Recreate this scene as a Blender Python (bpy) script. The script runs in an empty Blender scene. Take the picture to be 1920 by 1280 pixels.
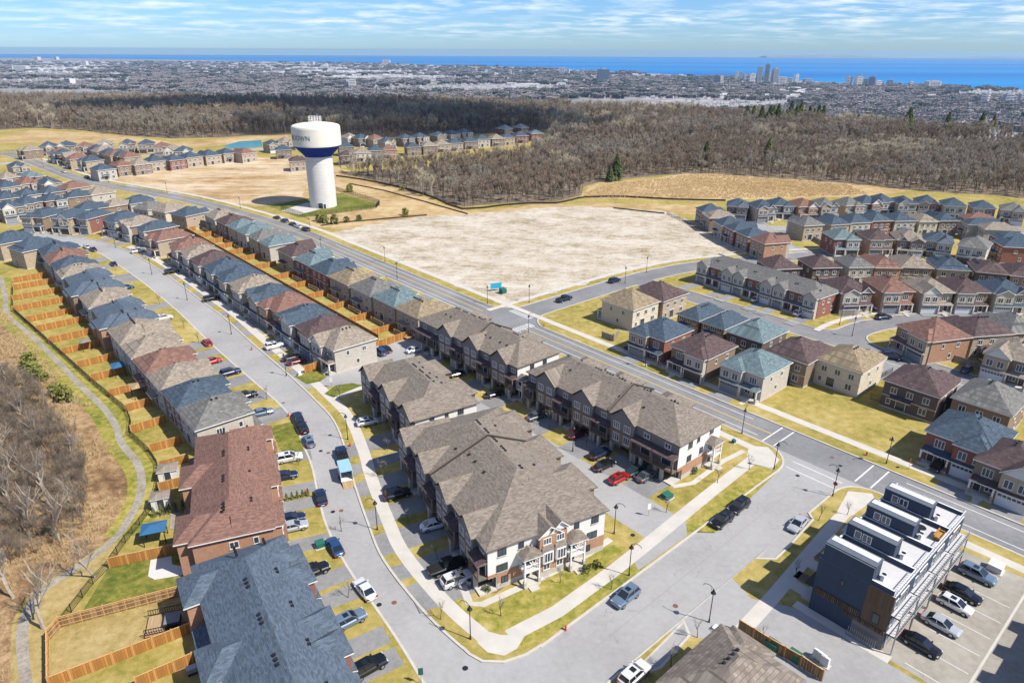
import bpy, math, random
import numpy as np
from mathutils import Vector, geometry
R = math.radians
random.seed(11)
S = bpy.context.scene
C = S.collection
# ------------------------------------------------------------------ camera
cam = bpy.data.cameras.new('camera'); camo = bpy.data.objects.new('camera', cam); C.objects.link(camo)
cam.sensor_width = 36; cam.lens = 24; cam.clip_start = 1; cam.clip_end = 90000
camo.location = (0, 0, 70.0)
camo.rotation_mode = 'XYZ'
from mathutils import Matrix
camo.rotation_euler = (Matrix.Rotation(R(90 - 23.14), 3, 'X') @ Matrix.Rotation(R(0.25), 3, 'Z')).to_euler()
S.camera = camo
# ------------------------------------------------------------------ light
SUN_AZ, SUN_EL = -25.0, 50.0            # degrees from +X, above the horizon
sd = Vector((math.cos(R(SUN_EL)) * math.cos(R(SUN_AZ)), math.cos(R(SUN_EL)) * math.sin(R(SUN_AZ)), math.sin(R(SUN_EL))))
sl = bpy.data.lights.new('sun', 'SUN'); sl.energy = 5.0; sl.angle = R(0.53); sl.color = (1.0, 0.95, 0.87)
so = bpy.data.objects.new('sun', sl); C.objects.link(so)
so.rotation_euler = (-sd).to_track_quat('-Z', 'Y').to_euler(); so.location = (100, -50, 200)
W = bpy.data.worlds.new('World'); S.world = W; W.use_nodes = True
wn = W.node_tree.nodes; wl = W.node_tree.links; wn.clear()
def node(tree, t, **kw):
    n = tree.nodes.new(t)
    for k, v in kw.items():
        if k in n.inputs: n.inputs[k].default_value = v
        else: setattr(n, k, v)
    return n
wt = W.node_tree
sky = node(wt, 'ShaderNodeTexSky', sky_type='NISHITA', sun_disc=False, sun_elevation=R(SUN_EL), sun_rotation=R(90 - SUN_AZ),
           altitude=300.0, air_density=1.0, dust_density=0.3, ozone_density=4.0)
tc = node(wt, 'ShaderNodeTexCoord')
sep = node(wt, 'ShaderNodeSeparateXYZ'); wl.new(tc.outputs['Generated'], sep.inputs[0])
zz = node(wt, 'ShaderNodeMath', operation='MAXIMUM'); wl.new(sep.outputs['Z'], zz.inputs[0]); zz.inputs[1].default_value = 0.0
za = node(wt, 'ShaderNodeMath', operation='ADD'); wl.new(zz.outputs[0], za.inputs[0]); za.inputs[1].default_value = 0.075
dv = node(wt, 'ShaderNodeVectorMath', operation='DIVIDE'); wl.new(tc.outputs['Generated'], dv.inputs[0])
cmb = node(wt, 'ShaderNodeCombineXYZ'); wl.new(za.outputs[0], cmb.inputs[0]); wl.new(za.outputs[0], cmb.inputs[1]); cmb.inputs[2].default_value = 1.0
wl.new(cmb.outputs[0], dv.inputs[1])
fl = node(wt, 'ShaderNodeVectorMath', operation='MULTIPLY'); wl.new(dv.outputs[0], fl.inputs[0]); fl.inputs[1].default_value = (1.1, 1.15, 0.0)
n1 = node(wt, 'ShaderNodeTexNoise', Scale=1.7, Detail=9.0, Roughness=0.6, Distortion=0.15); wl.new(fl.outputs[0], n1.inputs['Vector'])
cr = node(wt, 'ShaderNodeMapRange'); wl.new(n1.outputs[0], cr.inputs[0])
for i, v in enumerate((0.44, 0.72, 0.0, 1.0)): cr.inputs[i + 1].default_value = v
tint = node(wt, 'ShaderNodeMix', data_type='RGBA', blend_type='MULTIPLY'); tint.inputs[0].default_value = 1.0
wl.new(sky.outputs[0], tint.inputs[6]); tint.inputs[7].default_value = (0.55, 0.82, 1.25, 1)
mx = node(wt, 'ShaderNodeMix', data_type='RGBA'); fz = node(wt, 'ShaderNodeMapRange', interpolation_type='SMOOTHSTEP'); wl.new(sep.outputs['Z'], fz.inputs[0]); fz.inputs[1].default_value = 0.002; fz.inputs[2].default_value = 0.035
n2 = node(wt, 'ShaderNodeTexNoise', Scale=0.55, Detail=3.0, Roughness=0.5); wl.new(fl.outputs[0], n2.inputs['Vector'])
c2 = node(wt, 'ShaderNodeMapRange'); wl.new(n2.outputs[0], c2.inputs[0]); c2.inputs[1].default_value = 0.36; c2.inputs[2].default_value = 0.6; c2.inputs[3].default_value = 0.25
m1_ = node(wt, 'ShaderNodeMath', operation='MULTIPLY'); wl.new(cr.outputs[0], m1_.inputs[0]); wl.new(c2.outputs[0], m1_.inputs[1])
m2_ = node(wt, 'ShaderNodeMath', operation='MULTIPLY'); wl.new(m1_.outputs[0], m2_.inputs[0]); wl.new(fz.outputs[0], m2_.inputs[1]); wl.new(m2_.outputs[0], mx.inputs[0]); wl.new(tint.outputs[2], mx.inputs[6]); mx.inputs[7].default_value = (8.6, 9.0, 9.4, 1)
bg = node(wt, 'ShaderNodeBackground'); bg.inputs[1].default_value = 0.088; wl.new(mx.outputs[2], bg.inputs[0])
wo = node(wt, 'ShaderNodeOutputWorld'); wl.new(bg.outputs[0], wo.inputs[0])
S.view_settings.view_transform = 'Standard'; S.view_settings.look = 'None'; S.view_settings.gamma = 1.0
S.view_settings.use_curve_mapping = False; S.view_settings.exposure = 0.52
S.render.engine = 'CYCLES'
S.cycles.use_denoising = True
S.cycles.max_bounces = 5; S.cycles.diffuse_bounces = 2; S.cycles.glossy_bounces = 2; S.cycles.transmission_bounces = 2
S.cycles.volume_bounces = 0; S.cycles.caustics_reflective = False; S.cycles.caustics_refractive = False
# ------------------------------------------------------------------ materials
MATS = {}
def mat_base(name, rough=0.85, spec=0.25, metal=0.0):
    m = bpy.data.materials.new(name); m.use_nodes = True; MATS[name] = m
    b = m.node_tree.nodes['Principled BSDF']
    b.inputs['Roughness'].default_value = rough; b.inputs['Specular IOR Level'].default_value = spec; b.inputs['Metallic'].default_value = metal
    return m, m.node_tree, b
def plain(name, col, rough=0.8, spec=0.25, metal=0.0, var=0.12, scale=1.5, bump=0.0):
    m, t, b = mat_base(name, rough, spec, metal)
    if var <= 0:
        b.inputs['Base Color'].default_value = (*col, 1); return m
    tcn = node(t, 'ShaderNodeTexCoord'); nz = node(t, 'ShaderNodeTexNoise', Scale=scale, Detail=6.0, Roughness=0.65)
    t.links.new(tcn.outputs['Object'], nz.inputs['Vector'])
    rp = node(t, 'ShaderNodeMix', data_type='RGBA'); mr = node(t, 'ShaderNodeMapRange')
    t.links.new(nz.outputs[0], mr.inputs[0]); mr.inputs[1].default_value = 0.3; mr.inputs[2].default_value = 0.7
    t.links.new(mr.outputs[0], rp.inputs[0])
    rp.inputs[6].default_value = (*[c * (1 - var) for c in col], 1); rp.inputs[7].default_value = (*[min(1, c * (1 + var)) for c in col], 1)
    t.links.new(rp.outputs[2], b.inputs['Base Color'])
    if bump:
        bp = node(t, 'ShaderNodeBump', Strength=bump, Distance=0.05); t.links.new(nz.outputs[0], bp.inputs['Height']); t.links.new(bp.outputs[0], b.inputs['Normal'])
    return m
def ramp(t, fac, stops):
    r = node(t, 'ShaderNodeValToRGB'); el = r.color_ramp.elements
    el[0].position, el[0].color = stops[0][0], (*stops[0][1], 1)
    el[1].position, el[1].color = stops[-1][0], (*stops[-1][1], 1)
    for p, c in stops[1:-1]:
        e = el.new(p); e.color = (*c, 1)
    t.links.new(fac, r.inputs[0]); return r.outputs[0]
def ground(name, stops, s1=0.06, s2=0.9, w2=0.35, rough=0.95, bump=0.25, stretch=(1, 1, 1), fine=6.0, wf=0.2, ang=0.0, con=1.9):
    """patchy ground: big patches + clumps + fine grain, all in world metres"""
    m, t, b = mat_base(name, rough, 0.1)
    g = node(t, 'ShaderNodeNewGeometry'); mp = node(t, 'ShaderNodeMapping'); mp.inputs['Scale'].default_value = stretch; mp.inputs['Rotation'].default_value = (0, 0, ang)
    t.links.new(g.outputs['Position'], mp.inputs[0])
    ns = []
    for s, d in ((s1, 5), (s2, 5), (fine, 3)):
        n = node(t, 'ShaderNodeTexNoise', Scale=s, Detail=float(d), Roughness=0.65); t.links.new(mp.outputs[0], n.inputs['Vector']); ns.append(n)
    def mixv(a, bb, f):
        k = node(t, 'ShaderNodeMix', data_type='FLOAT'); k.inputs[0].default_value = f
        t.links.new(a, k.inputs[2]); t.links.new(bb, k.inputs[3]); return k.outputs[0]
    v = mixv(mixv(ns[0].outputs[0], ns[1].outputs[0], w2), ns[2].outputs[0], wf)
    k2 = node(t, 'ShaderNodeMapRange', clamp=False); t.links.new(v, k2.inputs[0]); k2.inputs[1].default_value = 0.5 - 0.5 / con; k2.inputs[2].default_value = 0.5 + 0.5 / con
    t.links.new(ramp(t, k2.outputs[0], stops), b.inputs['Base Color'])
    if bump:
        bp = node(t, 'ShaderNodeBump', Strength=bump, Distance=0.25); t.links.new(mixv(ns[1].outputs[0], ns[2].outputs[0], 0.5), bp.inputs['Height']); t.links.new(bp.outputs[0], b.inputs['Normal'])
    return m
def shingle(name, col, var=0.26):
    m, t, b = mat_base(name, 0.9, 0.15)
    uv = node(t, 'ShaderNodeUVMap'); uv.uv_map = 'uv'
    bk = node(t, 'ShaderNodeTexBrick', Scale=1.0); bk.offset = 0.5
    bk.inputs['Brick Width'].default_value = 0.52; bk.inputs['Row Height'].default_value = 0.19; bk.inputs['Mortar Size'].default_value = 0.012
    bk.inputs['Color1'].default_value = (*[c * (1 - var) for c in col], 1); bk.inputs['Color2'].default_value = (*[min(1, c * (1 + var)) for c in col], 1)
    bk.inputs['Mortar'].default_value = (*[c * 0.55 for c in col], 1); bk.inputs['Bias'].default_value = 0.0
    t.links.new(uv.outputs[0], bk.inputs['Vector'])
    mp = node(t, 'ShaderNodeMapping'); mp.inputs['Scale'].default_value = (0.7, 2.2, 1); t.links.new(uv.outputs[0], mp.inputs[0])
    nz = node(t, 'ShaderNodeTexNoise', Scale=1.1, Detail=6.0, Roughness=0.7); t.links.new(mp.outputs[0], nz.inputs['Vector'])
    mr = node(t, 'ShaderNodeMapRange'); t.links.new(nz.outputs[0], mr.inputs[0])
    for i, v in enumerate((0.25, 0.75, 0.8, 1.2)): mr.inputs[i + 1].default_value = v
    ml = node(t, 'ShaderNodeMix', data_type='RGBA', blend_type='MULTIPLY'); ml.inputs[0].default_value = 1.0
    t.links.new(bk.outputs['Color'], ml.inputs[6]); t.links.new(mr.outputs[0], ml.inputs[7])
    t.links.new(ml.outputs[2], b.inputs['Base Color'])
    bp = node(t, 'ShaderNodeBump', Strength=0.5, Distance=0.03); t.links.new(nz.outputs[0], bp.inputs['Height']); t.links.new(bp.outputs[0], b.inputs['Normal'])
    return m
def brick(name, col, mortar=None, var=0.16, bw=0.23, bh=0.075):
    m, t, b = mat_base(name, 0.9, 0.15)
    uv = node(t, 'ShaderNodeUVMap'); uv.uv_map = 'uv'
    bk = node(t, 'ShaderNodeTexBrick', Scale=1.0)
    bk.inputs['Brick Width'].default_value = bw; bk.inputs['Row Height'].default_value = bh; bk.inputs['Mortar Size'].default_value = 0.008
    bk.inputs['Color1'].default_value = (*[c * (1 - var) for c in col], 1); bk.inputs['Color2'].default_value = (*[min(1, c * (1 + var)) for c in col], 1)
    bk.inputs['Mortar'].default_value = (*(mortar or [min(1, c * .85 + .05) for c in col]), 1)
    t.links.new(uv.outputs[0], bk.inputs['Vector'])
    nz = node(t, 'ShaderNodeTexNoise', Scale=0.9, Detail=5.0); t.links.new(uv.outputs[0], nz.inputs['Vector'])
    mr = node(t, 'ShaderNodeMapRange'); t.links.new(nz.outputs[0], mr.inputs[0])
    for i, v in enumerate((0.3, 0.7, 0.93, 1.07)): mr.inputs[i + 1].default_value = v
    ml = node(t, 'ShaderNodeMix', data_type='RGBA', blend_type='MULTIPLY'); ml.inputs[0].default_value = 1.0
    t.links.new(bk.outputs['Color'], ml.inputs[6]); t.links.new(mr.outputs[0], ml.inputs[7]); t.links.new(ml.outputs[2], b.inputs['Base Color'])
    return m
def planked(name, col, pitch=0.15, var=0.3, vertical=True, gap=0.4):
    """boards side by side along u (vertical) or v (horizontal siding), each with its own tone"""
    m, t, b = mat_base(name, 0.85, 0.15)
    uv = node(t, 'ShaderNodeUVMap'); uv.uv_map = 'uv'
    bk = node(t, 'ShaderNodeTexBrick', Scale=1.0); bk.offset = 0.0
    bk.inputs['Brick Width'].default_value = pitch if vertical else 4.0; bk.inputs['Row Height'].default_value = 3.0 if vertical else pitch
    bk.inputs['Mortar Size'].default_value = pitch * 0.06
    bk.inputs['Color1'].default_value = (*[c * (1 - var) for c in col], 1); bk.inputs['Color2'].default_value = (*[min(1, c * (1 + var)) for c in col], 1)
    bk.inputs['Mortar'].default_value = (*[c * gap for c in col], 1)
    t.links.new(uv.outputs[0], bk.inputs['Vector']); t.links.new(bk.outputs['Color'], b.inputs['Base Color'])
    return m
ROOFC = {'B': ('charcoal blue', (0.060, 0.083, 0.108)), 'T': ('taupe', (0.245, 0.205, 0.16)), 'R': ('red-brown', (0.19, 0.106, 0.082)),
         'N': ('dark brown', (0.095, 0.066, 0.064)), 'G': ('grey', (0.150, 0.145, 0.135)), 'L': ('teal', (0.125, 0.17, 0.178)), 'A': ('tan', (0.235, 0.185, 0.120)),
         'H': ('taupe', (0.198, 0.166, 0.134)), 'S': ('slate blue', (0.085, 0.110, 0.140))}
for k, (n_, c_) in ROOFC.items(): shingle('roof_' + k, c_)
WALLC = {'beige': ('beige brick', (0.38, 0.30, 0.21)), 'brown': ('brown brick', (0.23, 0.165, 0.115)), 'red': ('red brick', (0.235, 0.098, 0.068)),
         'stone': ('pale stone', (0.44, 0.40, 0.34)), 'cream': ('cream', (0.55, 0.49, 0.38)), 'orange': ('orange brick', (0.37, 0.205, 0.125)), 'dark': ('dark brick', (0.115, 0.085, 0.075))}
for k, (n_, c_) in WALLC.items(): brick('wall_' + k, c_)
planked('siding_white', (0.66, 0.64, 0.60), 0.16, 0.05, False, 0.75)
planked('siding_grey', (0.20, 0.185, 0.175), 0.16, 0.08, False, 0.7)
plain('wall_siding_white', (0.62, 0.60, 0.56), var=0.06)
plain('trim', (0.70, 0.68, 0.64), 0.6, var=0.05)
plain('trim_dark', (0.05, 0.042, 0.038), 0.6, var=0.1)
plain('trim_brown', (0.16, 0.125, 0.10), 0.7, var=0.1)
plain('garage_white', (0.62, 0.62, 0.62), 0.5, var=0.04); plain('garage_dark', (0.075, 0.06, 0.05), 0.5, var=0.1); plain('garage_grey', (0.24, 0.25, 0.27), 0.5, var=0.05)
plain('door', (0.06, 0.05, 0.05), 0.5, var=0.1)
m, t_, b_ = mat_base('glass', 0.12, 0.7); b_.inputs['Base Color'].default_value = (0.035, 0.055, 0.075, 1)
plain('metal_black', (0.015, 0.015, 0.017), 0.45, 0.5, var=0.1); plain('metal_grey', (0.35, 0.36, 0.37), 0.4, 0.5, 0.6, var=0.08)
plain('concrete', (0.46, 0.43, 0.38), 0.9, var=0.10, scale=0.35); plain('kerb', (0.44, 0.41, 0.36), 0.9, var=0.1, scale=0.6)
plain('paver_white', (0.50, 0.48, 0.455), 0.9, var=0.06)
planked('wood_fence', (0.44, 0.20, 0.055), 0.15, 0.28, True, 0.45); planked('wood_fence_old', (0.26, 0.165, 0.085), 0.15, 0.35, True, 0.4); planked('wood_fence_grey', (0.30, 0.27, 0.23), 0.15, 0.15, True, 0.5)
plain('wood_rail', (0.50, 0.29, 0.12), 0.8, var=0.15); planked('deck', (0.36, 0.25, 0.14), 0.14, 0.15, True, 0.5); planked('deck_old', (0.25, 0.21, 0.17), 0.14, 0.15)
ground('lawn', [(0.25, (0.14, 0.135, 0.028)), (0.42, (0.245, 0.205, 0.052)), (0.56, (0.335, 0.262, 0.085)), (0.75, (0.43, 0.345, 0.16))], 0.05, 0.55, 0.5)
ground('lawn_green', [(0.3, (0.050, 0.080, 0.014)), (0.5, (0.125, 0.135, 0.025)), (0.7, (0.27, 0.22, 0.055))], 0.12, 0.9, 0.5)
ground('lawn_olive', [(0.22, (0.075, 0.10, 0.018)), (0.42, (0.19, 0.185, 0.034)), (0.58, (0.30, 0.25, 0.062)), (0.76, (0.41, 0.335, 0.14))], 0.10, 0.8, 0.5)
ground('dry_lawn', [(0.3, (0.19, 0.145, 0.05)), (0.5, (0.30, 0.225, 0.085)), (0.7, (0.39, 0.30, 0.14))], 0.10, 0.9, 0.5)
ground('meadow', [(0.25, (0.075, 0.045, 0.026)), (0.42, (0.19, 0.115, 0.058)), (0.56, (0.33, 0.22, 0.115)), (0.75, (0.50, 0.37, 0.22))], 0.055, 0.45, 0.5, bump=0.8, fine=3.0)
ground('field', [(0.25, (0.21, 0.135, 0.055)), (0.45, (0.35, 0.24, 0.11)), (0.6, (0.44, 0.325, 0.17)), (0.76, (0.52, 0.42, 0.27))], 0.03, 0.22, 0.45, bump=0.5, fine=2.0)
ground('dirt', [(0.24, (0.175, 0.13, 0.066)), (0.38, (0.285, 0.23, 0.145)), (0.48, (0.40, 0.345, 0.265)), (0.6, (0.49, 0.44, 0.36)), (0.75, (0.56, 0.515, 0.44))], 0.075, 0.35, 0.45, stretch=(0.75, 1.15, 1), fine=1.3, ang=0.3, wf=0.3, con=1.7)
ground('dirt_tan', [(0.28, (0.22, 0.13, 0.055)), (0.42, (0.36, 0.25, 0.125)), (0.55, (0.48, 0.37, 0.24)), (0.72, (0.57, 0.48, 0.36))], 0.03, 0.16, 0.4, stretch=(0.55, 1.2, 1), fine=1.2)
ground('wood_floor', [(0.3, (0.10, 0.075, 0.055)), (0.5, (0.16, 0.125, 0.09)), (0.7, (0.25, 0.195, 0.135))], 0.03, 0.3, 0.5)
ground('asphalt', con=1.9, stops=[(0.3, (0.255, 0.25, 0.242)), (0.5, (0.300, 0.294, 0.285)), (0.7, (0.335, 0.33, 0.322))], s1=0.06, s2=1.2, w2=0.35, bump=0.05, fine=9.0)
ground('asphalt_dark', con=1.9, stops=[(0.3, (0.150, 0.150, 0.152)), (0.5, (0.190, 0.189, 0.190)), (0.7, (0.235, 0.233, 0.232))], s1=0.06, s2=1.2, w2=0.35, bump=0.05, fine=9.0)
ground('drive', [(0.3, (0.17, 0.168, 0.165)), (0.5, (0.215, 0.212, 0.208)), (0.7, (0.26, 0.256, 0.25))], 0.15, 1.5, 0.4, bump=0.05, fine=9.0)
ground('lot', [(0.3, (0.23, 0.21, 0.175)), (0.5, (0.295, 0.27, 0.23)), (0.7, (0.35, 0.325, 0.28))], 0.1, 1.0, 0.4, bump=0.05, fine=9.0)
ground('gravel', [(0.3, (0.18, 0.155, 0.12)), (0.5, (0.27, 0.24, 0.195)), (0.7, (0.36, 0.33, 0.28))], 0.3, 2.0, 0.5, bump=0.3, fine=12.0)
plain('paint_white', (0.55, 0.55, 0.54), 0.8, var=0.15, scale=4.0); plain('paint_yellow', (0.62, 0.40, 0.045), 0.8, var=0.15, scale=4.0)
m, t_, b_ = mat_base('pond_water', 0.25, 0.3); b_.inputs['Base Color'].default_value = (0.06, 0.22, 0.26, 1)
# ------------------------------------------------------------------ mesh helpers
class MB:
    def __init__(s): s.v = []; s.f = []; s.m = []; s.mats = []
    def mi(s, mat):
        if mat not in s.mats: s.mats.append(mat)
        return s.mats.index(mat)
    def face(s, pts, mat):
        n = len(s.v); s.v += [tuple(p) for p in pts]; s.f.append(tuple(range(n, n + len(pts)))); s.m.append(s.mi(mat))
    def box(s, x0, x1, y0, y1, z0, z1, mat, top=None, bottom=True):
        a = [(x0, y0), (x1, y0), (x1, y1), (x0, y1)]
        s.prism(a, z0, z1, mat, top, bottom)
    def prism(s, poly, z0, z1, mat, top=None, bottom=True):
        n = len(poly)
        for i in range(n):
            p, q = poly[i], poly[(i + 1) % n]
            s.face([(p[0], p[1], z0), (q[0], q[1], z0), (q[0], q[1], z1), (p[0], p[1], z1)], mat)
        s.face([(p[0], p[1], z1) for p in poly], top or mat)
        if bottom: s.face([(p[0], p[1], z0) for p in reversed(poly)], mat)
    def tube(s, p, q, r0, r1, mat, n=6, caps=True):
        p, q = Vector(p), Vector(q); d = (q - p)
        if d.length < 1e-6: return
        d.normalize(); a = d.orthogonal().normalized(); b = d.cross(a)
        A = [p + (a * math.cos(2 * math.pi * i / n) + b * math.sin(2 * math.pi * i / n)) * r0 for i in range(n)]
        B = [q + (a * math.cos(2 * math.pi * i / n) + b * math.sin(2 * math.pi * i / n)) * r1 for i in range(n)]
        for i in range(n): s.face([A[i], A[(i + 1) % n], B[(i + 1) % n], B[i]], mat)
        if caps: s.face(B, mat); s.face(A[::-1], mat)
    def lathe(s, prof, mat, n=48, mats=None):
        for k in range(len(prof) - 1):
            (r0, z0), (r1, z1) = prof[k], prof[k + 1]; mm = mats[k] if mats else mat
            for i in range(n):
                a, b = 2 * math.pi * i / n, 2 * math.pi * (i + 1) / n
                P0 = (r0 * math.cos(a), r0 * math.sin(a), z0); P1 = (r0 * math.cos(b), r0 * math.sin(b), z0)
                Q1 = (r1 * math.cos(b), r1 * math.sin(b), z1); Q0 = (r1 * math.cos(a), r1 * math.sin(a), z1)
                if r1 < 1e-6: s.face([P0, P1, Q0], mm)
                elif r0 < 1e-6: s.face([P0, Q1, Q0], mm)
                else: s.face([P0, P1, Q1, Q0], mm)
    def mesh(s, name, uv=True, smooth=False):
        me = bpy.data.meshes.new(name); me.from_pydata(s.v, [], s.f)
        for k in s.mats: me.materials.append(MATS[k])
        me.polygons.foreach_set('material_index', s.m)
        if smooth: me.polygons.foreach_set('use_smooth', [True] * len(s.f))
        if uv and s.f:
            lay = me.uv_layers.new(name='uv'); out = []
            V = s.v
            for f in s.f:
                p0, p1, p2 = V[f[0]], V[f[1]], V[f[2]]
                ax, ay, az = p1[0] - p0[0], p1[1] - p0[1], p1[2] - p0[2]; bx, by, bz = p2[0] - p0[0], p2[1] - p0[1], p2[2] - p0[2]
                nx, ny, nz = ay * bz - az * by, az * bx - ax * bz, ax * by - ay * bx
                l = math.sqrt(nx * nx + ny * ny + nz * nz) or 1; nx, ny, nz = nx / l, ny / l, nz / l
                h = math.hypot(nx, ny)
                if h < 0.15:
                    for i in f: out += (V[i][0], V[i][1])
                else:
                    tx, ty = -ny / h, nx / h
                    ux, uy, uz = -nz * ty, nz * tx, nx * ty - ny * tx
                    for i in f:
                        p = V[i]; out += (p[0] * tx + p[1] * ty, abs(p[0] * ux + p[1] * uy + p[2] * uz))
            lay.data.foreach_set('uv', out)
        me.update(); return me
    def obj(s, name, parent=None, loc=None, rot=None, **kw):
        return link(name, s.mesh(name, **kw), parent, loc, rot)
def link(name, me, parent=None, loc=None, rot=None):
    o = bpy.data.objects.new(name, me); C.objects.link(o)
    if parent: o.parent = parent
    if loc is not None: o.location = loc
    if rot is not None: o.rotation_euler = (0, 0, rot)
    return o
def tag(o, label=None, cat=None, group=None, kind=None):
    if label: o['label'] = label
    if cat: o['category'] = cat
    if group: o['group'] = group
    if kind: o['kind'] = kind
    return o
def empty(name, loc, rot, label, cat, group=None):
    o = bpy.data.objects.new(name, None); C.objects.link(o); o.location = loc; o.rotation_euler = (0, 0, rot); o.empty_display_size = 0.5
    return tag(o, label, cat, group)
def copy_tree(o, parent=None):
    c = o.copy(); C.objects.link(c); c.parent = parent
    for ch in o.children: copy_tree(ch, c)
    return c
ORD = lambda n: f"{n}{'th' if 10 <= n % 100 <= 20 else {1: 'st', 2: 'nd', 3: 'rd'}.get(n % 10, 'th')}"
def smooth(pts, n=6):
    out = []
    for i in range(len(pts) - 1):
        p0 = pts[max(i - 1, 0)]; p1 = pts[i]; p2 = pts[i + 1]; p3 = pts[min(i + 2, len(pts) - 1)]
        for k in range(n):
            t = k / n
            out.append(tuple(0.5 * ((2 * b) + (-a + c) * t + (2 * a - 5 * b + 4 * c - d) * t * t + (-a + 3 * b - 3 * c + d) * t ** 3) for a, b, c, d in zip(p0, p1, p2, p3)))
    out.append(tuple(pts[-1])); return out
def offset(pts, d):
    """polyline moved d to its left"""
    out = []
    for i, p in enumerate(pts):
        a = pts[max(i - 1, 0)]; b = pts[min(i + 1, len(pts) - 1)]
        tx, ty = b[0] - a[0], b[1] - a[1]; l = math.hypot(tx, ty) or 1
        out.append((p[0] - ty / l * d, p[1] + tx / l * d))
    return out
def inside(p, poly):
    x, y = p; c = False; n = len(poly); j = n - 1
    for i in range(n):
        xi, yi = poly[i]; xj, yj = poly[j]
        if (yi > y) != (yj > y) and x < (xj - xi) * (y - yi) / (yj - yi) + xi: c = not c
        j = i
    return c
def sheet(name, poly, z, mat, label=None, kind='structure', holes=()):
    tri = geometry.tessellate_polygon([[Vector((p[0], p[1], 0)) for p in poly]])
    me = bpy.data.meshes.new(name); me.from_pydata([(p[0], p[1], z) for p in poly], [], [tuple(t) for t in tri]); me.materials.append(MATS[mat])
    bm_fix_up(me)
    return tag(link(name, me), label, kind=kind)
def bm_fix_up(me):
    for p in me.polygons:
        if p.normal.z < 0: p.flip()
    me.update()
def strip_poly(pts, d0, d1):
    return offset(pts, d0) + offset(pts, d1)[::-1]
AX, BX = (math.cos(R(41.3)), math.sin(R(41.3))), (-math.sin(R(41.3)), math.cos(R(41.3)))
def AB(a, b): return (a * AX[0] + b * BX[0], a * AX[1] + b * BX[1])   # the town's street grid: a along the cross street, b along the main road
# ------------------------------------------------------------------ ground, roads
RZ = -0.12
r1_up = [AB(121.1, -90), AB(121.1, -20), AB(121.1, 60), AB(121.1, 150), AB(121.1, 240), AB(121.0, 268), (-117.7, 310.7), (-162.5, 347.7), (-222.0, 385.2), (-256.8, 410.6), (-340.2, 489.6), (-375.0, 513.0), (-465.9, 569.7)]
r1_up = r1_up[:4] + smooth(r1_up[4:], 6)
r1_lo = offset(r1_up, 8.7)
r1_mid = offset(r1_up, 4.35)
r2_l = smooth([(1.5, 40.0), (-10.4, 59.3), (-16.0, 67.9), (-24.2, 79.5), (-29.5, 88.7), (-32.8, 96.4), (-36.3, 105.3), (-39.4, 111.6), (-44.5, 121.7), (-49.8, 129.2), (-59.0, 139.9), (-76.5, 160.2), (-98.0, 186.4), (-122.2, 213.7), (-141.1, 233.5), (-155.4, 247.2), (-172.5, 259.1), (-190.0, 263.7)], 5)
r2_r = smooth([(-5.2, 63.7), (-11.4, 70.3), (-18.9, 80.7), (-23.0, 89.4), (-27.9, 101.2), (-31.0, 109.8), (-36.2, 121.8), (-42.5, 131.0), (-52.5, 144.1), (-67.9, 163.0), (-81.5, 180.2), (-93.1, 193.4), (-113.4, 216.6), (-132.4, 237.0), (-146.7, 250.3), (-158.9, 260.1), (-173.6, 268.1), (-200.0, 279.1)], 5)
def fillet(a, b, sa, sb, r, n=8):
    cx, cy = a + sa * r, b + sb * r
    return [AB(a - sa * .3, b - sb * .3), AB(a + sa * r, b - sb * .3)] + [AB(cx - sa * r * math.sin(math.pi / 2 * k / n), cy - sb * r * math.cos(math.pi / 2 * k / n)) for k in range(n + 1)] + [AB(a - sa * .3, b + sb * r)]
r4_up = smooth([AB(118, 141.1), AB(150, 141.1), AB(171, 140.8), AB(190, 139), AB(207.6, 134.6), AB(236, 122), AB(262, 108)], 5)
r4_lo = offset(r4_up, -9.1)
r5b_up = smooth([AB(176, 71.6), AB(183, 71.6), AB(191.5, 70.3), AB(203, 66), AB(218.7, 57.8), AB(250, 38), AB(280, 18)], 5)
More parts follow.
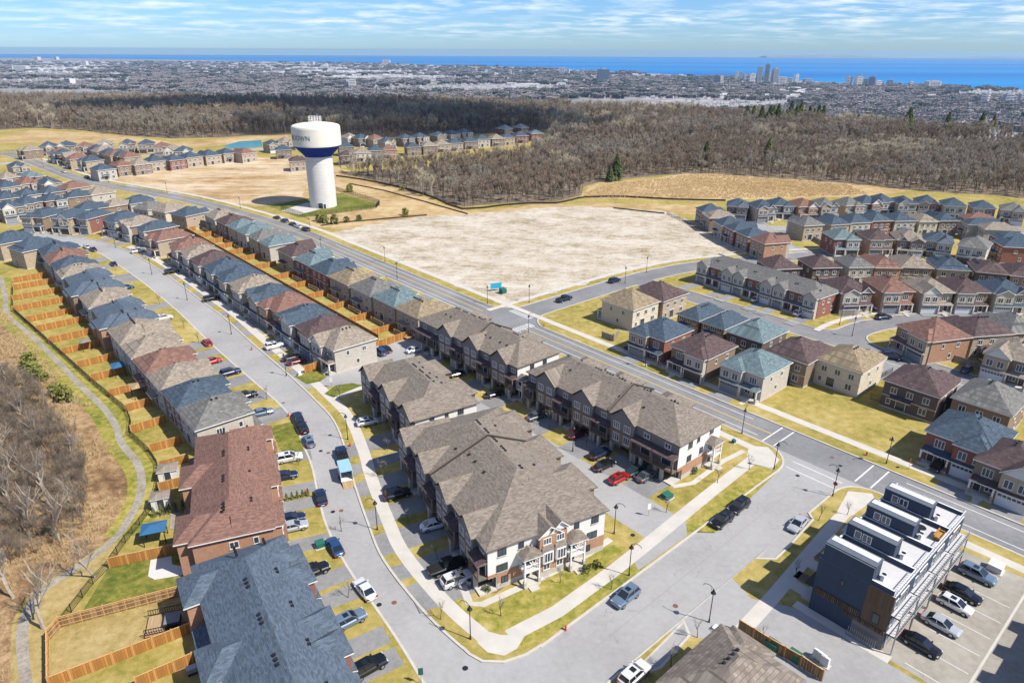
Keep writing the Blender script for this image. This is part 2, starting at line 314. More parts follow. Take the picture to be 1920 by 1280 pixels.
ROADS = [
    r1_up + r1_lo[::-1],
    r2_l + r2_r[::-1] + [(17, 45)],
    [AB(26, 36.9), AB(113, 37.1), AB(113, 46.9), AB(26, 46.0)],
    [(-6.1, 64.7), (-5.2, 63.7), (-3.5, 62.6), (-0.8, 62.5), (1.9, 63.6), (3.9, 65.1), (6.6, 59.4), (-3.6, 57.9), (-10.4, 62.4)],
    fillet(112.4, 46.9, -1, 1, 6.5), fillet(112.4, 37.0, -1, -1, 5.0),
    r4_up + r4_lo[::-1], fillet(121.1, 132.0, 1, -1, 8), fillet(121.1, 141.1, 1, 1, 8),
    [AB(169.3, 132.5), AB(177.6, 132.5), AB(177.6, -40), AB(169.3, -40)],
    r5b_up + offset(r5b_up, -7.6)[::-1], fillet(177.6, 71.6, 1, 1, 5), fillet(177.6, 64.0, 1, -1, 6),
    [(104.5, 300), (111.5, 300), (110, 262), (116, 240), (122, 236), (230, 226), (230, 218), (120, 228), (109, 236), (103, 262)],
    [(70, 290), (104, 292), (170, 294), (230, 282), (228, 275), (169, 287), (104, 285), (104, 291)],
    [(23.1, 69.1), (23.3, 66.8), (18.6, 61.8), (13.3, 59.3)],                                   # lay-by by the brown roof
    [(36.8, 81.5), (39.7, 81.4), (42.9, 84.4), (49.1, 90.8), (49.1, 93.4), (47.1, 91.2)],           # lay-by by the modern block
    [(-205, 385), (-150, 452), (-140, 520), (-133, 520), (-142, 446), (-198, 380)],
    [(-345, 455), (-235, 512), (-140, 560), (-10, 585), (-12, 577), (-138, 552), (-232, 504), (-342, 447)],
    [(-236, 290), (-170, 375), (-164, 371), (-229, 285)], [(-262, 318), (-205, 390), (-199, 385), (-256, 313)],
]
hull = [(-520, -60), (420, -60), (420, 560), (330, 640), (150, 800), (-100, 890), (-520, 930)]
cv, ce = [], []
for poly in [hull] + ROADS:
    n0 = len(cv); n = len(poly); cv += [Vector((p[0], p[1])) for p in poly]; ce += [(n0 + i, n0 + (i + 1) % n) for i in range(n)]
ov, oe, of, _, _, _ = geometry.delaunay_2d_cdt(cv, ce, [], 0, 1e-4)
inroad, outroad = [], []
for f in of:
    c_ = (sum(ov[i].x for i in f) / 3, sum(ov[i].y for i in f) / 3)
    (inroad if any(inside(c_, p) for p in ROADS) else outroad).append(tuple(f))
def flat(name, faces, z, mat):
    used = sorted({i for f in faces for i in f}); ix = {k: j for j, k in enumerate(used)}
    me = bpy.data.meshes.new(name); me.from_pydata([(ov[i].x, ov[i].y, z) for i in used], [], [tuple(ix[i] for i in f) for f in faces]); me.materials.append(MATS[mat])
    bm_fix_up(me); return me
tag(link('ground', flat('ground', outroad, 0.0, 'lawn')), 'dry olive and straw coloured grass between the houses', kind='structure')
# light streets and the darker main road / upper cross street are one surface split by where they lie
dark = [f for f in inroad if any(inside((sum(ov[i].x for i in f) / 3, sum(ov[i].y for i in f) / 3), ROADS[k]) for k in (0, 6, 7, 8, 9, 10, 11, 12))]
ds = set(dark); light = [f for f in inroad if f not in ds]
tag(link('road', flat('road', light, RZ, 'asphalt')), 'pale grey residential street curving past the houses', kind='structure')
tag(link('main_road', flat('main_road', dark, RZ, 'asphalt_dark')), 'darker grey main road with yellow centre line', kind='structure')
# kerbs along the edge of the road surface
ecount = {}
for f in inroad:
    for i in range(3):
        a, b = f[i], f[(i + 1) % 3]
        if (b, a) in ecount: del ecount[(b, a)]
        else: ecount[(a, b)] = 1
nxt = {a: b for a, b in ecount}
kb = MB(); seen = set()
for s0 in list(nxt):
    if s0 in seen: continue
    loop = [s0]; seen.add(s0); k = nxt.get(s0)
    while k is not None and k not in seen: loop.append(k); seen.add(k); k = nxt.get(k)
    if len(loop) < 4: continue
    pts = [(ov[i].x, ov[i].y) for i in loop]; n = len(pts); nor = []
    area = sum(pts[i][0] * pts[(i + 1) % n][1] - pts[(i + 1) % n][0] * pts[i][1] for i in range(n))
    for i in range(n):
        a, p, b = pts[i - 1], pts[i], pts[(i + 1) % n]
        e1 = Vector((p[0] - a[0], p[1] - a[1])); e2 = Vector((b[0] - p[0], b[1] - p[1]))
        e1 = e1.normalized() if e1.length > 1e-6 else e2.normalized(); e2 = e2.normalized() if e2.length > 1e-6 else e1
        n1_ = Vector((e1.y, -e1.x)); n2_ = Vector((e2.y, -e2.x)); mvec = n1_ + n2_
        mvec = mvec.normalized() if mvec.length > 1e-4 else n1_
        nor.append(mvec / max(0.5, mvec.dot(n1_)))
    for i in range(n):
        j = (i + 1) % n; p, q = Vector(pts[i]), Vector(pts[j])
        if (p - q).length < 1e-4: continue
        pi, qi, po, qo = p - nor[i] * .18, q - nor[j] * .18, p + nor[i] * .17, q + nor[j] * .17
        kb.face([(*pi, RZ), (*qi, RZ), (*qi, .03), (*pi, .03)], 'kerb'); kb.face([(*pi, .03), (*qi, .03), (*qo, .03), (*po, .03)], 'kerb')
        kb.face([(*po, .03), (*qo, .03), (*qo, -.05), (*po, -.05)], 'kerb')
ko = kb.obj('kerb', uv=False); tag(ko, 'pale concrete kerb lining the streets', kind='structure')
# plateau beyond the town, escarpment and plain
PL = -150.0
def terrain():
    edge = [(-1500, 1050), (-900, 1010), (-500, 985), (-100, 960), (200, 830), (380, 640), (520, 520), (700, 420), (1100, 300)]
    v, f = [], []
    xs = np.linspace(-1500, 1100, 66); ex = np.interp(xs, [p[0] for p in edge], [p[1] for p in edge])
    prof = [(0, -.25), (60, -6), (160, -38), (300, -90), (500, -125), (900, -146), (1400, PL - .5)]
    for x, e in zip(xs, ex):
        v.append((x, -300, -.25)); v.append((x, e - 60, -.25))
        for d, z in prof: v.append((x + d * .25, e + d, z))
    n = 2 + len(prof)
    for i in range(len(xs) - 1):
        for k in range(n - 1): f.append((i * n + k, (i + 1) * n + k, (i + 1) * n + k + 1, i * n + k + 1))
    me = bpy.data.meshes.new('terrain'); me.from_pydata(v, [], f); me.materials.append(MATS['wood_floor']); bm_fix_up(me)
    return tag(link('terrain', me), 'leaf-strewn plateau falling away at the escarpment', kind='structure')
terrain()
ground('plain_land', [(0.25, (0.11, 0.11, 0.11)), (0.42, (0.17, 0.16, 0.155)), (0.55, (0.25, 0.235, 0.225)), (0.68, (0.36, 0.34, 0.325)), (0.8, (0.52, 0.50, 0.48))], 0.0016, 0.007, 0.5, bump=0, fine=0.03, wf=0.35, stretch=(0.6, 1, 1))
m, t_, b_ = mat_base('lake_water', 0.55, 0.06)
g_ = node(t_, 'ShaderNodeNewGeometry'); mp_ = node(t_, 'ShaderNodeMapping'); mp_.inputs['Scale'].default_value = (0.00006, 0.0006, 1); t_.links.new(g_.outputs['Position'], mp_.inputs[0])
nz_ = node(t_, 'ShaderNodeTexNoise', Scale=1.0, Detail=3.0); t_.links.new(mp_.outputs[0], nz_.inputs['Vector'])
t_.links.new(ramp(t_, nz_.outputs[0], [(0.35, (0.000, 0.105, 0.34)), (0.65, (0.003, 0.185, 0.44))]), b_.inputs['Base Color'])
LZ = -154.0
shore = [(-16470, 18067), (-11797, 16969), (-8839, 16045), (-5604, 14290), (-2947, 12634), (-17, 10244), (1101, 8067), (1646, 7115), (2126, 6368), (2431, 5564), (2708, 5014), (3266, 4651), (4081, 4151)]
sheet('plain', [(-9000, 300), (9000, 300)] + shore[::-1], PL - 2, 'plain_land', 'wooded and built-up plain below the escarpment, in front of the lake')
sheet('lake', [(-70000, 800), (70000, 800), (70000, 26200), (-70000, 26200)], LZ, 'lake_water', 'deep blue lake stretching to the horizon')
plain('far_land', (0.16, 0.17, 0.18), var=0.2, scale=0.001)
fs = MB()
for i in range(26):
    x = 8600 + i * 1000; hgt = 60 + 60 * math.sin(i * .9) * math.sin(i * .37) + 40 * (i > 12)
    x1 = x + 1000; h1 = 60 + 60 * math.sin((i + 1) * .9) * math.sin((i + 1) * .37) + 40 * (i + 1 > 12)
    fs.face([(x, 25000 - i * 60, LZ), (x1, 25000 - i * 60 - 60, LZ), (x1, 25300 - i * 60 - 60, LZ + h1), (x, 25300 - i * 60, LZ + hgt)], 'far_land')
    fs.face([(x, 25300 - i * 60, LZ + hgt), (x1, 25240 - i * 60, LZ + h1), (x1, 26000, LZ), (x, 26000, LZ)], 'far_land')
fs.obj('far_shore', uv=False); tag(bpy.data.objects['far_shore'], 'low hazy far shore across the lake', kind='structure')
# sheets laid over the ground
k_ = [0]
def lay(name, poly, mat, lvl=1, label=None):
    k_[0] += 1
    return sheet(name, poly, 0.004 * lvl + 0.0001 * (k_[0] % 17), mat, label)
def rag(poly, step=4.0, amp=1.4, seed=1):
    rng = random.Random(seed); out = []
    for p, q in zip(poly, poly[1:] + poly[:1]):
        n = max(1, int(math.hypot(q[0] - p[0], q[1] - p[1]) / step))
        for i in range(n): out.append((p[0] + (q[0] - p[0]) * i / n + rng.uniform(-amp, amp), p[1] + (q[1] - p[1]) * i / n + rng.uniform(-amp, amp)))
    return out
def ribbon(name, pts, w, mat, lvl=3, label=None, sm=0):
    if sm: pts = smooth(pts, sm)
    mb = MB(); z = 0.004 * lvl + 0.0001 * (k_[0] % 13); k_[0] += 1
    L, Rr = offset(pts, w / 2), offset(pts, -w / 2)
    for i in range(len(pts) - 1): mb.face([(*Rr[i], z), (*Rr[i + 1], z), (*L[i + 1], z), (*L[i], z)], mat)
    o = mb.obj(name, uv=False); return tag(o, label, kind='structure')
lay('dirt_lot', rag([(-75.5, 276.8), (-52.5, 250.3), (-33.5, 228.0), (-17.2, 208.5), (-4.9, 194.0), (2.4, 193.7), (36.3, 223.5), (68.8, 244.3), (88.9, 251.8), (85.2, 278.7), (78.9, 303.8), (72.7, 320.1), (56.1, 326.8), (33.4, 331.2), (9.9, 325.9), (-15.1, 314.9), (-39.2, 309.0), (-54.4, 298.1), (-68.1, 285.2)], 3.0, 1.2), 'dirt', 2, 'pale stony building lot with brown weed patches')
lay('cleared_lot', rag([(-234.7, 402.1), (-230.3, 447.6), (-208.3, 468.7), (-178.7, 486.7), (-149.3, 487.6), (-122.3, 414.1), (-106.1, 347.6), (-119.0, 329.3), (-138.8, 333.8), (-170.0, 357.3), (-202.4, 377.6)], 4.0, 1.5), 'dirt_tan', 2, 'tan cleared lot beyond the main road')
lay('field', rag([(-141.0, 477.9), (-83.5, 415.1), (-37.4, 338.5), (-20.3, 319.4), (10.1, 333.2), (39.6, 340.1), (96.7, 335.0), (90.8, 312.6), (70.7, 316.6), (33.2, 328.8), (-15.0, 312.7), (-38.8, 305.7), (-56.3, 295.1), (-71.8, 281.4), (-86.0, 288.6), (-105.8, 337.1)], 4.0, 1.5), 'field', 1, 'rough tan grass behind the water tower')
lay('field', smooth([(33.9, 350.6), (48.1, 391.7), (81.7, 410.0), (111.8, 429.8), (142.0, 420.8), (195.1, 395.3), (214.8, 374.9), (178.6, 359.4), (119.7, 349.8), (99.1, 344.0), (64.9, 348.6), (33.9, 350.6)], 4), 'field', 3, 'golden dry grass field below the wood')
lay('field', [(-432.7, 596.4), (-443.1, 654.0), (-389.7, 638.5), (-332.7, 611.7), (-270.5, 566.2), (-223.4, 615.8), (-202.1, 637.2), (-192.4, 605.2), (-209.9, 589.6), (-227.3, 554.4), (-260.2, 543.6), (-325.1, 564.3), (-383.6, 562.3), (-408.5, 561.4)], 'field', 1, 'dry grass clearing at the edge of the far wood')
lay('lawn', [(-117.3, 328.1), (-104.7, 347.6), (-90.4, 362.0), (-64.4, 332.9), (-66.7, 325.5), (-96.4, 304.6)], 'lawn_green', 3, 'green grass compound around the water tower')
lay('forecourt', [(-108.7, 318.8), (-101.8, 337.1), (-87.2, 331.2), (-91.4, 322.6), (-97.9, 310.0)], 'concrete', 4, 'concrete forecourt at the foot of the water tower')
lay('meadow', smooth([(-197.5, 215.4), (-155.1, 195.0), (-127.8, 167.8), (-109.5, 149.5), (-95.0, 135.5), (-83.2, 123.6), (-75.5, 113.2), (-68.3, 104.2), (-63.8, 96.2), (-62.0, 87.8), (-64.1, 80.4), (-67.0, 73.9), (-65.4, 67.2), (-59.4, 58.3), (-85.2, 57.4), (-168.9, 143.0), (-197.5, 215.4)], 3), 'meadow', 1, 'rust and straw coloured scrub meadow beside the trail')
lay('meadow', [(-64.8, 66.3), (-67.0, 73.9), (-64.1, 80.4), (-61.9, 85.2), (-60.0, 81.0), (-59.6, 78.2), (-60.7, 70.9), (-60.6, 66.8), (-54.4, 57.6), (-58.9, 57.6)], 'dry_lawn', 2, 'trampled dry grass strip between trail and fence')
ribbon('trail', [(-169.2, 215.8), (-153.5, 195.0), (-143.7, 181.5), (-126.7, 166.0), (-109.5, 149.5), (-97.4, 137.6), (-86.2, 127.0), (-79.5, 119.3), (-75.2, 113.2), (-69.1, 106.8), (-65.6, 101.7), (-63.1, 96.2), (-61.9, 90.8), (-61.5, 85.2), (-63.4, 79.3), (-65.8, 73.9), (-64.6, 68.6), (-61.6, 63.8), (-57.5, 58.3)], 1.3, 'gravel', 5, 'grey gravel footpath winding past the back gardens', 5)
ribbon('trail_verge', [(-169.2, 215.8), (-153.5, 195.0), (-143.7, 181.5), (-126.7, 166.0), (-109.5, 149.5), (-97.4, 137.6), (-86.2, 127.0), (-79.5, 119.3), (-74.8, 113.2), (-68.5, 106.8), (-64.7, 101.7), (-62.2, 96.2), (-61.0, 90.8), (-60.6, 85.9)], 6.0, 'lawn_olive', 3, 'mown grass verge along the footpath', 5)
sheet('pond', [(-226.1, 551.2), (-223.5, 578.3), (-208.7, 586.0), (-194.2, 545.8), (-204.9, 533.1), (-214.9, 532.8)], 0.03, 'pond_water', 'small teal pond by the far houses')
# sidewalks
ribbon('sidewalk', [p for p in offset(r1_up, -4.4)[:40] if True], 2.0, 'concrete', 3, 'pale concrete sidewalk along the far side of the main road')
ribbon('sidewalk', [AB(109, b) for b in (-90, 0, 20, 33)], 1.8, 'concrete', 3, 'concrete sidewalk between modern block and main road')
ribbon('sidewalk', [AB(109, b) for b in (51, 60, 100, 128, 140)], 1.8, 'concrete', 3, 'concrete sidewalk behind the brick townhouses')
ribbon('sidewalk', offset(r2_r, -3.1)[:-14], 2.1, 'concrete', 3, 'pale concrete sidewalk following the curved street')
lay('sidewalk_corner', [(-3.7, 67.5), (-1.2, 66.7), (1.9, 66.7), (0.8, 64.5), (-0.8, 63.4), (-2.9, 63.9), (-4.3, 65.4)], 'concrete', 4, 'concrete corner landing at the bottom junction')
ribbon('sidewalk', [(-0.2, 66.5), (6.3, 70.8), (15.4, 79.1), (22.2, 85.8), (34.0, 97.7), (47.0, 110.4)], 2.2, 'concrete', 4, 'wide concrete sidewalk beside the corner townhouse lawn')
ribbon('sidewalk', [(22.0, 59.5), (25.5, 62.8), (29.8, 67.0), (36.7, 73.8), (45.5, 82.9), (54.4, 92.0), (59.6, 97.1)], 2.0, 'concrete', 3, 'concrete sidewalk in the shade of the modern block')
ribbon('sidewalk', offset(r4_up, 4.0), 1.9, 'concrete', 3, 'pale concrete sidewalk edging the stony lot')
ribbon('sidewalk', offset(r5b_up, 3.2), 1.7, 'concrete', 3, 'concrete sidewalk by the short right-hand cross street')
for nm, pl, lb in (('corner', [(45.9, 113.3), (49.3, 112.7), (49.9, 108.3), (47.4, 105.1), (44.8, 106.8), (44.3, 110.0)], 'concrete corner landing by the brick townhouses'),
                   ('corner', [(58.3, 98.6), (62.1, 97.9), (61.8, 96.4), (56.2, 92.0), (52.1, 90.6)], 'concrete corner landing by the modern block')):
    lay('sidewalk_' + nm, pl, 'concrete', 5, lb)
# town lane, parking courts, lawns between them
lay('lane', [AB(72.5, 49.0), AB(80.8, 49.0), AB(81.6, 97), AB(82.5, 136), AB(66, 141), AB(60, 139.5), AB(55.9, 141.5), AB(55.3, 133), AB(62, 129), AB(75, 121), AB(73, 97)], 'asphalt', 2, 'pale lane running between the townhouse rows')
lay('lane_mouth', [AB(66, 46.9), AB(78, 46.9), AB(80.8, 49.2), AB(72.5, 49.2), AB(68, 50)], 'asphalt', 2, 'lane entrance off the cross street')
for b0, b1 in ((57.0, 62.6), (63.8, 69.5), (73, 78.5), (84, 89.5), (98, 103), (107, 112), (116, 121), (125, 130)):
    lay('driveway', [AB(80.9, b0), AB(88.4, b0), AB(88.4, b1), AB(80.9, b1)], 'drive', 3, None)
lay('driveway', [AB(65, 130), AB(70, 128), AB(92, 131), AB(88, 147), AB(68, 143)], 'asphalt', 2, 'parking court behind the wooden fence')
lay('parking_court', [AB(77.2, -2), AB(107, -2), AB(107, 17.3), AB(77.2, 17.3)], 'lot', 2, 'tan parking court below the modern block')
lay('access_lane', [AB(60, 37.0), AB(75, 37.0), AB(73.5, 33), AB(76.5, 28), AB(76.5, -20), AB(66, -20), AB(66.5, 12), AB(64.8, 30)], 'asphalt', 3, 'access lane between modern block and wooden fence')
lay('walkway', [AB(76.45, 16), AB(77.95, 16), AB(77.95, 28.6), AB(76.45, 28.6)], 'concrete', 4, 'narrow concrete walk at the end of the modern block')
for i in range(4): lay('walkway', [AB(79.4 + i * 6.05, 28.4), AB(81.6 + i * 6.05, 28.4), AB(81.6 + i * 6.05, 31.6), AB(79.4 + i * 6.05, 31.6)], 'concrete', 3, None); lay('planting_bed', [AB(82.0 + i * 6.05, 28.4), AB(83.8 + i * 6.05, 28.4), AB(83.8 + i * 6.05, 31.4), AB(82.0 + i * 6.05, 31.4)], 'wood_floor', 3, None)
lay('court_apron', [AB(88, -30), AB(107, -30), AB(107, -2.05), AB(77.2, -2.05), AB(77.2, -20)], 'asphalt', 2, 'pale asphalt apron beside the parking court')
for i in range(6):
    a = 78.2 + i * 4.1
    ribbon('bay_line', [AB(a, 8.8), AB(a, 14.6)], 0.12, 'paint_white', 6)
ribbon('bay_line', [AB(77.4, 8.2), AB(104, 8.2)], 0.3, 'concrete', 6)
for x0 in (88, 95, 102):
    pass
# verge greens near the camera
lay('verge', [(26.3, 87.7), (32.2, 87.4), (48.8, 105.1), (49.3, 107.2), (47.7, 108.3)], 'lawn_olive', 2, 'green verge beside two parked black cars')
lay('verge', [(-0.5, 63.9), (2.9, 64.8), (19.6, 78.7), (20.3, 80.9), (19.1, 82.1), (7.4, 71.3), (0.2, 65.4)], 'lawn_olive', 2, 'green verge in front of the corner townhouse')
lay('lawn', [(-8.8, 74.0), (-3.9, 72.2), (15.8, 84.5), (17.7, 83.9), (7.6, 73.8), (-0.5, 67.6), (-3.7, 67.1)], 'lawn_olive', 1, 'patchy lawn at the corner townhouse')
lay('vacant_lot', [AB(124.4, 31), AB(124.4, 58), AB(133, 60), AB(143, 58), AB(143, 30)], 'lawn', 1, 'empty grass lot between the houses by the main road')
lay('lawn', [(-59.9, 67.2), (-44.9, 73.8), (-41.4, 67.3), (-55.4, 59.4)], 'dry_lawn', 2, 'fenced straw coloured back garden')
lay('lawn', [(-57.9, 70.5), (-59.0, 79.1), (-49.4, 82.3), (-45.5, 74.5), (-57.2, 68.6)], 'lawn_green', 2, 'green back garden with white patio')
lay('lawn', [(-48.8, 119.5), (-44.8, 121.7), (-38.3, 108.8), (-43.0, 109.7)], 'lawn_green', 2, 'green front lawn at the red roofed terrace')
# painted lines
yl = r1_mid
ribbon('centre_line', [p for p in r1_mid if p[1] < 100], 0.2, 'paint_yellow', -27)
ribbon('centre_line', [AB(116.7, b) for b in (54, 90, 128)], 0.2, 'paint_yellow', -27)
ribbon('centre_line', [AB(116.7, 146)] + [p for p in r1_mid if p[1] > 200], 0.25, 'paint_yellow', -27)
for a_, b0, b1 in ((119.3, 60, 130), (119.3, 146, 240), (114.2, 56, 130), (114.2, 146, 240), (119.3, -90, 30), (114.2, -90, 30)):
    ribbon('edge_line', [AB(a_, b0), AB(a_, b1)], 0.18, 'paint_white', -27)
for b_ in (33.5, 36.2, 51.8, 54.2): ribbon('stop_line', [AB(112.9, b_), AB(120.7, b_)], 0.28, 'paint_white', -27)
for a_ in (108.0, 110.6): ribbon('stop_line', [AB(a_, 37.4), AB(a_, 46.6)], 0.22, 'paint_white', -27)
for k in range(9):                                                                                # zebra at the upper crossing
    ribbon('crosswalk_bar', [AB(122.3, 132.6 + k * .98), AB(125.5, 132.6 + k * .98)], 0.45, 'paint_white', -27)
for k in range(8):
    ribbon('crosswalk_bar', [AB(113.0 + k * 1.0, 127.2), AB(113.0 + k * 1.0, 130.0)], 0.45, 'paint_white', -27)
# seams and patches in the asphalt
plain('tar', (0.205, 0.20, 0.195), var=0.15)
r2_mid = [((a[0] + b[0]) / 2, (a[1] + b[1]) / 2) for a, b in zip(r2_l[5:], r2_r)]
ribbon('road_seam', [AB(50, 41.6), AB(106, 42.2)], .05, 'tar', -28)
rq_ = random.Random(12)
for i in range(16):
    a_ = rq_.uniform(52, 106); b_ = rq_.uniform(38.2, 45.6); pts_ = [AB(a_, b_)]
    for k in range(5): a_ += rq_.uniform(-.5, 1.3); b_ += rq_.uniform(-.8, .8); b_ = min(46, max(37.6, b_)); pts_.append(AB(a_, b_))
    ribbon('road_crack', pts_, .05, 'tar', -28)
for i in range(22):
    p_ = r2_mid[rq_.randint(3, 55)]; x_, y_ = p_[0] + rq_.uniform(-2.4, 2.4), p_[1] + rq_.uniform(-2, 2); pts_ = [(x_, y_)]
    for k in range(5): x_ += rq_.uniform(-.9, .5); y_ += rq_.uniform(-.2, .9); pts_.append((x_, y_))
    ribbon('road_crack', pts_, .045, 'tar', -28)
# manholes
mh = MB(); mh.lathe([(0, .012), (.36, .012), (.38, 0)], 'metal_black', 14); plain('rust', (0.16, 0.075, 0.05), var=0.2); mh2 = MB(); mh2.lathe([(0, .012), (.36, .012), (.38, 0)], 'rust', 14)
me1, me2 = mh.mesh('manhole'), mh2.mesh('manhole')
for i, (p, ls) in enumerate((((-29.4, 92.4), 'beside the parked dark blue car'), ((-28.1, 92.7), 'in the middle of the street by the dark blue car'), ((-36.2, 110.9), 'near the delivery trailer'), ((-34.6, 110.2), 'just left of the trailer'), ((-18.1, 72.0), 'behind the white moving car'), ((-16.1, 72.4), 'right of the white moving car'),
        ((-5.6, 61.6), 'at the corner junction'), ((22.6, 72.0), 'near the cross street lamp'), ((19.1, 86.7), 'in the lane entrance'), ((60.2, 109.4), 'on the main road crossing'), ((60.5, 106.6), 'beside another on the main road crossing'), ((-49.2, 129.9), 'before the corner house'), ((51.4, 103.4), 'on the pale cross street'))):
    tag(link('manhole_cover', me2 if i % 2 else me1, None, (*p, RZ + .004 if i != 8 else .012)), f"{'rusty' if i % 2 else 'dark'} round manhole cover {ls}", 'manhole cover', 'manhole covers')
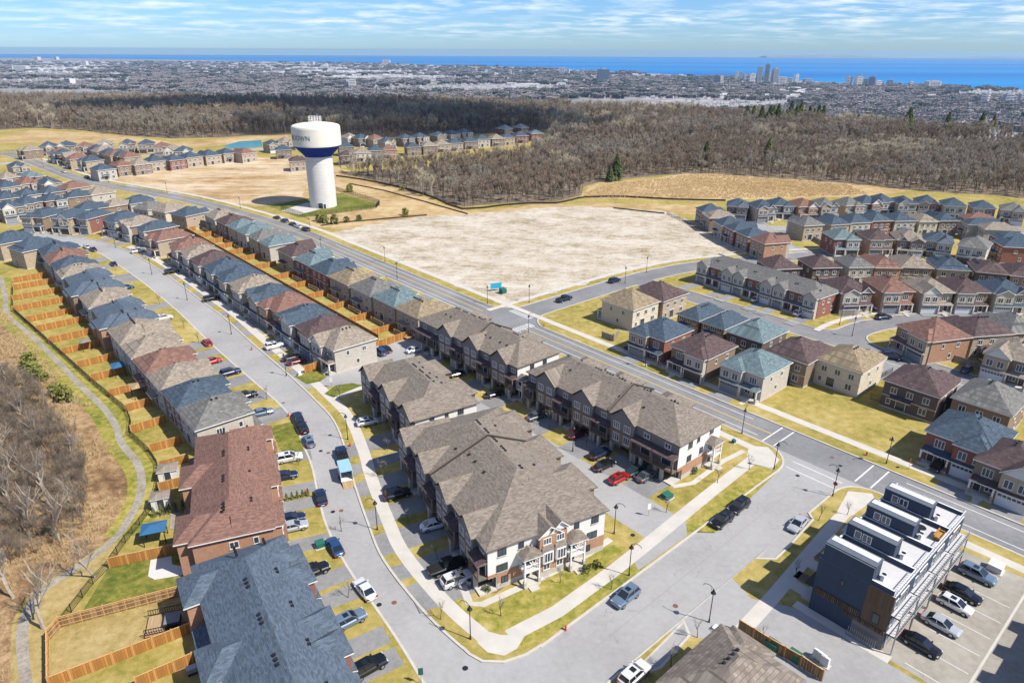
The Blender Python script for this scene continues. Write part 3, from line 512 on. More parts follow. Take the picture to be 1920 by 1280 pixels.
# house centres (metres), roof colour codes and, where known, frontage, row by row
HOUSES = {
    'west': [(-180.6, 243.9, 'B', 0.0), (-165.7, 234.2, 'B', 0.0), (-155.1, 227.8, 'B', 10.9), (-147.5, 219.1, 'R', 10.6), (-140.2, 210.8, 'B', 10.0), (-134.2, 204.0, 'T', 8.6), (-112.2, 178.9, 'T', 11.6), (-90.9, 154.7, 'T', 11.6), (-83.4, 146.2, 'T', 8.9), (-76.8, 138.7, 'R', 9.7), (-70.0, 130.9, 'T', 9.5), (-63.2, 123.2, 'B', 9.5), (-56.3, 115.3, 'G', 10.0)],
    'mid1': [(-195.8, 279.7, 'B', 0.0), (-183.1, 276.9, 'B', 0.0), (-174.5, 277.1, 'B', 0.0), (-160.0, 272.4, 'B', 0.0), (-150.3, 266.0, 'T', 0.0), (-140.1, 258.9, 'B', 0.0), (-128.7, 244.8, 'R', 0.0), (-113.8, 234.1, 'R', 11.4), (-106.1, 225.3, 'T', 10.5), (-98.6, 216.8, 'N', 10.6), (-91.0, 208.2, 'B', 10.8), (-83.7, 199.8, 'B', 10.0), (-76.4, 191.5, 'T', 10.6), (-68.8, 182.8, 'B', 10.4), (-61.5, 174.6, 'R', 10.0), (-54.4, 166.4, 'B', 10.3), (-47.3, 158.4, 'N', 9.7), (-40.5, 150.6, 'T', 9.4)],
    'mid2': [(-218.1, 343.6, 'R', 0.0), (-197.1, 329.7, 'T', 0.0), (-175.6, 304.4, 'T', 0.0), (-169.2, 310.7, 'B', 0.0), (-157.9, 299.0, 'G', 0.0), (-146.8, 293.5, 'T', 0.0), (-135.5, 286.2, 'B', 0.0), (-120.7, 282.1, 'T', 11.6), (-111.7, 271.8, 'N', 10.8), (-104.8, 264.0, 'L', 8.7), (-98.3, 256.5, 'L', 9.6), (-90.5, 247.7, 'G', 8.7), (-84.2, 240.6, 'L', 8.7), (-72.8, 227.6, 'N', 11.6), (-64.4, 218.0, 'L', 11.4), (-56.4, 208.9, 'B', 11.4), (-47.9, 199.2, 'A', 11.6), (-39.4, 189.5, 'G', 11.6), (-31.3, 180.3, 'L', 11.4), (-23.6, 171.6, 'A', 10.4)],
    'left': [(-290.3, 408.7, 'B'), (-260.6, 375.0, 'L'), (-271.0, 371.2, 'T'), (-249.6, 355.1, 'R'), (-238.8, 355.4, 'B'), (-254.1, 345.7, 'B'), (-231.4, 326.1, 'B'), (-224.4, 333.2, 'B'), (-235.7, 318.0, 'B'), (-204.1, 322.7, 'B'), (-220.1, 297.6, 'B'), (-218.2, 307.1, 'B'), (-211.3, 313.5, 'B'), (-183.2, 296.1, 'B')],
    'nl': [(-328.7, 477.4, 'T'), (-327.0, 494.9, 'B'), (-317.7, 501.3, 'B'), (-301.7, 495.8, 'R'), (-296.8, 511.4, 'T'), (-280.1, 512.0, 'B'), (-266.5, 512.5, 'B'), (-247.8, 497.6, 'R'), (-233.8, 483.5, 'T'), (-222.9, 475.4, 'B'), (-301.9, 467.4, 'R'), (-294.8, 459.7, 'B'), (-284.8, 452.3, 'T'), (-274.3, 440.4, 'R'), (-261.2, 431.4, 'B'), (-284.1, 481.8, 'B'), (-276.0, 473.7, 'T'), (-266.7, 465.9, 'B'), (-257.8, 455.7, 'R'), (-252.0, 453.4, 'B'), (-245.1, 448.6, 'R'), (-236.2, 400.1, 'B'), (-232.6, 414.6, 'R'), (-225.0, 419.1, 'T'), (-222.0, 432.6, 'B'), (-212.7, 437.6, 'B'), (-207.4, 449.8, 'B'), (-198.6, 457.6, 'B'), (-191.7, 468.3, 'B'), (-179.4, 468.7, 'R')],
    'nr': [(-175.8, 515.7, 'B'), (-170.2, 529.1, 'T'), (-158.8, 486.0, 'B'), (-134.1, 435.3, 'N'), (-128.9, 558.9, 'T'), (-118.2, 552.0, 'B'), (-106.9, 548.8, 'R'), (-94.9, 531.8, 'B'), (-119.4, 502.1, 'B'), (-108.9, 460.5, 'N'), (-102.2, 474.0, 'T'), (-95.0, 485.3, 'B'), (-86.7, 488.5, 'R'), (-124.3, 452.4, 'N'), (-84.0, 553.3, 'B'), (-73.7, 561.1, 'B'), (-60.1, 573.1, 'B'), (-50.1, 581.3, 'B'), (-40.9, 594.0, 'B'), (-71.8, 503.8, 'B'), (-61.1, 510.3, 'T'), (-52.8, 520.1, 'T'), (-43.6, 527.0, 'B'), (-33.1, 537.5, 'B'), (-24.4, 551.9, 'B'), (-13.3, 556.0, 'T'), (-5.0, 563.7, 'B'), (5.7, 575.7, 'B'), (18.3, 592.2, 'L'), (-6.9, 626.0, 'L'), (7.2, 635.9, 'L')],
    'e0': [(86.6, 296.2, 'B'), (87.5, 285.5, 'T'), (88.2, 272.5, 'B'), (90.2, 263.3, 'B'), (92.0, 254.6, 'B'), (94.6, 244.8, 'R')],
    'ea': [(101.8, 308.1, 'B'), (111.5, 304.8, 'B'), (122.0, 311.0, 'B'), (131.3, 308.8, 'R'), (141.0, 309.0, 'G'), (153.1, 311.7, 'G'), (163.0, 315.6, 'B'), (172.3, 319.6, 'B'), (180.8, 316.0, 'B'), (191.5, 316.2, 'B'), (200.3, 310.3, 'B'), (211.5, 306.9, 'B'), (221.3, 301.3, 'G')],
    'eb': [(118.4, 273.1, 'G'), (130.1, 276.2, 'B'), (139.8, 278.4, 'B'), (150.1, 281.6, 'B'), (160.2, 281.8, 'B'), (170.2, 282.0, 'T'), (178.5, 282.2, 'B')],
    'eb2': [(194.9, 282.5, 'R'), (189.7, 272.6, 'B'), (191.7, 265.2, 'T'), (187.0, 250.5, 'B'), (182.0, 240.2, 'B')],
    'ec': [(123.3, 251.0, 'L'), (136.3, 251.2, 'N'), (147.5, 249.8, 'T'), (157.5, 247.5, 'B'), (166.5, 239.9, 'G')],
    'ed': [(86.4, 214.6, 'N'), (100.5, 216.7, 'N'), (112.0, 216.9, 'G'), (120.8, 217.0, 'R'), (131.0, 217.2, 'T'), (142.2, 215.5, 'B'), (152.6, 211.3, 'N'), (161.2, 208.5, 'N')],
    'ee': [(98.6, 191.2, 'N'), (111.4, 192.4, 'R'), (122.7, 191.5, 'T'), (132.9, 191.7, 'N'), (143.8, 190.3, 'B')],
    'ef': [(32.4, 179.2, 'A'), (41.9, 186.4, 'N'), (36.8, 157.0, 'B'), (51.4, 172.9, 'B'), (56.1, 166.8, 'B'), (61.3, 157.3, 'L'), (44.7, 146.9, 'N'), (54.2, 137.8, 'L'), (67.2, 145.5, 'N'), (77.1, 141.0, 'A'), (87.1, 129.9, 'N'), (96.9, 122.5, 'G'), (104.2, 157.1, 'R'), (117.2, 160.9, 'N'), (127.0, 162.9, 'G'), (116.7, 144.5, 'T'), (83.6, 108.1, 'B'), (85.9, 99.1, 'N')],
}
# ------------------------------------------------------------------ houses
_wc = {}
PANES = [False]
def win_mesh(w, h, n=2, trim='trim', sill=True, cross=False, glass=True):
    k = (round(w, 2), round(h, 2), n, trim, cross, sill, glass)
    if k in _wc: return _wc[k]
    b = MB(); f = 0.09
    # built in the XZ plane, facing -Y
    if glass: b.face([(-w / 2 + f, -.03, f), (w / 2 - f, -.03, f), (w / 2 - f, -.03, h - f), (-w / 2 + f, -.03, h - f)], 'glass')
    b.box(-w / 2, w / 2, -.07, .02, 0, f, trim); b.box(-w / 2, w / 2, -.07, .02, h - f, h, trim)
    for x in [-w / 2, w / 2 - f] + [-w / 2 + w * (i + 1) / n - f / 2 for i in range(n - 1)]: b.box(x, x + f, -.068, .02, f, h - f, trim)
    if cross: b.box(-w / 2 + f, w / 2 - f, -.066, .02, h * .62, h * .62 + .06, trim)
    if sill: b.box(-w / 2 - .08, w / 2 + .08, -.12, .02, -.12, 0, 'concrete')
    _wc[k] = b.mesh('window'); return _wc[k]
def window(par, x, y, z, ang, w=1.2, h=1.4, n=2, trim='trim', name='window', sill=True, cross=False):
    """ang: 0 faces -Y (front), 90 faces +X, 180 faces +Y, 270 faces -X"""
    if not PANES[0] or par.parent: return link(name, win_mesh(w, h, n, trim, sill, cross), par, (x, y, z), R(ang))
    o = link(name, win_mesh(w, h, n, trim, sill, cross, False), par, (x, y, z), R(ang))
    k = ('pane', round(w / n, 2), round(h, 2))
    if k not in _wc:
        pw = w / n - .09; pb = MB(); pb.box(-pw / 2, pw / 2, -.035, -.005, .09, h - .09, 'glass'); _wc[k] = pb.mesh('pane')
    for i in range(n): link('pane', _wc[k], o, (-w / 2 + w * (i + .5) / n, 0, 0))
    return o
_gc = {}
def garage_mesh(w, h, matn):
    k = (round(w, 1), matn)
    if k in _gc: return _gc[k]
    b = MB(); b.box(-w / 2, w / 2, -.05, .02, 0, h, matn)
    rows = 4
    for r in range(rows):
        for i in range(max(2, int(w / 0.6))):
            n = max(2, int(w / 0.6)); x = -w / 2 + w * (i + .5) / n; ww = w / n * .8
            b.box(x - ww / 2, x + ww / 2, -.075, -.05, r * h / rows + .08, (r + 1) * h / rows - .06, 'glass' if r == rows - 1 else matn)
    for x in (-w / 2 - .12, w / 2): b.box(x, x + .12, -.1, .02, 0, h + .12, 'trim')
    b.box(-w / 2, w / 2, -.1, .02, h, h + .12, 'trim')
    _gc[k] = b.mesh('garage_door'); return _gc[k]
_dc = {}
def door_mesh(w=1.0, h=2.1, matn='door'):
    k = (w, h, matn)
    if k in _dc: return _dc[k]
    b = MB(); b.box(-w / 2, w / 2, -.05, .02, 0, h, matn)
    for x in (-w / 2 - .1, w / 2): b.box(x, x + .1, -.1, .02, 0, h + .1, 'trim')
    b.box(-w / 2, w / 2, -.1, .02, h, h + .1, 'trim'); b.box(-w / 2 + .2, w / 2 - .2, -.07, -.05, h * .5, h * .9, 'glass')
    _dc[k] = b.mesh('door'); return _dc[k]
_vb = MB(); _vb.box(-.17, .17, -.17, .17, -.15, .22, 'metal_black'); VENT = _vb.mesh('roof_vent')
_vb = MB(); _vb.tube((0, 0, -.2), (0, 0, .45), .07, .07, 'metal_grey', 6); PIPE = _vb.mesh('vent_pipe')
def hip(mb, x0, x1, y0, y1, z, pitch, mat, oh=.45, ends=(1, 1), trim='trim', th=.2):
    """hipped roof over a rectangle; ends 0 makes that end of the ridge a gable. Returns ridge height"""
    x0, x1, y0, y1 = x0 - oh, x1 + oh, y0 - oh, y1 + oh
    along = (x1 - x0) >= (y1 - y0)
    def T(u, v, w): return (u, v, w) if along else (v, u, w)
    (u0, u1, v0, v1) = (x0, x1, y0, y1) if along else (y0, y1, x0, x1)
    hw = (v1 - v0) / 2; vm = (v0 + v1) / 2; zt = z + th; zr = zt + hw * pitch
    a = u0 + (min(hw, (u1 - u0) / 2 - .01) if ends[0] else 0); b = u1 - (min(hw, (u1 - u0) / 2 - .01) if ends[1] else 0)
    def F(pts, m):
        pts = [T(*p) for p in pts]
        mb.face(pts if along else pts[::-1], m)
    F([(u0, v0, zt), (u1, v0, zt), (b, vm, zr), (a, vm, zr)], mat)
    F([(u1, v1, zt), (u0, v1, zt), (a, vm, zr), (b, vm, zr)], mat)
    if ends[0]: F([(u0, v1, zt), (u0, v0, zt), (a, vm, zr)], mat)
    else: F([(u0 + oh, v1, zt), (u0 + oh, v0, zt), (a + oh, vm, zr)], trim)
    if ends[1]: F([(u1, v0, zt), (u1, v1, zt), (b, vm, zr)], mat)
    else: F([(u1 - oh, v0, zt), (u1 - oh, v1, zt), (b - oh, vm, zr)], trim)
    for p, q in (((u0, v0), (u1, v0)), ((u1, v0), (u1, v1)), ((u1, v1), (u0, v1)), ((u0, v1), (u0, v0))):
        F([(*p, z), (*q, z), (*q, zt), (*p, zt)], trim)
    F([(u0, v0, z), (u0, v1, z), (u1, v1, z), (u1, v0, z)], trim)
    return zr
def gable(mb, xc, w, yf, yb, z, pitch, mat, wallmat, trim='trim', oh=.35, th=.18, hipped=False):
    """cross roof whose ridge runs from a front gable at yf back to yb (into the main roof)"""
    x0, x1 = xc - w / 2 - oh, xc + w / 2 + oh; zt = z + th; zr = zt + (w / 2 + oh) * pitch; y = yf - oh
    yr = y + (w / 2 + oh) * .9 if hipped else y
    mb.face([(x0, y, zt), (xc, yr, zr), (xc, yb, zr), (x0, yb, zt)][::-1], mat); mb.face([(x1, y, zt), (xc, yr, zr), (xc, yb, zr), (x1, yb, zt)], mat)
    if hipped: mb.face([(x0, y, zt), (x1, y, zt), (xc, yr, zr)], mat)
    else:
        mb.face([(xc - w / 2, yf, z), (xc + w / 2, yf, z), (xc, yf, z + (zr - zt) * (w / 2) / (w / 2 + oh) + th)], wallmat)
        for s in (-1, 1):                                                     # raking fascia boards
            xe = xc + s * (w / 2 + oh); a, b = (xe, y, zt), (xc, y, zr)
            pts = [(a[0], y, zt - .2), (xc, y, zr - .2), b, a]; mb.face(pts if s < 0 else pts[::-1], trim)
            q = [(a[0], y, zt - .2), (xc, y, zr - .2), (xc, yf, zr - .2), (a[0], yf, zt - .2)]; mb.face(q if s > 0 else q[::-1], trim)
    if hipped: mb.face([(x0, y, z), (x1, y, z), (x1, y, zt), (x0, y, zt)], trim)
    mb.face([(x0, y, z), (x0, y, zt), (x0, yb, zt), (x0, yb, z)], trim); mb.face([(x1, yb, z), (x1, yb, zt), (x1, y, zt), (x1, y, z)], trim)
    return zr
_rail = {}
def railing_mesh(L, h=1.0, mat='trim', step=.28):
    k = (round(L, 1), h, mat)
    if k in _rail: return _rail[k]
    b = MB(); b.box(0, L, -.04, .04, h - .08, h, mat); b.box(0, L, -.03, .03, .08, .14, mat)
    n = max(2, int(L / step))
    for i in range(n + 1): x = L * i / n; b.box(x - .03, x + .03, -.025, .025, .14, h - .08, mat)
    _rail[k] = b.mesh('railing'); return _rail[k]
HALL = []
def house(x, y, rot, roofc, wallc, w, d, he, style, label, group, rng, near, deck=False, drive=6.5, accent=None, gar='garage_white'):
    h = empty('house', (x, y, 0), rot, label, 'house', group); HALL.append(h); PANES[0] = near and math.hypot(x, y) < 165
    wm = 'wall_' + wallc; am = 'wall_' + (accent or wallc); rm = 'roof_' + roofc; s = rng.choice((-1, 1)) if style != 3 else 1
    W2, D2 = w / 2, d / 2; pj = 1.3
    b = MB(); b.box(-W2, W2, -D2 + pj, D2, 0, he, wm)
    gx = s * w * .22; gw = w * .52                                            # projecting front bay over the garage
    b.box(gx - gw / 2, gx + gw / 2, -D2, -D2 + pj - .002, 0, he - .002, am)
    b.box(-W2 - .03, W2 + .03, -D2 + pj - .03, D2 + .03, 0, .35, 'concrete'); b.box(-W2 - .04, W2 + .04, D2 - .1, D2 + .04, 2.75, 2.95, 'concrete')
    b.obj('wall', h)
    r = MB(); pitch = rng.uniform(.52, .62)
    zr = hip(r, -W2, W2, -D2 + pj, D2, he, pitch, rm)
    if style in (0, 3): gable(r, gx, gw, -D2, 0, he, min(pitch, (zr - he - .6) / (gw / 2 + .35)), rm, am, hipped=True)
    elif style == 1: gable(r, gx, gw, -D2, 0, he, min(.8, (zr - he - .5) / (gw / 2 + .35)), rm, 'wall_siding_white')
    elif style == 2:
        gable(r, gx, gw * .9, -D2, 0, he, .55, rm, am); gable(r, -s * w * .3, w * .3, -D2 + pj - .3, 0, he, .9, rm, am)
    ro = r.obj('roof', h)
    # front
    ang = 0
    link('garage_door', garage_mesh(min(4.6, gw - .6), 2.3, gar), h, (gx, -D2 - .002, .05))
    px = -s * w * .27
    link('door', door_mesh(), h, (px - s * .9, -D2 + pj - .002, .5))
    window(h, px + s * .9, -D2 + pj - .002, 1.0, 0, 1.3, 1.5)
    for xx in ((gx - gw * .22, gx + gw * .22) if gw > 4 else (gx,)): window(h, xx, -D2 - .002, 3.6, 0, 1.4, 1.6, 2)
    window(h, px, -D2 + pj - .002, 3.6, 0, 1.7, 1.6, 3)
    pr = MB(); pw = w - gw - .3; pc = -s * (W2 - pw / 2 - .1)
    pr.prism([(pc - pw / 2, -D2 - .5), (pc + pw / 2, -D2 - .5), (pc + pw / 2, -D2 + pj), (pc - pw / 2, -D2 + pj)], 2.75, 2.92, 'trim')
    pr.face([(pc - pw / 2, -D2 - .5, 2.92), (pc + pw / 2, -D2 - .5, 2.92), (pc + pw / 2 - .3, -D2 + pj, 3.5), (pc - pw / 2 + .3, -D2 + pj, 3.5)], rm)
    for q in (-1, 1): pts = [(pc + q * pw / 2, -D2 - .5, 2.92), (pc + q * pw / 2, -D2 + pj, 2.92), (pc + q * (pw / 2 - .3), -D2 + pj, 3.5)]; pr.face(pts if q > 0 else pts[::-1], rm)
    pr.obj('porch_roof', h)
    st = MB(); st.box(pc - pw / 2, pc + pw / 2, -D2 - .5, -D2 + pj, 0, .45, 'concrete'); st.box(pc - .7, pc + .7, -D2 - 1.2, -D2 - .5, 0, .22, 'concrete'); st.obj('porch', h)
    cb = MB(); cb.box(-.14, .14, -.14, .14, .45, 2.75, 'trim'); cb.box(-.22, .22, -.22, .22, .45, 1.3, am)
    cm = cb.mesh('column')
    for q in (-1, 1): link('column', cm, h, (pc + q * (pw / 2 - .25), -D2 - .25, 0))
    gr = MB()                                                                 # small roof band over the garage
    gr.prism([(gx - gw / 2, -D2 - .55), (gx + gw / 2, -D2 - .55), (gx + gw / 2, -D2), (gx - gw / 2, -D2)], 2.75, 2.9, 'trim')
    gr.face([(gx - gw / 2, -D2 - .55, 2.9), (gx + gw / 2, -D2 - .55, 2.9), (gx + gw / 2, -D2, 3.25), (gx - gw / 2, -D2, 3.25)], rm); gr.obj('garage_canopy', h)
    # rear and sides
    for xx in (-w * .3, 0, w * .3): window(h, xx, D2 + .002, 3.7, 180, 1.3, 1.35, 2)
    link('door', door_mesh(1.8, 2.1, 'glass'), h, (w * .12, D2 + .002, .6), R(180)); window(h, -w * .28, D2 + .002, 1.1, 180, 1.5, 1.5, 2)
    window(h, w * .36, D2 + .002, 1.1, 180, 0.9, 1.3, 1)
    for q, a_ in ((-1, 270), (1, 90)):
        for yy, zz_, ww in ((-d * .15, 3.9, .8), (d * .2, 3.9, 1.1), (d * .05, 1.2, .9)): window(h, q * (W2 + .002), yy + q * .4, zz_, a_, ww, 1.2, 1 if ww < 1 else 2)
    if rng.random() < .45:
        rr = MB(); rw = w * .4; rx = w * .12
        rr.prism([(rx - rw / 2, D2), (rx + rw / 2, D2), (rx + rw / 2, D2 + 1.5), (rx - rw / 2, D2 + 1.5)], 2.95, 3.08, 'trim')
        rr.face([(rx + rw / 2, D2 + 1.5, 3.08), (rx - rw / 2, D2 + 1.5, 3.08), (rx - rw / 2, D2, 3.6), (rx + rw / 2, D2, 3.6)], rm); rr.obj('porch_roof', h)
    if near:
        # attic vents near the ridge on the rear slope, plumbing pipes
        al = (d - pj) > w; n = rng.randint(4, 6)
        sx = rng.choice((-1, 1))
        for i in range(n):
            if al: vx, vy = sx * .7, pj / 2 - (d - w) * .3 + i * .95
            else: vx, vy = -w * .15 + i * .8, pj / 2 + .7
            vz = zr - (abs(vx) if al else abs(vy - pj / 2)) * pitch
            if not al or abs(vy - pj / 2) < (d - pj - w) / 2 + .5: link('roof_vent', VENT, h, (vx, vy, vz))
        for i in range(2): vx = rng.uniform(-.6, .6) * W2; link('vent_pipe', PIPE, h, (vx, pj / 2 + rng.uniform(-.4, .4), zr - abs(vx) * pitch if al else zr - .2))
    if deck:
        dk = MB(); dk.box(-w * .3, w * .32, D2, D2 + 2.4, .5, .62, 'wood_rail', 'deck')
        for xx in (-w * .28, w * .3): dk.box(xx - .07, xx + .07, D2 + 2.2, D2 + 2.34, 0, 1.5, 'wood_rail')
        dk.box(-w * .3, w * .32, D2 + 2.28, D2 + 2.36, 1.4, 1.5, 'wood_rail')
        for i in range(4): dk.box(w * .32, w * .32 + .9, D2 + .3 + i * .3, D2 + .6 + i * .3, .45 - i * .12, .5 - i * .12, 'wood_rail')
        dk.obj('deck', h)
    if drive:
        dl = 2.0
        while dl < 13 and not any(inside((x + gx * math.cos(rot) + (D2 + dl) * math.sin(rot), y + gx * math.sin(rot) - (D2 + dl) * math.cos(rot)), p) for p in ROADS): dl += .25
        drive = dl if dl < 13 else drive
        c0, s0 = math.cos(rot), math.sin(rot)
        def tw(u, v): return (x + u * c0 - v * s0, y + u * s0 + v * c0)
        dw = min(2.6, gw / 2)
        lay('driveway', [tw(gx - dw, -D2 - drive), tw(gx + dw, -D2 - drive), tw(gx + dw, -D2), tw(gx - dw, -D2)], 'drive', 2)
        lay('walkway', [tw(pc - .5, -D2 - 2.6), tw(pc + .5, -D2 - 2.6), tw(pc + .5, -D2 - 1.2), tw(pc - .5, -D2 - 1.2)], 'concrete', 2)
    return h
# row: phrase, side the fronts face (+1 left of the walking direction), width, depth, eaves, drive, near, numbered from
ROWINFO = {
    'west': ('along the footpath', 1, 9.7, 13.5, 6.0, 6.0, True, 'far end'),
    'mid1': ('facing the curved street', -1, 9.0, 13.5, 6.0, 8.5, True, 'far end'),
    'mid2': ('lining the main road', 1, 9.3, 12.0, 6.0, 4.0, True, 'far end'),
    'e0': ('edging the stony lot', 1, 8.6, 11.0, 6.0, 6.0, False, 'wood end'),
    'ea': ('below the right-hand wood', -1, 8.7, 11.5, 6.0, 6.0, False, 'stony lot'),
    'eb': ('in second row below wood', 1, 8.7, 11.5, 6.0, 6.0, False, 'stony lot'),
    'eb2': ('at the right frame edge', 1, 8.8, 12.0, 6.0, 0, False, 'wood'),
    'ec': ('in the middle porched row', -1, 9.0, 12.0, 6.0, 6.0, True, 'stony lot'),
    'ed': ('behind the grey terrace', 1, 9.0, 12.0, 6.0, 6.0, True, 'stony lot'),
    'ee': ('beside the grey terrace', -1, 9.0, 12.5, 6.0, 7.0, True, 'grey terrace'),
}
BACK = {'west': 1.4, 'mid1': 2.6, 'mid2': 0.6}     # house centre behind the roof peak
def walls_for(rc, rng, pick=None):
    return pick or rng.choice({'B': ['beige', 'stone', 'brown', 'red', 'beige'], 'T': ['beige', 'stone', 'cream', 'brown'], 'R': ['orange', 'beige', 'brown'], 'N': ['brown', 'beige', 'dark'],
                       'G': ['stone', 'beige', 'cream'], 'L': ['stone', 'beige', 'red'], 'A': ['cream', 'beige']}[rc])
def rowdirs(pts):
    out = []
    for i in range(len(pts)):
        a, b = pts[max(0, i - 1)], pts[min(len(pts) - 1, i + 1)]
        if i > 1 and i < len(pts) - 2: a, b = pts[i - 2], pts[i + 2]
        out.append(math.atan2(b[1] - a[1], b[0] - a[0]))
    return out
for rn, (phr, side, w_, d_, he_, drv, near_, end_) in ROWINFO.items():
    pts = HOUSES[rn]; dirs = rowdirs(pts)
    for i, (hq, th) in enumerate(zip(pts, dirs)):
        x, y, rc = hq[:3]; wf = hq[3] if len(hq) > 3 else 0
        rng = random.Random(rn + str(i))
        gap = min([math.hypot(x - p[0], y - p[1]) for k, p in enumerate(pts) if k != i])
        w = min(w_ + rng.uniform(-.3, .5), gap - .7); d = d_ + rng.uniform(-.6, .8)
        if rn == 'eb2': th = R(-100)
        if wf: w = wf; th = R(131.3 - 180); d = {'west': 11.6, 'mid1': 12.0, 'mid2': 11.2}[rn] + rng.uniform(-.3, .3)
        rot = th + (math.pi if side > 0 else 0)           # local -Y is the front
        bk_ = 0 if wf else BACK.get(rn, 0); x, y = x - bk_ * math.sin(rot), y + bk_ * math.cos(rot)
        wc = walls_for(rc, rng); st = rng.choice((0, 0, 1, 2, 0)) if rn not in ('ea',) else rng.choice((1, 2, 0))
        lb = f"{WALLC[wc][0]} house with {ROOFC[rc][0]} roof, {ORD(i + 1)} from {end_} {phr}"
        house(x, y, rot, rc, wc, max(7.2, w), d, he_ + rng.uniform(-.15, .2), st, lb, 'houses ' + phr, rng, near_, deck=(rn in ('mid2', 'ed') and rng.random() < .7), drive=drv,
              accent=rng.choice((None, 'stone', 'beige', 'stone')), gar=rng.choice(('garage_white', 'garage_grey', 'garage_dark', 'garage_white')))
def custom(key, rots, labels, grp, w=9.0, d=12.0, near=True, drive=6.0, walls=None, styles=None, hes=None, ws=None):
    for i, (x, y, rc) in enumerate(HOUSES[key]):
        rng = random.Random(key + str(i)); wc = walls_for(rc, rng, walls[i] if walls else None)
        dr = drive[i] if isinstance(drive, (list, tuple)) else drive
        lb = labels(i, WALLC[wc][0], ROOFC[rc][0]) if callable(labels) else labels[i]
        house(x, y, R(rots[i]) + math.pi / 2, rc, wc, (ws[i] if ws else w + rng.uniform(-.3, .4)), d + rng.uniform(-.5, .6), (hes[i] if hes else 6.0), styles[i] if styles else rng.choice((0, 1, 0, 2)), lb, grp, rng, near, drive=dr,
              accent=rng.choice((None, 'stone', 'beige')), gar=rng.choice(('garage_white', 'garage_grey', 'garage_dark')))
F0, F1, F2 = 41.3, 131.3, 221.3        # headings of the street grid that fronts face
custom('ef', [F1, F1, F2, F0, F0, F0, F2, F2, F0, F0, F0, F0, 195, 100, 95, F2, F2, F2],
       ['cream house with tan roof at the junction by the zebra crossing', 'brick house with dark brown roof next to the tan roofed corner house', 'house with charcoal blue roof and balconies behind the junction corner house',
        'small house with charcoal blue roof, upper of the two in front of grey terrace', 'small house with charcoal blue roof, lower of the two in front of grey terrace', 'dark brick house with teal roof standing behind the brown roofed porch house',
        'house with dark brown roof between charcoal and teal roofs along the main road', 'pale house with teal roof beside the empty grass lot', 'house with dark brown roof just behind the teal roofed house', 'cream house with tan roof at the back of the empty grass lot',
        'dark brick house with brown roof at the right end of the empty lot', 'brick house with grey roof, right of the dark brick house behind the empty lot', 'red-brown roofed corner house with balcony at the curved side street', 'brick house with dark brown roof behind the red-brown roofed corner house',
        'grey roofed house at the frame edge behind the corner house', 'taupe roofed porch house at the right frame edge above the empty lot', 'large red brick house with charcoal blue roof across from the modern block', 'dark brown roofed house at the right frame edge across from the modern block'],
       'houses on the blocks right of the main road', w=10.0, d=12.5, drive=[0, 0, 8, 0, 0, 5, 8, 8, 5, 5, 5, 5, 5, 0, 0, 6, 8, 8],
       walls=['cream', 'beige', 'red', 'brown', 'brown', 'dark', 'brown', 'stone', 'brown', 'cream', 'dark', 'brown', 'orange', 'beige', 'brown', 'brown', 'red', 'brown'],
       styles=[0, 0, 0, 0, 0, 0, 0, 0, 0, 0, 0, 0, 0, 0, 0, 1, 0, 1], hes=[6, 6, 6, 5.0, 5.0, 6, 6, 6, 6, 6, 6, 6, 6, 6, 6, 6, 6, 6], ws=[11, 11, 10, 6.6, 6.6, 9.6, 9.8, 9.8, 9.8, 10, 10.5, 10, 11, 11, 9, 9.5, 10.8, 9])
custom('left', [-40, -40, -40, -40, -40, -40, 140, 140, 140, 41, -40, -40, -40, 41], lambda i, a, b: f"{a} house with {b} roof, {ORD(i + 1)} of the left-edge cluster from the far end", 'houses in the cluster at the left frame edge', w=8.8, d=12, near=False, drive=5)
def nlrot(i): return -130 if i < 1 else -70 if i < 10 else -130 if i < 15 else 50 if i < 21 else 140
custom('nl', [nlrot(i) for i in range(30)], lambda i, a, b: f"{a} house with {b} roof, {ORD(i + 1 if i < 10 else i - 9 if i < 15 else i - 14 if i < 21 else i - 20)} in the {'far wood row' if i < 10 else 'outer road column' if i < 15 else 'inner road column' if i < 21 else 'tan lot row'}",
       'houses beyond the tan cleared lot', w=10.3, d=12.0, near=False, drive=0)
def nrrot(i): return -50 if i in (0, 1, 4, 5, 6, 7) or 14 <= i <= 18 or i >= 29 else 110
custom('nr', [nrrot(i) for i in range(31)], lambda i, a, b: f"{a} house with {b} roof, {ORD(i + 1)} of the far cluster behind the water tower", 'houses in the far settlement behind the water tower', w=10.2, d=11.6, near=False, drive=0,
       walls=[None] * 27 + ['red', 'red', 'red', 'red'])
# ------------------------------------------------------------------ townhouse blocks
PANES[0] = True
def party_wall(par, x, D, z, pitch, oh=.45, th=.2):
    hw = D / 2 + oh; b = MB()
    prof = [(-oh - .1, z + th - .05), (D / 2, z + th + hw * pitch), (D + oh + .1, z + th - .05)]
    for (y0, z0), (y1, z1) in zip(prof, prof[1:]):
        v = [(x - .16, y0, z0 - .1), (x + .16, y0, z0 - .1), (x + .16, y0, z0 + .38), (x - .16, y0, z0 + .38), (x - .16, y1, z1 - .1), (x + .16, y1, z1 - .1), (x + .16, y1, z1 + .38), (x - .16, y1, z1 + .38)]
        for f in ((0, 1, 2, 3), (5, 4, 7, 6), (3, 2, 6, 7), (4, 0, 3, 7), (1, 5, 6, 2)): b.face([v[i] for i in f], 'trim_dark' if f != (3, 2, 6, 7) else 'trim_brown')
    b.obj('party_wall', par)
def vents(par, pts, zf):
    for (x, y) in pts: link('roof_vent', VENT, par, (x, y, zf(x, y)))
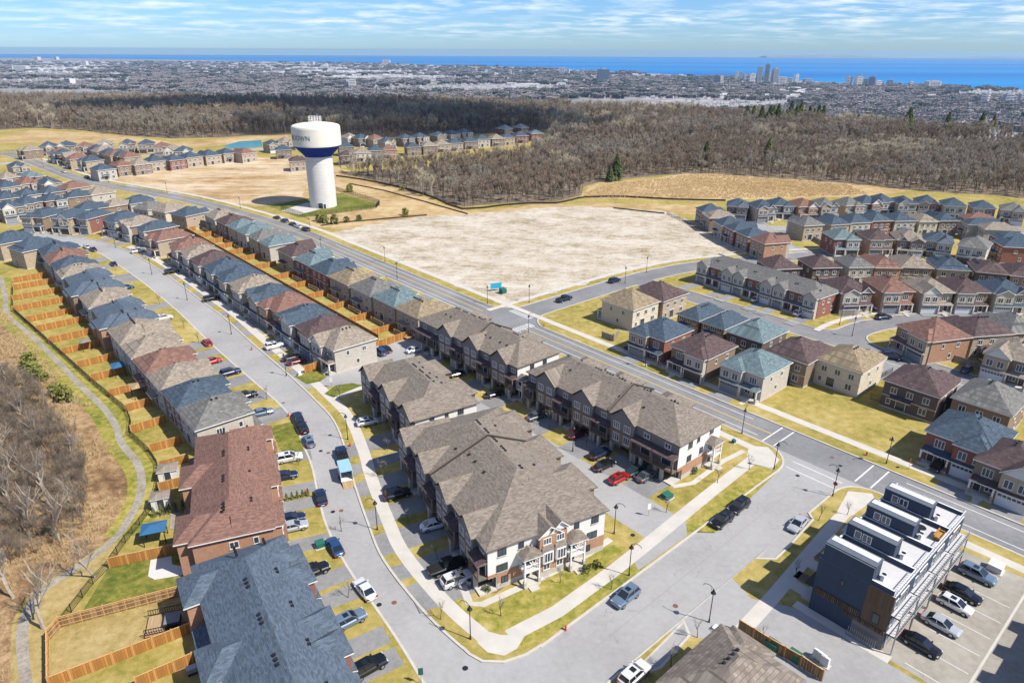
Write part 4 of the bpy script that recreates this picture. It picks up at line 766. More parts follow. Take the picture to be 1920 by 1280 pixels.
def porch_end(par, L, yc, w=2.6, side=1):
    """two-storey entrance porch with a balcony, standing against the end wall x = L"""
    x0 = L + .06; b = MB(); b.box(x0, x0 + 1.7, yc - w / 2, yc + w / 2, 2.55, 2.75, 'trim'); b.obj('balcony', par); b = MB(); b.box(x0, x0 + 1.9, yc - w / 2, yc + w / 2, 0, .35, 'concrete'); b.obj('porch', par); b = MB(); b.box(x0 + 1.9, x0 + 2.8, yc - .7, yc + .7, 0, .18, 'concrete'); b.obj('step', par)
    r = MB(); r.prism([(x0, yc - w / 2 - .3), (x0 + 2.0, yc - w / 2 - .3), (x0 + 2.0, yc + w / 2 + .3), (x0, yc + w / 2 + .3)], 5.0, 5.15, 'trim')
    a = [(x0, yc - w / 2 - .3, 5.15), (x0 + 2.0, yc - w / 2 - .3, 5.15), (x0 + 2.0, yc + w / 2 + .3, 5.15), (x0, yc + w / 2 + .3, 5.15), (x0, yc, 6.0), (x0 + .9, yc, 6.0)]
    for f in ((0, 1, 5, 4), (1, 2, 5), (2, 3, 4, 5)): r.face([a[i] for i in f], 'roof_H')
    r.obj('porch_roof', par)
    p = MB(); p.box(-.11, .11, -.11, .11, 0, 5.0, 'trim'); p.box(-.2, .2, -.2, .2, 0, 1.1, 'wall_stone'); pm = p.mesh('post')
    for q in (-1, 1): link('post', pm, par, (x0 + 1.6, yc + q * (w / 2 - .15), 0))
    rl = link('railing', railing_mesh(w - .3, 1.0, 'trim'), par, (x0 + 1.62, yc - w / 2 + .15, 2.75)); rl.rotation_euler = (0, 0, R(90))
    for q in (-1, 1): link('railing', railing_mesh(1.5, 1.0, 'trim'), par, (x0 + .1, yc + q * (w / 2 - .1), 2.75))
    link('door', door_mesh(), par, (x0 + .002, yc, .35), R(90)); link('door', door_mesh(1.6, 2.1, 'glass'), par, (x0 + .002, yc, 2.76), R(90))
def terrace3(p0, p1, D, bays, label, group, ze=7.5, pitch=.5, brickm='wall_brown', hips=(1, 1), parties=(), rear_gables=(), end_porches=(), end_wins=(), mid_bay=None, far_plain=True):
    L = math.hypot(p1[0] - p0[0], p1[1] - p0[1]); rot = math.atan2(p1[1] - p0[1], p1[0] - p0[0])
    t = empty('townhouse_row', (*p0, 0), rot, label, 'townhouses', group)
    b = MB(); b.box(0, L, 1.4, D, 0, 2.5, 'wall_stone'); b.obj('ground_floor_wall', t)
    b = MB(); b.box(0, L, 0, D, 2.5, ze, 'siding_white'); b.box(L, L + .06, .0, D, 2.3, 2.9, 'wall_orange'); b.box(L, L + .055, 1.4, D, 1.0, 2.3, 'wall_orange'); b.box(L, L + .05, 1.4, D, 0, 1.0, 'wall_stone')
    b.box(-.03, L - .002, -.05, -.001, 2.5, ze - .01, 'siding_grey'); b.obj('wall', t)
    r = MB(); zr = hip(r, 0, L, 0, D, ze, pitch, 'roof_H', ends=hips, trim='trim_brown')
    hw = D / 2 + .45
    zf = lambda x, y: ze + .2 + (hw - abs(y - D / 2)) * pitch
    x = 0.0; pier = MB(); pier.box(-.32, .32, -.32, .32, 0, 2.5, 'wall_stone'); pierm = pier.mesh('pier')
    post = MB(); post.box(-.12, .12, -.12, .12, 2.7, 5.05, 'trim_brown'); postm = post.mesh('post')
    sc_ = L / sum(w for _, w in bays)
    for kind, w0 in bays:
        w = w0 * sc_; xc = x + w / 2
        link('pier', pierm, t, (x + .35, -.35, 0))
        gm = garage_mesh(min(2.9, w - 1.2), 2.15, 'garage_dark'); link('garage_door', gm, t, (xc - .3, 1.395, .05))
        if kind == 'G':
            s_ = MB(); s_.box(x + .12, x + w - .12, -.8, -.05, 2.35, 5.1, brickm); s_.box(x + .12, x + w - .12, -.8, -.05, 5.1, ze, 'siding_grey'); s_.box(x + .05, x + w - .05, -.86, -.05, 5.0, 5.2, 'trim_brown'); s_.obj('bay_wall', t)
            gable(r, xc, w - .24, -.8, D * .42, ze, min(.82, (zr - ze - .35) / (w / 2 + .3)), 'roof_H', 'siding_grey', 'trim_dark')
            for q in (-1, 1):
                window(t, xc + q * w * .22, -.802, 3.0, 0, 1.5, 1.6, 3, 'trim'); window(t, xc + q * w * .22, -.802, 5.6, 0, 1.5, 1.35, 3, 'trim')
            link('pier', pierm, t, (x + w - .35, -.45, 0))
        else:
            s_ = MB(); s_.box(x + .02, x + w - .02, -1.5, -.052, 2.4, 2.65, 'trim_brown'); s_.obj('balcony', t)
            link('railing', railing_mesh(w - .2, 1.0, 'trim_brown'), t, (x + .1, -1.42, 2.65))
            for xx in (x + .15, x + w - .15): link('post', postm, t, (xx, -1.4, 0))
            c_ = MB(); c_.prism([(x - .1, -1.75), (x + w + .1, -1.75), (x + w + .1, -.052), (x - .1, -.052)], 5.05, 5.2, 'trim_brown')
            c_.face([(x - .1, -1.75, 5.2), (x + w + .1, -1.75, 5.2), (x + w + .1, -.052, 5.72), (x - .1, -.052, 5.72)], 'roof_N'); c_.obj('balcony_roof', t)
            link('door', door_mesh(2.0, 2.1, 'glass'), t, (xc, -.052, 2.66)); window(t, xc, -.052, 6.0, 0, 1.3, 1.0, 2, 'trim')
            pl = MB(); pl.box(-.28, .28, -.28, .28, 0, 2.4, 'wall_stone'); link('pier', pl.mesh('pier'), t, (xc, -1.2, 0))
            s_ = MB(); s_.box(-.9, .9, -1.4, 1.3, 0, .25, 'concrete'); link('step', s_.mesh('step'), t, (xc + w * .3, 0, 0)); link('door', door_mesh(), t, (xc + w * .3, 1.395, .25))
        x += w
    for xc, w in rear_gables: gable_rear(r, xc, w, D, D * .58, ze, min(.5, (zr - ze - .35) / (w / 2 + .3)))
    if mid_bay:
        y0, y1 = mid_bay; s_ = MB(); s_.box(L + .06, L + .9, y0, y1, 0, ze - .15, 'wall_orange'); s_.box(L + .06, L + .93, y0 - .03, y1 + .03, 0, 1.0, 'wall_stone'); s_.obj('bay_wall', t)
        for k, yc in enumerate((y0 + (y1 - y0) * .27, y0 + (y1 - y0) * .75)):
            window(t, L + .902, yc, 5.7, 90, 1.3, 1.1, 3); window(t, L + .902, yc, 1.2, 90, 1.1, 1.1, 2)
            o_ = MB(); o_.box(L + .9, L + 1.4, yc - .85, yc + .85, 2.6, 4.9, 'trim'); o_.face([(L + 1.5, yc - .95, 4.9), (L + 1.5, yc + .95, 4.9), (L + .9, yc + .85, 5.4), (L + .9, yc - .85, 5.4)], 'roof_H'); o_.obj('bay_window', t)
            window(t, L + 1.402, yc, 2.9, 90, 1.4, 1.7, 3)
        g_ = MB(); gable(g_, 0, 3.3, 0, 5.0, ze - .15, .75, 'roof_H', 'siding_white', 'trim'); go = g_.obj('gable_roof', t, (L + .9, y0 + 1.6, 0), R(90))
        g_ = MB(); gable(g_, 0, 2.6, 0, 7.0, ze + .2, .9, 'roof_H', 'siding_white', 'trim'); g_.obj('gable_roof', t, (L + .9, y1 - 1.2, 0), R(90))
    ro = r.obj('roof', t)
    for px_ in parties: party_wall(t, px_, D, ze, pitch)
    for yc, zz_, ww in end_wins: window(t, L + .062, yc, zz_, 90, ww, 1.25, 2 if ww > 1 else 1, 'trim_dark')
    for yc in end_porches: porch_end(t, L, yc)
    pts = []
    rng = random.Random(label); xx = 3.0
    while xx < L - hw * .8:
        pts += [(xx, D / 2 + .8), (xx + .7, D / 2 + .8), (xx + 1.4, D / 2 + .8)] if rng.random() < .75 else []
        pts += [(xx + rng.uniform(-1, 1), D * rng.choice((.25, .3, .7, .75)))]; xx += 3.1
    vents(t, [p for p in pts if hw * .6 < p[0] < L - hw * .9], zf)
    for i in range(7): yy = D * rng.uniform(.2, .8); link('vent_pipe', PIPE, t, (L * (i + 1) / 8.5, yy, zf(0, yy)))
    return t
def gable_rear(mb, xc, w, yb, yi, z, pitch, rm='roof_H', wm='wall_brown', proj=2.2, tm='trim_brown'):
    oh, th = .4, .2; x0, x1 = xc - w / 2 - oh, xc + w / 2 + oh; zt = z + th; zr = zt + (w / 2 + oh) * pitch; y = yb + proj; yr = y - (w / 2 + oh) * .9
    mb.face([(x0, y, zt), (x0, yi, zt), (xc, yi, zr), (xc, yr, zr)][::-1], rm); mb.face([(x1, y, zt), (x1, yi, zt), (xc, yi, zr), (xc, yr, zr)], rm); mb.face([(x0, y, zt), (x1, y, zt), (xc, yr, zr)][::-1], rm)
    mb.box(x0, x1, yb - .5, y, z, zt - .005, tm); mb.box(x0 + oh, x1 - oh, yb - .5, y - oh, 0, z, wm)
bt = [('B', 4.0), ('G', 5.6), ('B', 4.2), ('G', 5.6), ('B', 4.0), ('G', 5.6)]
GT = 'townhouse rows around the lane'
terrace3(AB(88.2, 95.0), AB(88.2, 56.6), 12.6, [('B', 3.0), ('G', 5.6), ('B', 4.6), ('G', 5.6), ('B', 4.4), ('G', 5.6), ('B', 4.6), ('B', 4.6)], 'long taupe roofed townhouse row with its white end wall facing the cross street', GT, 7.6, .5,
         'wall_brown', parties=(22.5,), end_porches=(9.6,), end_wins=((3.2, 3.2, 1.2), (3.2, 5.9, 1.1), (5.6, 6.2, .7), (6.8, 3.4, .9), (9.6, 6.4, 1.0)), rear_gables=((6, 6), (16, 6), (28, 6)))
terrace3(AB(87.9, 135.3), AB(87.9, 98.2), 12.4, [('B', 5.0), ('B', 4.0), ('G', 5.4), ('B', 4.4), ('G', 5.6), ('B', 4.4), ('G', 5.6), ('B', 2.6)], 'taupe roofed townhouse row nearest the zebra crossing, beside the parking court', GT, 7.6, .5,
         'wall_brown', parties=(20.5,), end_porches=(1.0,), end_wins=((4.2, 3.2, 1.2), (4.2, 5.9, 1.1), (8.0, 5.9, 1.1)), rear_gables=((8, 6), (27, 6)))
terrace3(AB(54.8, 92.0), AB(46.6, 57.9), 19.4, [('G', 5.4), ('B', 4.2), ('G', 5.6), ('B', 4.2), ('G', 5.6), ('B', 4.0), ('G', 5.6), ('B', 3.4)], 'large corner townhouse block with broad taupe roof and white and orange brick end', GT, 7.3, .44,
         'wall_brown', parties=(15.0,), end_porches=(6.1, 13.7), end_wins=((2.2, 3.0, 1.7), (2.2, 5.7, 1.3), (2.6, .8, 1.1), (5.2, 5.8, .8), (17.2, 3.0, 1.7), (17.6, 5.7, 1.2), (16.4, .8, 1.1), (14.4, 5.8, .8)), mid_bay=(7.7, 12.2), rear_gables=((6, 7), (16, 7), (26, 7)))
terrace3(AB(62.6, 118.8), AB(58.9, 93.9), 13.0, [('G', 5.4), ('B', 4.2), ('G', 5.6), ('B', 3.6), ('G', 5.4)], 'short taupe roofed townhouse row between parking court and corner block', GT, 7.3, .5,
         'wall_brown', end_wins=((3.4, 5.9, .9), (6.5, 5.9, .7), (9.5, 5.9, 1.2)), rear_gables=((7, 7), (18, 7)))
# two-storey terraces left of the curved street and the grey terrace upper right
def terrace2(p0, p1, D, n, rc, wm, am, label, ze=6.0, pitch=.5, hips=(1, 1), gab=True, rearbits=True, parties=(), trimg='trim'):
    L = math.hypot(p1[0] - p0[0], p1[1] - p0[1]); rot = math.atan2(p1[1] - p0[1], p1[0] - p0[0]); rm = 'roof_' + rc
    t = empty('townhouse_row', (*p0, 0), rot, label, 'townhouses', 'two-storey terraces')
    DR = D; D = D - (2.2 if rearbits else 0)
    b = MB(); b.box(0, L, 1.2, D, 0, ze, 'wall_' + wm); r = MB(); zr = hip(r, 0, L, 1.2, D, ze, pitch, rm, ends=hips, trim=trimg)
    hw = (D - 1.2) / 2 + .45; ym = (D + 1.2) / 2; zf = lambda x, y: ze + .2 + (hw - abs(y - ym)) * pitch
    uw = L / n; cb = MB(); cb.box(-.13, .13, -.13, .13, 0, 2.7, 'trim'); cb.box(-.22, .22, -.22, .22, 0, 1.2, 'wall_stone'); cm = cb.mesh('column')
    for i in range(n):
        x = i * uw; xc = x + uw / 2; s = 1 if i % 2 else -1
        gx = xc + s * uw * .2; gw = uw * .56
        b.box(gx - gw / 2, gx + gw / 2, -.1, 1.198, 0, ze - .01, 'wall_' + am)
        zz_ = min(.75, (zr - ze - .15) / (gw / 2 + .4))
        gable(r, gx, gw, -.1, ym, ze, zz_, rm, 'wall_' + am, hipped=not gab)
        link('garage_door', garage_mesh(min(2.9, gw - .5), 2.2, 'garage_white' if i % 2 else 'garage_grey'), t, (gx, -.102, .05))
        for q in (-.24, .24): window(t, gx + q * gw, -.102, 3.5, 0, 1.1, 1.6, 2)
        pc = xc - s * uw * .3; pw = uw * .42
        window(t, pc, 1.198, 3.6, 0, 1.2, 1.5, 2); link('door', door_mesh(), t, (pc, 1.198, .4))
        c_ = MB(); c_.prism([(pc - pw / 2, -.6), (pc + pw / 2, -.6), (pc + pw / 2, 1.198), (pc - pw / 2, 1.198)], 2.7, 2.85, 'trim')
        c_.face([(pc - pw / 2, -.6, 2.85), (pc + pw / 2, -.6, 2.85), (pc + pw / 2, 1.198, 3.45), (pc - pw / 2, 1.198, 3.45)], rm)
        c_.prism([(gx - gw / 2, -.75), (gx + gw / 2, -.75), (gx + gw / 2, -.1), (gx - gw / 2, -.1)], 2.7, 2.85, 'trim'); c_.face([(gx - gw / 2, -.75, 2.85), (gx + gw / 2, -.75, 2.85), (gx + gw / 2, -.1, 3.2), (gx - gw / 2, -.1, 3.2)], rm)
        c_.obj('porch_roof', t); s_ = MB(); s_.box(pc - pw / 2, pc + pw / 2, -.7, 1.19, 0, .35, 'concrete'); s_.obj('porch', t)
        for q in (-1, 1): link('column', cm, t, (pc + q * (pw / 2 - .2), -.45, 0))
        for q in (-.27, .05, .3): window(t, xc + q * uw, D + .002, 3.7, 180, 1.1, 1.3, 2)
        link('door', door_mesh(1.8, 2.1, 'glass'), t, (xc + .8, D + .002, .4), R(180)); window(t, xc - uw * .25, D + .002, 1.0, 180, 1.3, 1.4, 2)
        if rearbits and i % 2 == 0: gable_rear(r, xc - (uw * .12 if i else -.2), uw * .8, D, ym, ze, min(pitch, (zr - ze - .3) / (uw * .4 + .4)), rm, 'wall_' + wm, 2.4, trimg)
        elif rearbits:
            c_ = MB(); c_.box(xc - uw * .3, xc + uw * .32, D + .01, D + 1.8, 0, 2.8, 'wall_' + wm); c_.face([(xc + uw * .35, D + 2.1, 2.8), (xc - uw * .33, D + 2.1, 2.8), (xc - uw * .33, D + .01, 3.7), (xc + uw * .35, D + .01, 3.7)], rm)
            c_.box(xc - uw * .33, xc + uw * .35, D + .01, D + 2.1, 2.68, 2.795, 'trim'); c_.obj('rear_extension', t)
        for k in range(3): link('roof_vent', VENT, t, (xc + (k - 1) * .75, ym + .8, zf(0, ym + .8)))
        link('roof_vent', VENT, t, (xc + uw * .2, ym - hw * .5, zf(0, ym - hw * .5))); link('roof_vent', VENT, t, (xc + uw * .3, ym - hw * .5, zf(0, ym - hw * .5)))
    b.obj('wall', t); r.obj('roof', t)
    for px_ in parties:
        pass
    for q, xx, a_ in ((0, -.002, 270), (1, L + .002, 90)):
        for yy, zz_, ww in ((D * .3, 3.9, .8), (D * .55, 3.9, 1.3), (D * .75, 1.2, .9), (D * .4, 1.2, .9)): window(t, xx, yy, zz_, a_, ww, 1.2, 1 if ww < 1 else 2)
    # one drive per home
    c0, s0 = math.cos(rot), math.sin(rot)
    return t, lambda u, v: (p0[0] + u * c0 - v * s0, p0[1] + u * s0 + v * c0), L
DBL = 'semi-detached houses'
terrace2(AB(39.8, 183.2), AB(39.8, 201.6), 13.4, 2, 'S', 'orange', 'stone', 'wide charcoal roofed double house by the footpath, nearer of two', pitch=.46, gab=False)
terrace2(AB(39.8, 215.3), AB(39.8, 236.4), 13.4, 2, 'S', 'brown', 'stone', 'wide charcoal roofed double house by the footpath, farther of two', pitch=.46, gab=False)
t1, f1, L1 = terrace2((-33.6, 81.0), (-44.6, 109.3), 14.2, 4, 'R', 'orange', 'orange', 'red-brown roofed brick terrace left of the curved street', pitch=.5, gab=False)
t2, f2, L2 = terrace2((-13.4, 50.0), (-31.6, 78.9), 15.0, 5, 'S', 'orange', 'red', 'slate blue roofed brick terrace at the bottom of the picture', pitch=.52, gab=False)
for f_, L_, n_ in ((f1, L1, 4), (f2, L2, 5)):
    for i in range(n_):
        xc = L_ / n_ * (i + .5) + (1 if i % 2 else -1) * L_ / n_ * .2
        lay('driveway', [f_(xc - 1.6, -6.6), f_(xc + 1.6, -6.6), f_(xc + 1.6, -.1), f_(xc - 1.6, -.1)], 'drive', 3)
t3, f3, L3 = terrace2((60.2, 214.6), (85.3, 180.3), 11.5, 6, 'G', 'red', 'stone', 'long grey roofed terrace with white gables above the side street', pitch=.52, rearbits=False)
for i in range(6):
    xc = L3 / 6 * (i + .5) + (1 if i % 2 else -1) * L3 / 6 * .2
    lay('driveway', [f3(xc - 1.6, -9), f3(xc + 1.6, -9), f3(xc + 1.6, -.1), f3(xc - 1.6, -.1)], 'drive', 3)
# brown roofed house at the bottom edge, only its roof in the picture
hb = empty('house', (*(24.4, 54.8), 0), R(131.3), 'taupe hip roofed house cut off by the bottom edge of the picture', 'house')
b = MB(); b.box(-5, 5, -6, 6, 0, 5.6, 'wall_brown'); b.obj('wall', hb)
r = MB(); z9 = hip(r, -5, 5, -6, 6, 5.6, .55, 'roof_H', trim='trim_brown'); gable(r, 1.5, 5, -7, 0, 5.6, .5, 'roof_H', 'siding_grey', 'trim_brown', hipped=True); r.obj('roof', hb)
for i in range(4): link('roof_vent', VENT, hb, (.8, -2.0 + i * .9, z9 - .45))
for q in (-2.5, 2.5): window(hb, q, 6.002, 3.4, 180); window(hb, 5.002, q, 3.4, 90)
# ------------------------------------------------------------------ modern flat roofed block
planked('clad_blue', (0.052, 0.068, 0.098), 0.2, 0.06, True, 0.85); planked('clad_brown', (0.125, 0.085, 0.055), 0.2, 0.15, True, 0.7)
plain('roof_felt', (0.10, 0.115, 0.14), 0.9, var=0.1); plain('deck_white', (0.47, 0.46, 0.45), 0.8, var=0.06, scale=0.8); plain('cap_white', (0.66, 0.66, 0.66), 0.5, var=0.04); planked('screen_wood', (0.15, 0.10, 0.065), 0.22, 0.4, True, 0.3)
mo = AB(77.9, 27.0); mrot = R(41.3)     # local x: along a ; local y: +b
mdn = empty('apartment_block', (*mo, 0), mrot, 'dark blue flat roofed apartment block with white roof terraces', 'apartment block')
MD = 10.8; UW = 6.05; ZR = 8.6
MW = MD - 1.2
b = MB(); b.box(0, 4 * UW, -MW, 0, 0, ZR, 'clad_blue', 'deck_white'); b.box(-.05, 0, -MW + .003, -MW + 3.2, 2.6, ZR, 'clad_brown'); b.box(-.06, 0, -MW + .002, -MW + 4.0, 0, 2.4, 'siding_grey')
b.obj('wall', mdn)
for i in range(4):
    x0 = i * UW
    pb = MB()
    for (xa, xb, ya, yb) in ((x0 + .05, x0 + .28, -MW + .3, -.1), (x0 + .3, x0 + UW, -.33, -.1)):
        pb.box(xa, xb, ya, yb, ZR - .2, ZR + .75, 'clad_blue', 'cap_white')
    if i == 3: pb.box(4 * UW - .25, 4 * UW - .02, -MW + .3, -.1, ZR - .2, ZR + .6, 'clad_blue', 'cap_white')
    pb.obj('parapet', mdn)
    sb = MB(); sb.box(x0 + (.34 if i else .01), x0 + 2.5, -6.6, -.36, ZR + .002, ZR + 2.5, 'clad_blue', 'roof_felt'); sb.box(x0 + .26, x0 + 2.58, -6.68, -.28, ZR + 2.5, ZR + 2.62, 'trim_dark', 'roof_felt')
    sb.box(x0 + 1.3, x0 + 2.3, -6.4, -.5, ZR + 2.6, ZR + 2.66, 'cap_white'); st = sb.obj('stair_house', mdn)
    link('door', door_mesh(1.0, 2.0, 'glass'), st, (x0 + 2.502, -1.9, ZR + .1), R(90)); window(st, x0 + 2.502, -3.1, ZR + .8, 90, 1.2, 1.2, 2, 'cap_white', sill=False)
    if i: window(st, x0 + .338, -1.9, ZR + .9, 270, .9, 1.2, 1, 'cap_white', sill=False); window(st, x0 + .338, -3.1, ZR + .9, 270, 1.2, 1.2, 2, 'cap_white', sill=False)
    ac = MB(); ac.box(-.5, .5, -.2, .2, 0, .8, 'cap_white'); ac.lathe([(.3, .8), (.28, .83), (0, .83)], 'metal_black', 10); acm = ac.mesh('air_conditioner')
    tag(link('air_conditioner', acm, None, (mo[0] + (x0 + 2.2) * AX[0] + (-7.2) * BX[0], mo[1] + (x0 + 2.2) * AX[1] + (-7.2) * BX[1], ZR + .006), mrot), f'white air conditioner on the {ORD(i + 1)} roof terrace from the camera side', 'air conditioner', 'air conditioners on the modern block')
    rl = link('railing', railing_mesh(UW - .3, 1.0, 'cap_white', .5), mdn, (x0 + .25, -MW + .1, ZR))
    # balconies on the parking side
    for z0 in (2.9, 5.8):
        bb = MB(); bb.box(x0 + .1, x0 + UW - .1, -MW - 1.2, -MW - .002, z0 - .2, z0, 'trim_dark', 'deck_white'); bb.obj('balcony', mdn)
        link('railing', railing_mesh(UW - .4, 1.0, 'metal_grey', .6), mdn, (x0 + .2, -MW - 1.14, z0))
        link('door', door_mesh(2.4, 2.2, 'glass'), mdn, (x0 + UW * .5, -MW - .004, z0)); window(mdn, x0 + UW * .15, -MW - .004, z0 + .6, 0, 1.0, 1.4, 1, 'cap_white', sill=False)
    for xx in (x0 + .15, x0 + UW - .15):
        bb = MB(); bb.box(xx - .07, xx + .07, -MW - 1.19, -MW - 1.05, 0, 5.8, 'metal_grey'); bb.obj('post', mdn)
    link('garage_door', garage_mesh(4.4, 2.3, 'garage_grey'), mdn, (x0 + UW * .5, -MW - .004, .05))
    # street side porches
    bb = MB(); bb.box(x0 + 1, x0 + 4.2, .004, 1.6, 0, .5, 'concrete'); bb.box(x0 + 1, x0 + 4.2, .004, 1.5, 2.7, 2.9, 'trim_dark'); bb.obj('porch', mdn); link('door', door_mesh(), mdn, (x0 + 2.2, .004, .5), R(180))
    for z0 in (3.3, 6.2): window(mdn, x0 + 2.0, .004, z0, 180, 2.0, 1.6, 3, 'trim_dark', sill=False); window(mdn, x0 + 4.6, .004, z0, 180, 1.2, 1.6, 2, 'trim_dark', sill=False)
window(mdn, -.004, -3.4, 6.2, 270, .5, .9, 1, 'trim_dark', sill=False); window(mdn, -.052, -MW + 1.5, 3.4, 270, .9, 1.6, 1, 'trim_dark', sill=False)
for (y0, y1, z0, z1) in ((-6.2, -.3, 3.1, 4.0), (-MW + .1, -4.2, 2.35, 3.0)):
    bb = MB(); n = int((y1 - y0) / .24)
    for k in range(n): yy = y0 + (y1 - y0) * k / n; bb.box(-.22, -.07, yy, yy + .14, z0, z1, 'screen_wood')
    o_ = bb.obj('wood_screen', mdn); o_['kind'] = 'stuff'
bb = MB()
for k in range(14): yy = -MW + .6 + k * .26; bb.box(-.75, -.70, yy, yy + .05, .1, 1.5, 'metal_grey'); bb.box(-.72, -.1, yy, yy + .05, 1.45, 1.5, 'metal_grey')
bb.box(-.78, -.68, -MW + .5, -MW + 4.2, .05, .12, 'metal_grey'); bkx = mo
o_ = bb.obj('bike_rack', None, (*mo, 0), mrot); tag(o_, 'grey metal bike rack against the end of the modern block', 'bike rack')
# its twin across the parking court: outside the frame, only its shadow reaches the picture
tw_ = copy_tree(mdn); tw_.location = (*AB(79.5, -.4), 0); tw_['label'] = 'second dark blue flat roofed block, beyond the parking court at the right edge'
# roof terrace furniture
plain('wicker', (0.36, 0.20, 0.06), var=0.2); plain('box_brown', (0.20, 0.085, 0.05), var=0.15)
def onroof(u, v): return (mo[0] + u * AX[0] + v * BX[0], mo[1] + u * AX[1] + v * BX[1], ZR + .006)
b = MB(); b.box(-1.0, 1.0, -.8, .8, 0, .75, 'box_brown'); b.box(-1.05, 1.05, -.85, .85, .75, .88, 'deck_white'); b.obj('hot_tub', None, onroof(2 * UW + 1.6 + 2.1, -3.4), mrot); tag(bpy.data.objects['hot_tub'], 'brown hot tub with pale cover on the roof terrace', 'hot tub')
sf = empty('sofa', onroof(2 * UW + 4.2, -8.8), mrot, 'orange wicker sofa on the roof terrace', 'sofa'); b = MB(); b.box(-1.1, 1.1, -.4, .4, .1, .4, 'wicker'); b.obj('seat', sf); b = MB(); b.box(-1.1, 1.1, .3, .45, .1, .85, 'wicker'); b.obj('backrest', sf)
for q in (-1.1, .95): b = MB(); b.box(q, q + .15, -.4, .3, .1, .65, 'wicker'); b.obj('armrest', sf)
tb = empty('patio_table', onroof(2 * UW + 3.6, -6.6), mrot, 'black round patio table on the roof terrace', 'table'); b = MB(); b.lathe([(.7, .7), (.7, .74), (0, .74)], 'metal_black', 14); b.obj('top', tb); b = MB(); b.tube((0, 0, 0), (0, 0, .72), .06, .06, 'metal_black'); b.obj('leg', tb)
bq = MB(); bq.box(-.5, .5, -.3, .3, .6, 1.0, 'metal_black'); bq.box(-.45, .45, -.25, .25, 0, .6, 'metal_black'); bq.obj('barbecue', None, onroof(2 * UW + 3.1, -1.4), mrot); tag(bpy.data.objects['barbecue'], 'black barbecue by the stair house on the roof terrace', 'barbecue')
# ------------------------------------------------------------------ water tower
plain('tower_cream', (0.66, 0.63, 0.53), 0.6, 0.2, var=0.04, scale=0.15); plain('tower_blue', (0.012, 0.035, 0.26), 0.8, 0.1, var=0.05, scale=0.2)
plain('tower_stem', (0.60, 0.58, 0.54), 0.8, var=0.06, scale=0.3); plain('letter_blue', (0.02, 0.045, 0.16), 0.6, var=0)
TW = (-91.5, 329.8)
wt_ = empty('water_tower', (*TW, 0), 0, 'cream and blue water tower on a pale ribbed concrete stem', 'water tower')
pr_ = []; mats_ = []
z = 0.0
while z < 25.0:
    pr_ += [(6.25, z), (6.25, z + 1.42), (6.17, z + 1.45), (6.17, z + 1.53)]; z += 1.56
pr_.append((6.25, 25.3)); b = MB(); b.lathe(pr_, 'tower_stem', 56); b.obj('stem', wt_)
b = MB(); b.lathe([(6.27, 23.6), (6.6, 24.1), (8.4, 25.9), (10.3, 27.9), (11.05, 28.6)], 'tower_blue', 64); b.obj('tank_base', wt_, smooth=True)
b = MB(); b.lathe([(11.0, 28.6), (11.08, 29.2), (11.1, 33), (11.08, 36.4), (10.9, 37.1), (10.4, 37.6), (9.0, 38.0), (6.0, 38.5), (3.0, 38.75), (0, 38.85)], 'tower_cream', 72); tank = b.obj('tank', wt_, smooth=True)
b = MB(); b.lathe([(3.1, 38.7), (3.1, 38.95), (0, 38.95)], 'tower_cream', 28)
for k in range(14):
    a = 2 * math.pi * k / 14; b.tube((2.9 * math.cos(a), 2.9 * math.sin(a), 38.9), (2.9 * math.cos(a), 2.9 * math.sin(a), 41.4), .09, .09, 'trim', 5)
    a2 = 2 * math.pi * (k + 1) / 14
    for zz_ in (39.7, 40.5, 41.3): b.tube((2.9 * math.cos(a), 2.9 * math.sin(a), zz_), (2.9 * math.cos(a2), 2.9 * math.sin(a2), zz_), .08, .08, 'trim', 4)
b.obj('roof_cage', wt_)
for (ax_, ay_, h_) in ((1.2, .4, 3.6), (-1.5, -.6, 3.0), (.2, -1.4, 2.6)): b = MB(); b.tube((ax_, ay_, 38.8), (ax_, ay_, 38.8 + h_), .1, .07, 'trim', 6); b.box(ax_ - .25, ax_ + .25, ay_ - .12, ay_ + .12, 38.6 + h_ - 1, 38.8 + h_, 'metal_grey'); b.obj('antenna', wt_)
link('door', door_mesh(2.2, 2.6, 'metal_black'), wt_, (6.27 * math.cos(R(-88)), 6.27 * math.sin(R(-88)), 0), R(2)); link('door', door_mesh(1.0, 2.1, 'tower_blue'), wt_, (6.27 * math.cos(R(-70)), 6.27 * math.sin(R(-70)), 0), R(20))
def tower_text(word, end_deg, size, z0, rad):
    fc = bpy.data.curves.new('lettering', 'FONT'); fc.body = word; fc.size = size; fc.space_character = 1.12
    fo = bpy.data.objects.new('tmp_text', fc); C.objects.link(fo)
    me = bpy.data.meshes.new_from_object(fo.evaluated_get(bpy.context.evaluated_depsgraph_get())); C.objects.unlink(fo); bpy.data.objects.remove(fo)
    import bmesh
    bm = bmesh.new(); bm.from_mesh(me); bmesh.ops.triangulate(bm, faces=bm.faces); bmesh.ops.subdivide_edges(bm, edges=[e for e in bm.edges if abs(e.verts[0].co.x - e.verts[1].co.x) > .5], cuts=2)
    xm = max(v.co.x for v in bm.verts)
    for v in bm.verts:
        a = R(end_deg) - (xm - v.co.x) / rad; v.co = Vector((rad * math.cos(a), rad * math.sin(a), z0 + v.co.y * 1.12))
    bm.to_mesh(me); bm.free(); me.materials.clear(); me.materials.append(MATS['letter_blue'])
    return link('lettering', me, tank)
lt = tower_text('WATERDOWN', -91.0, 2.75, 31.6, 11.16)
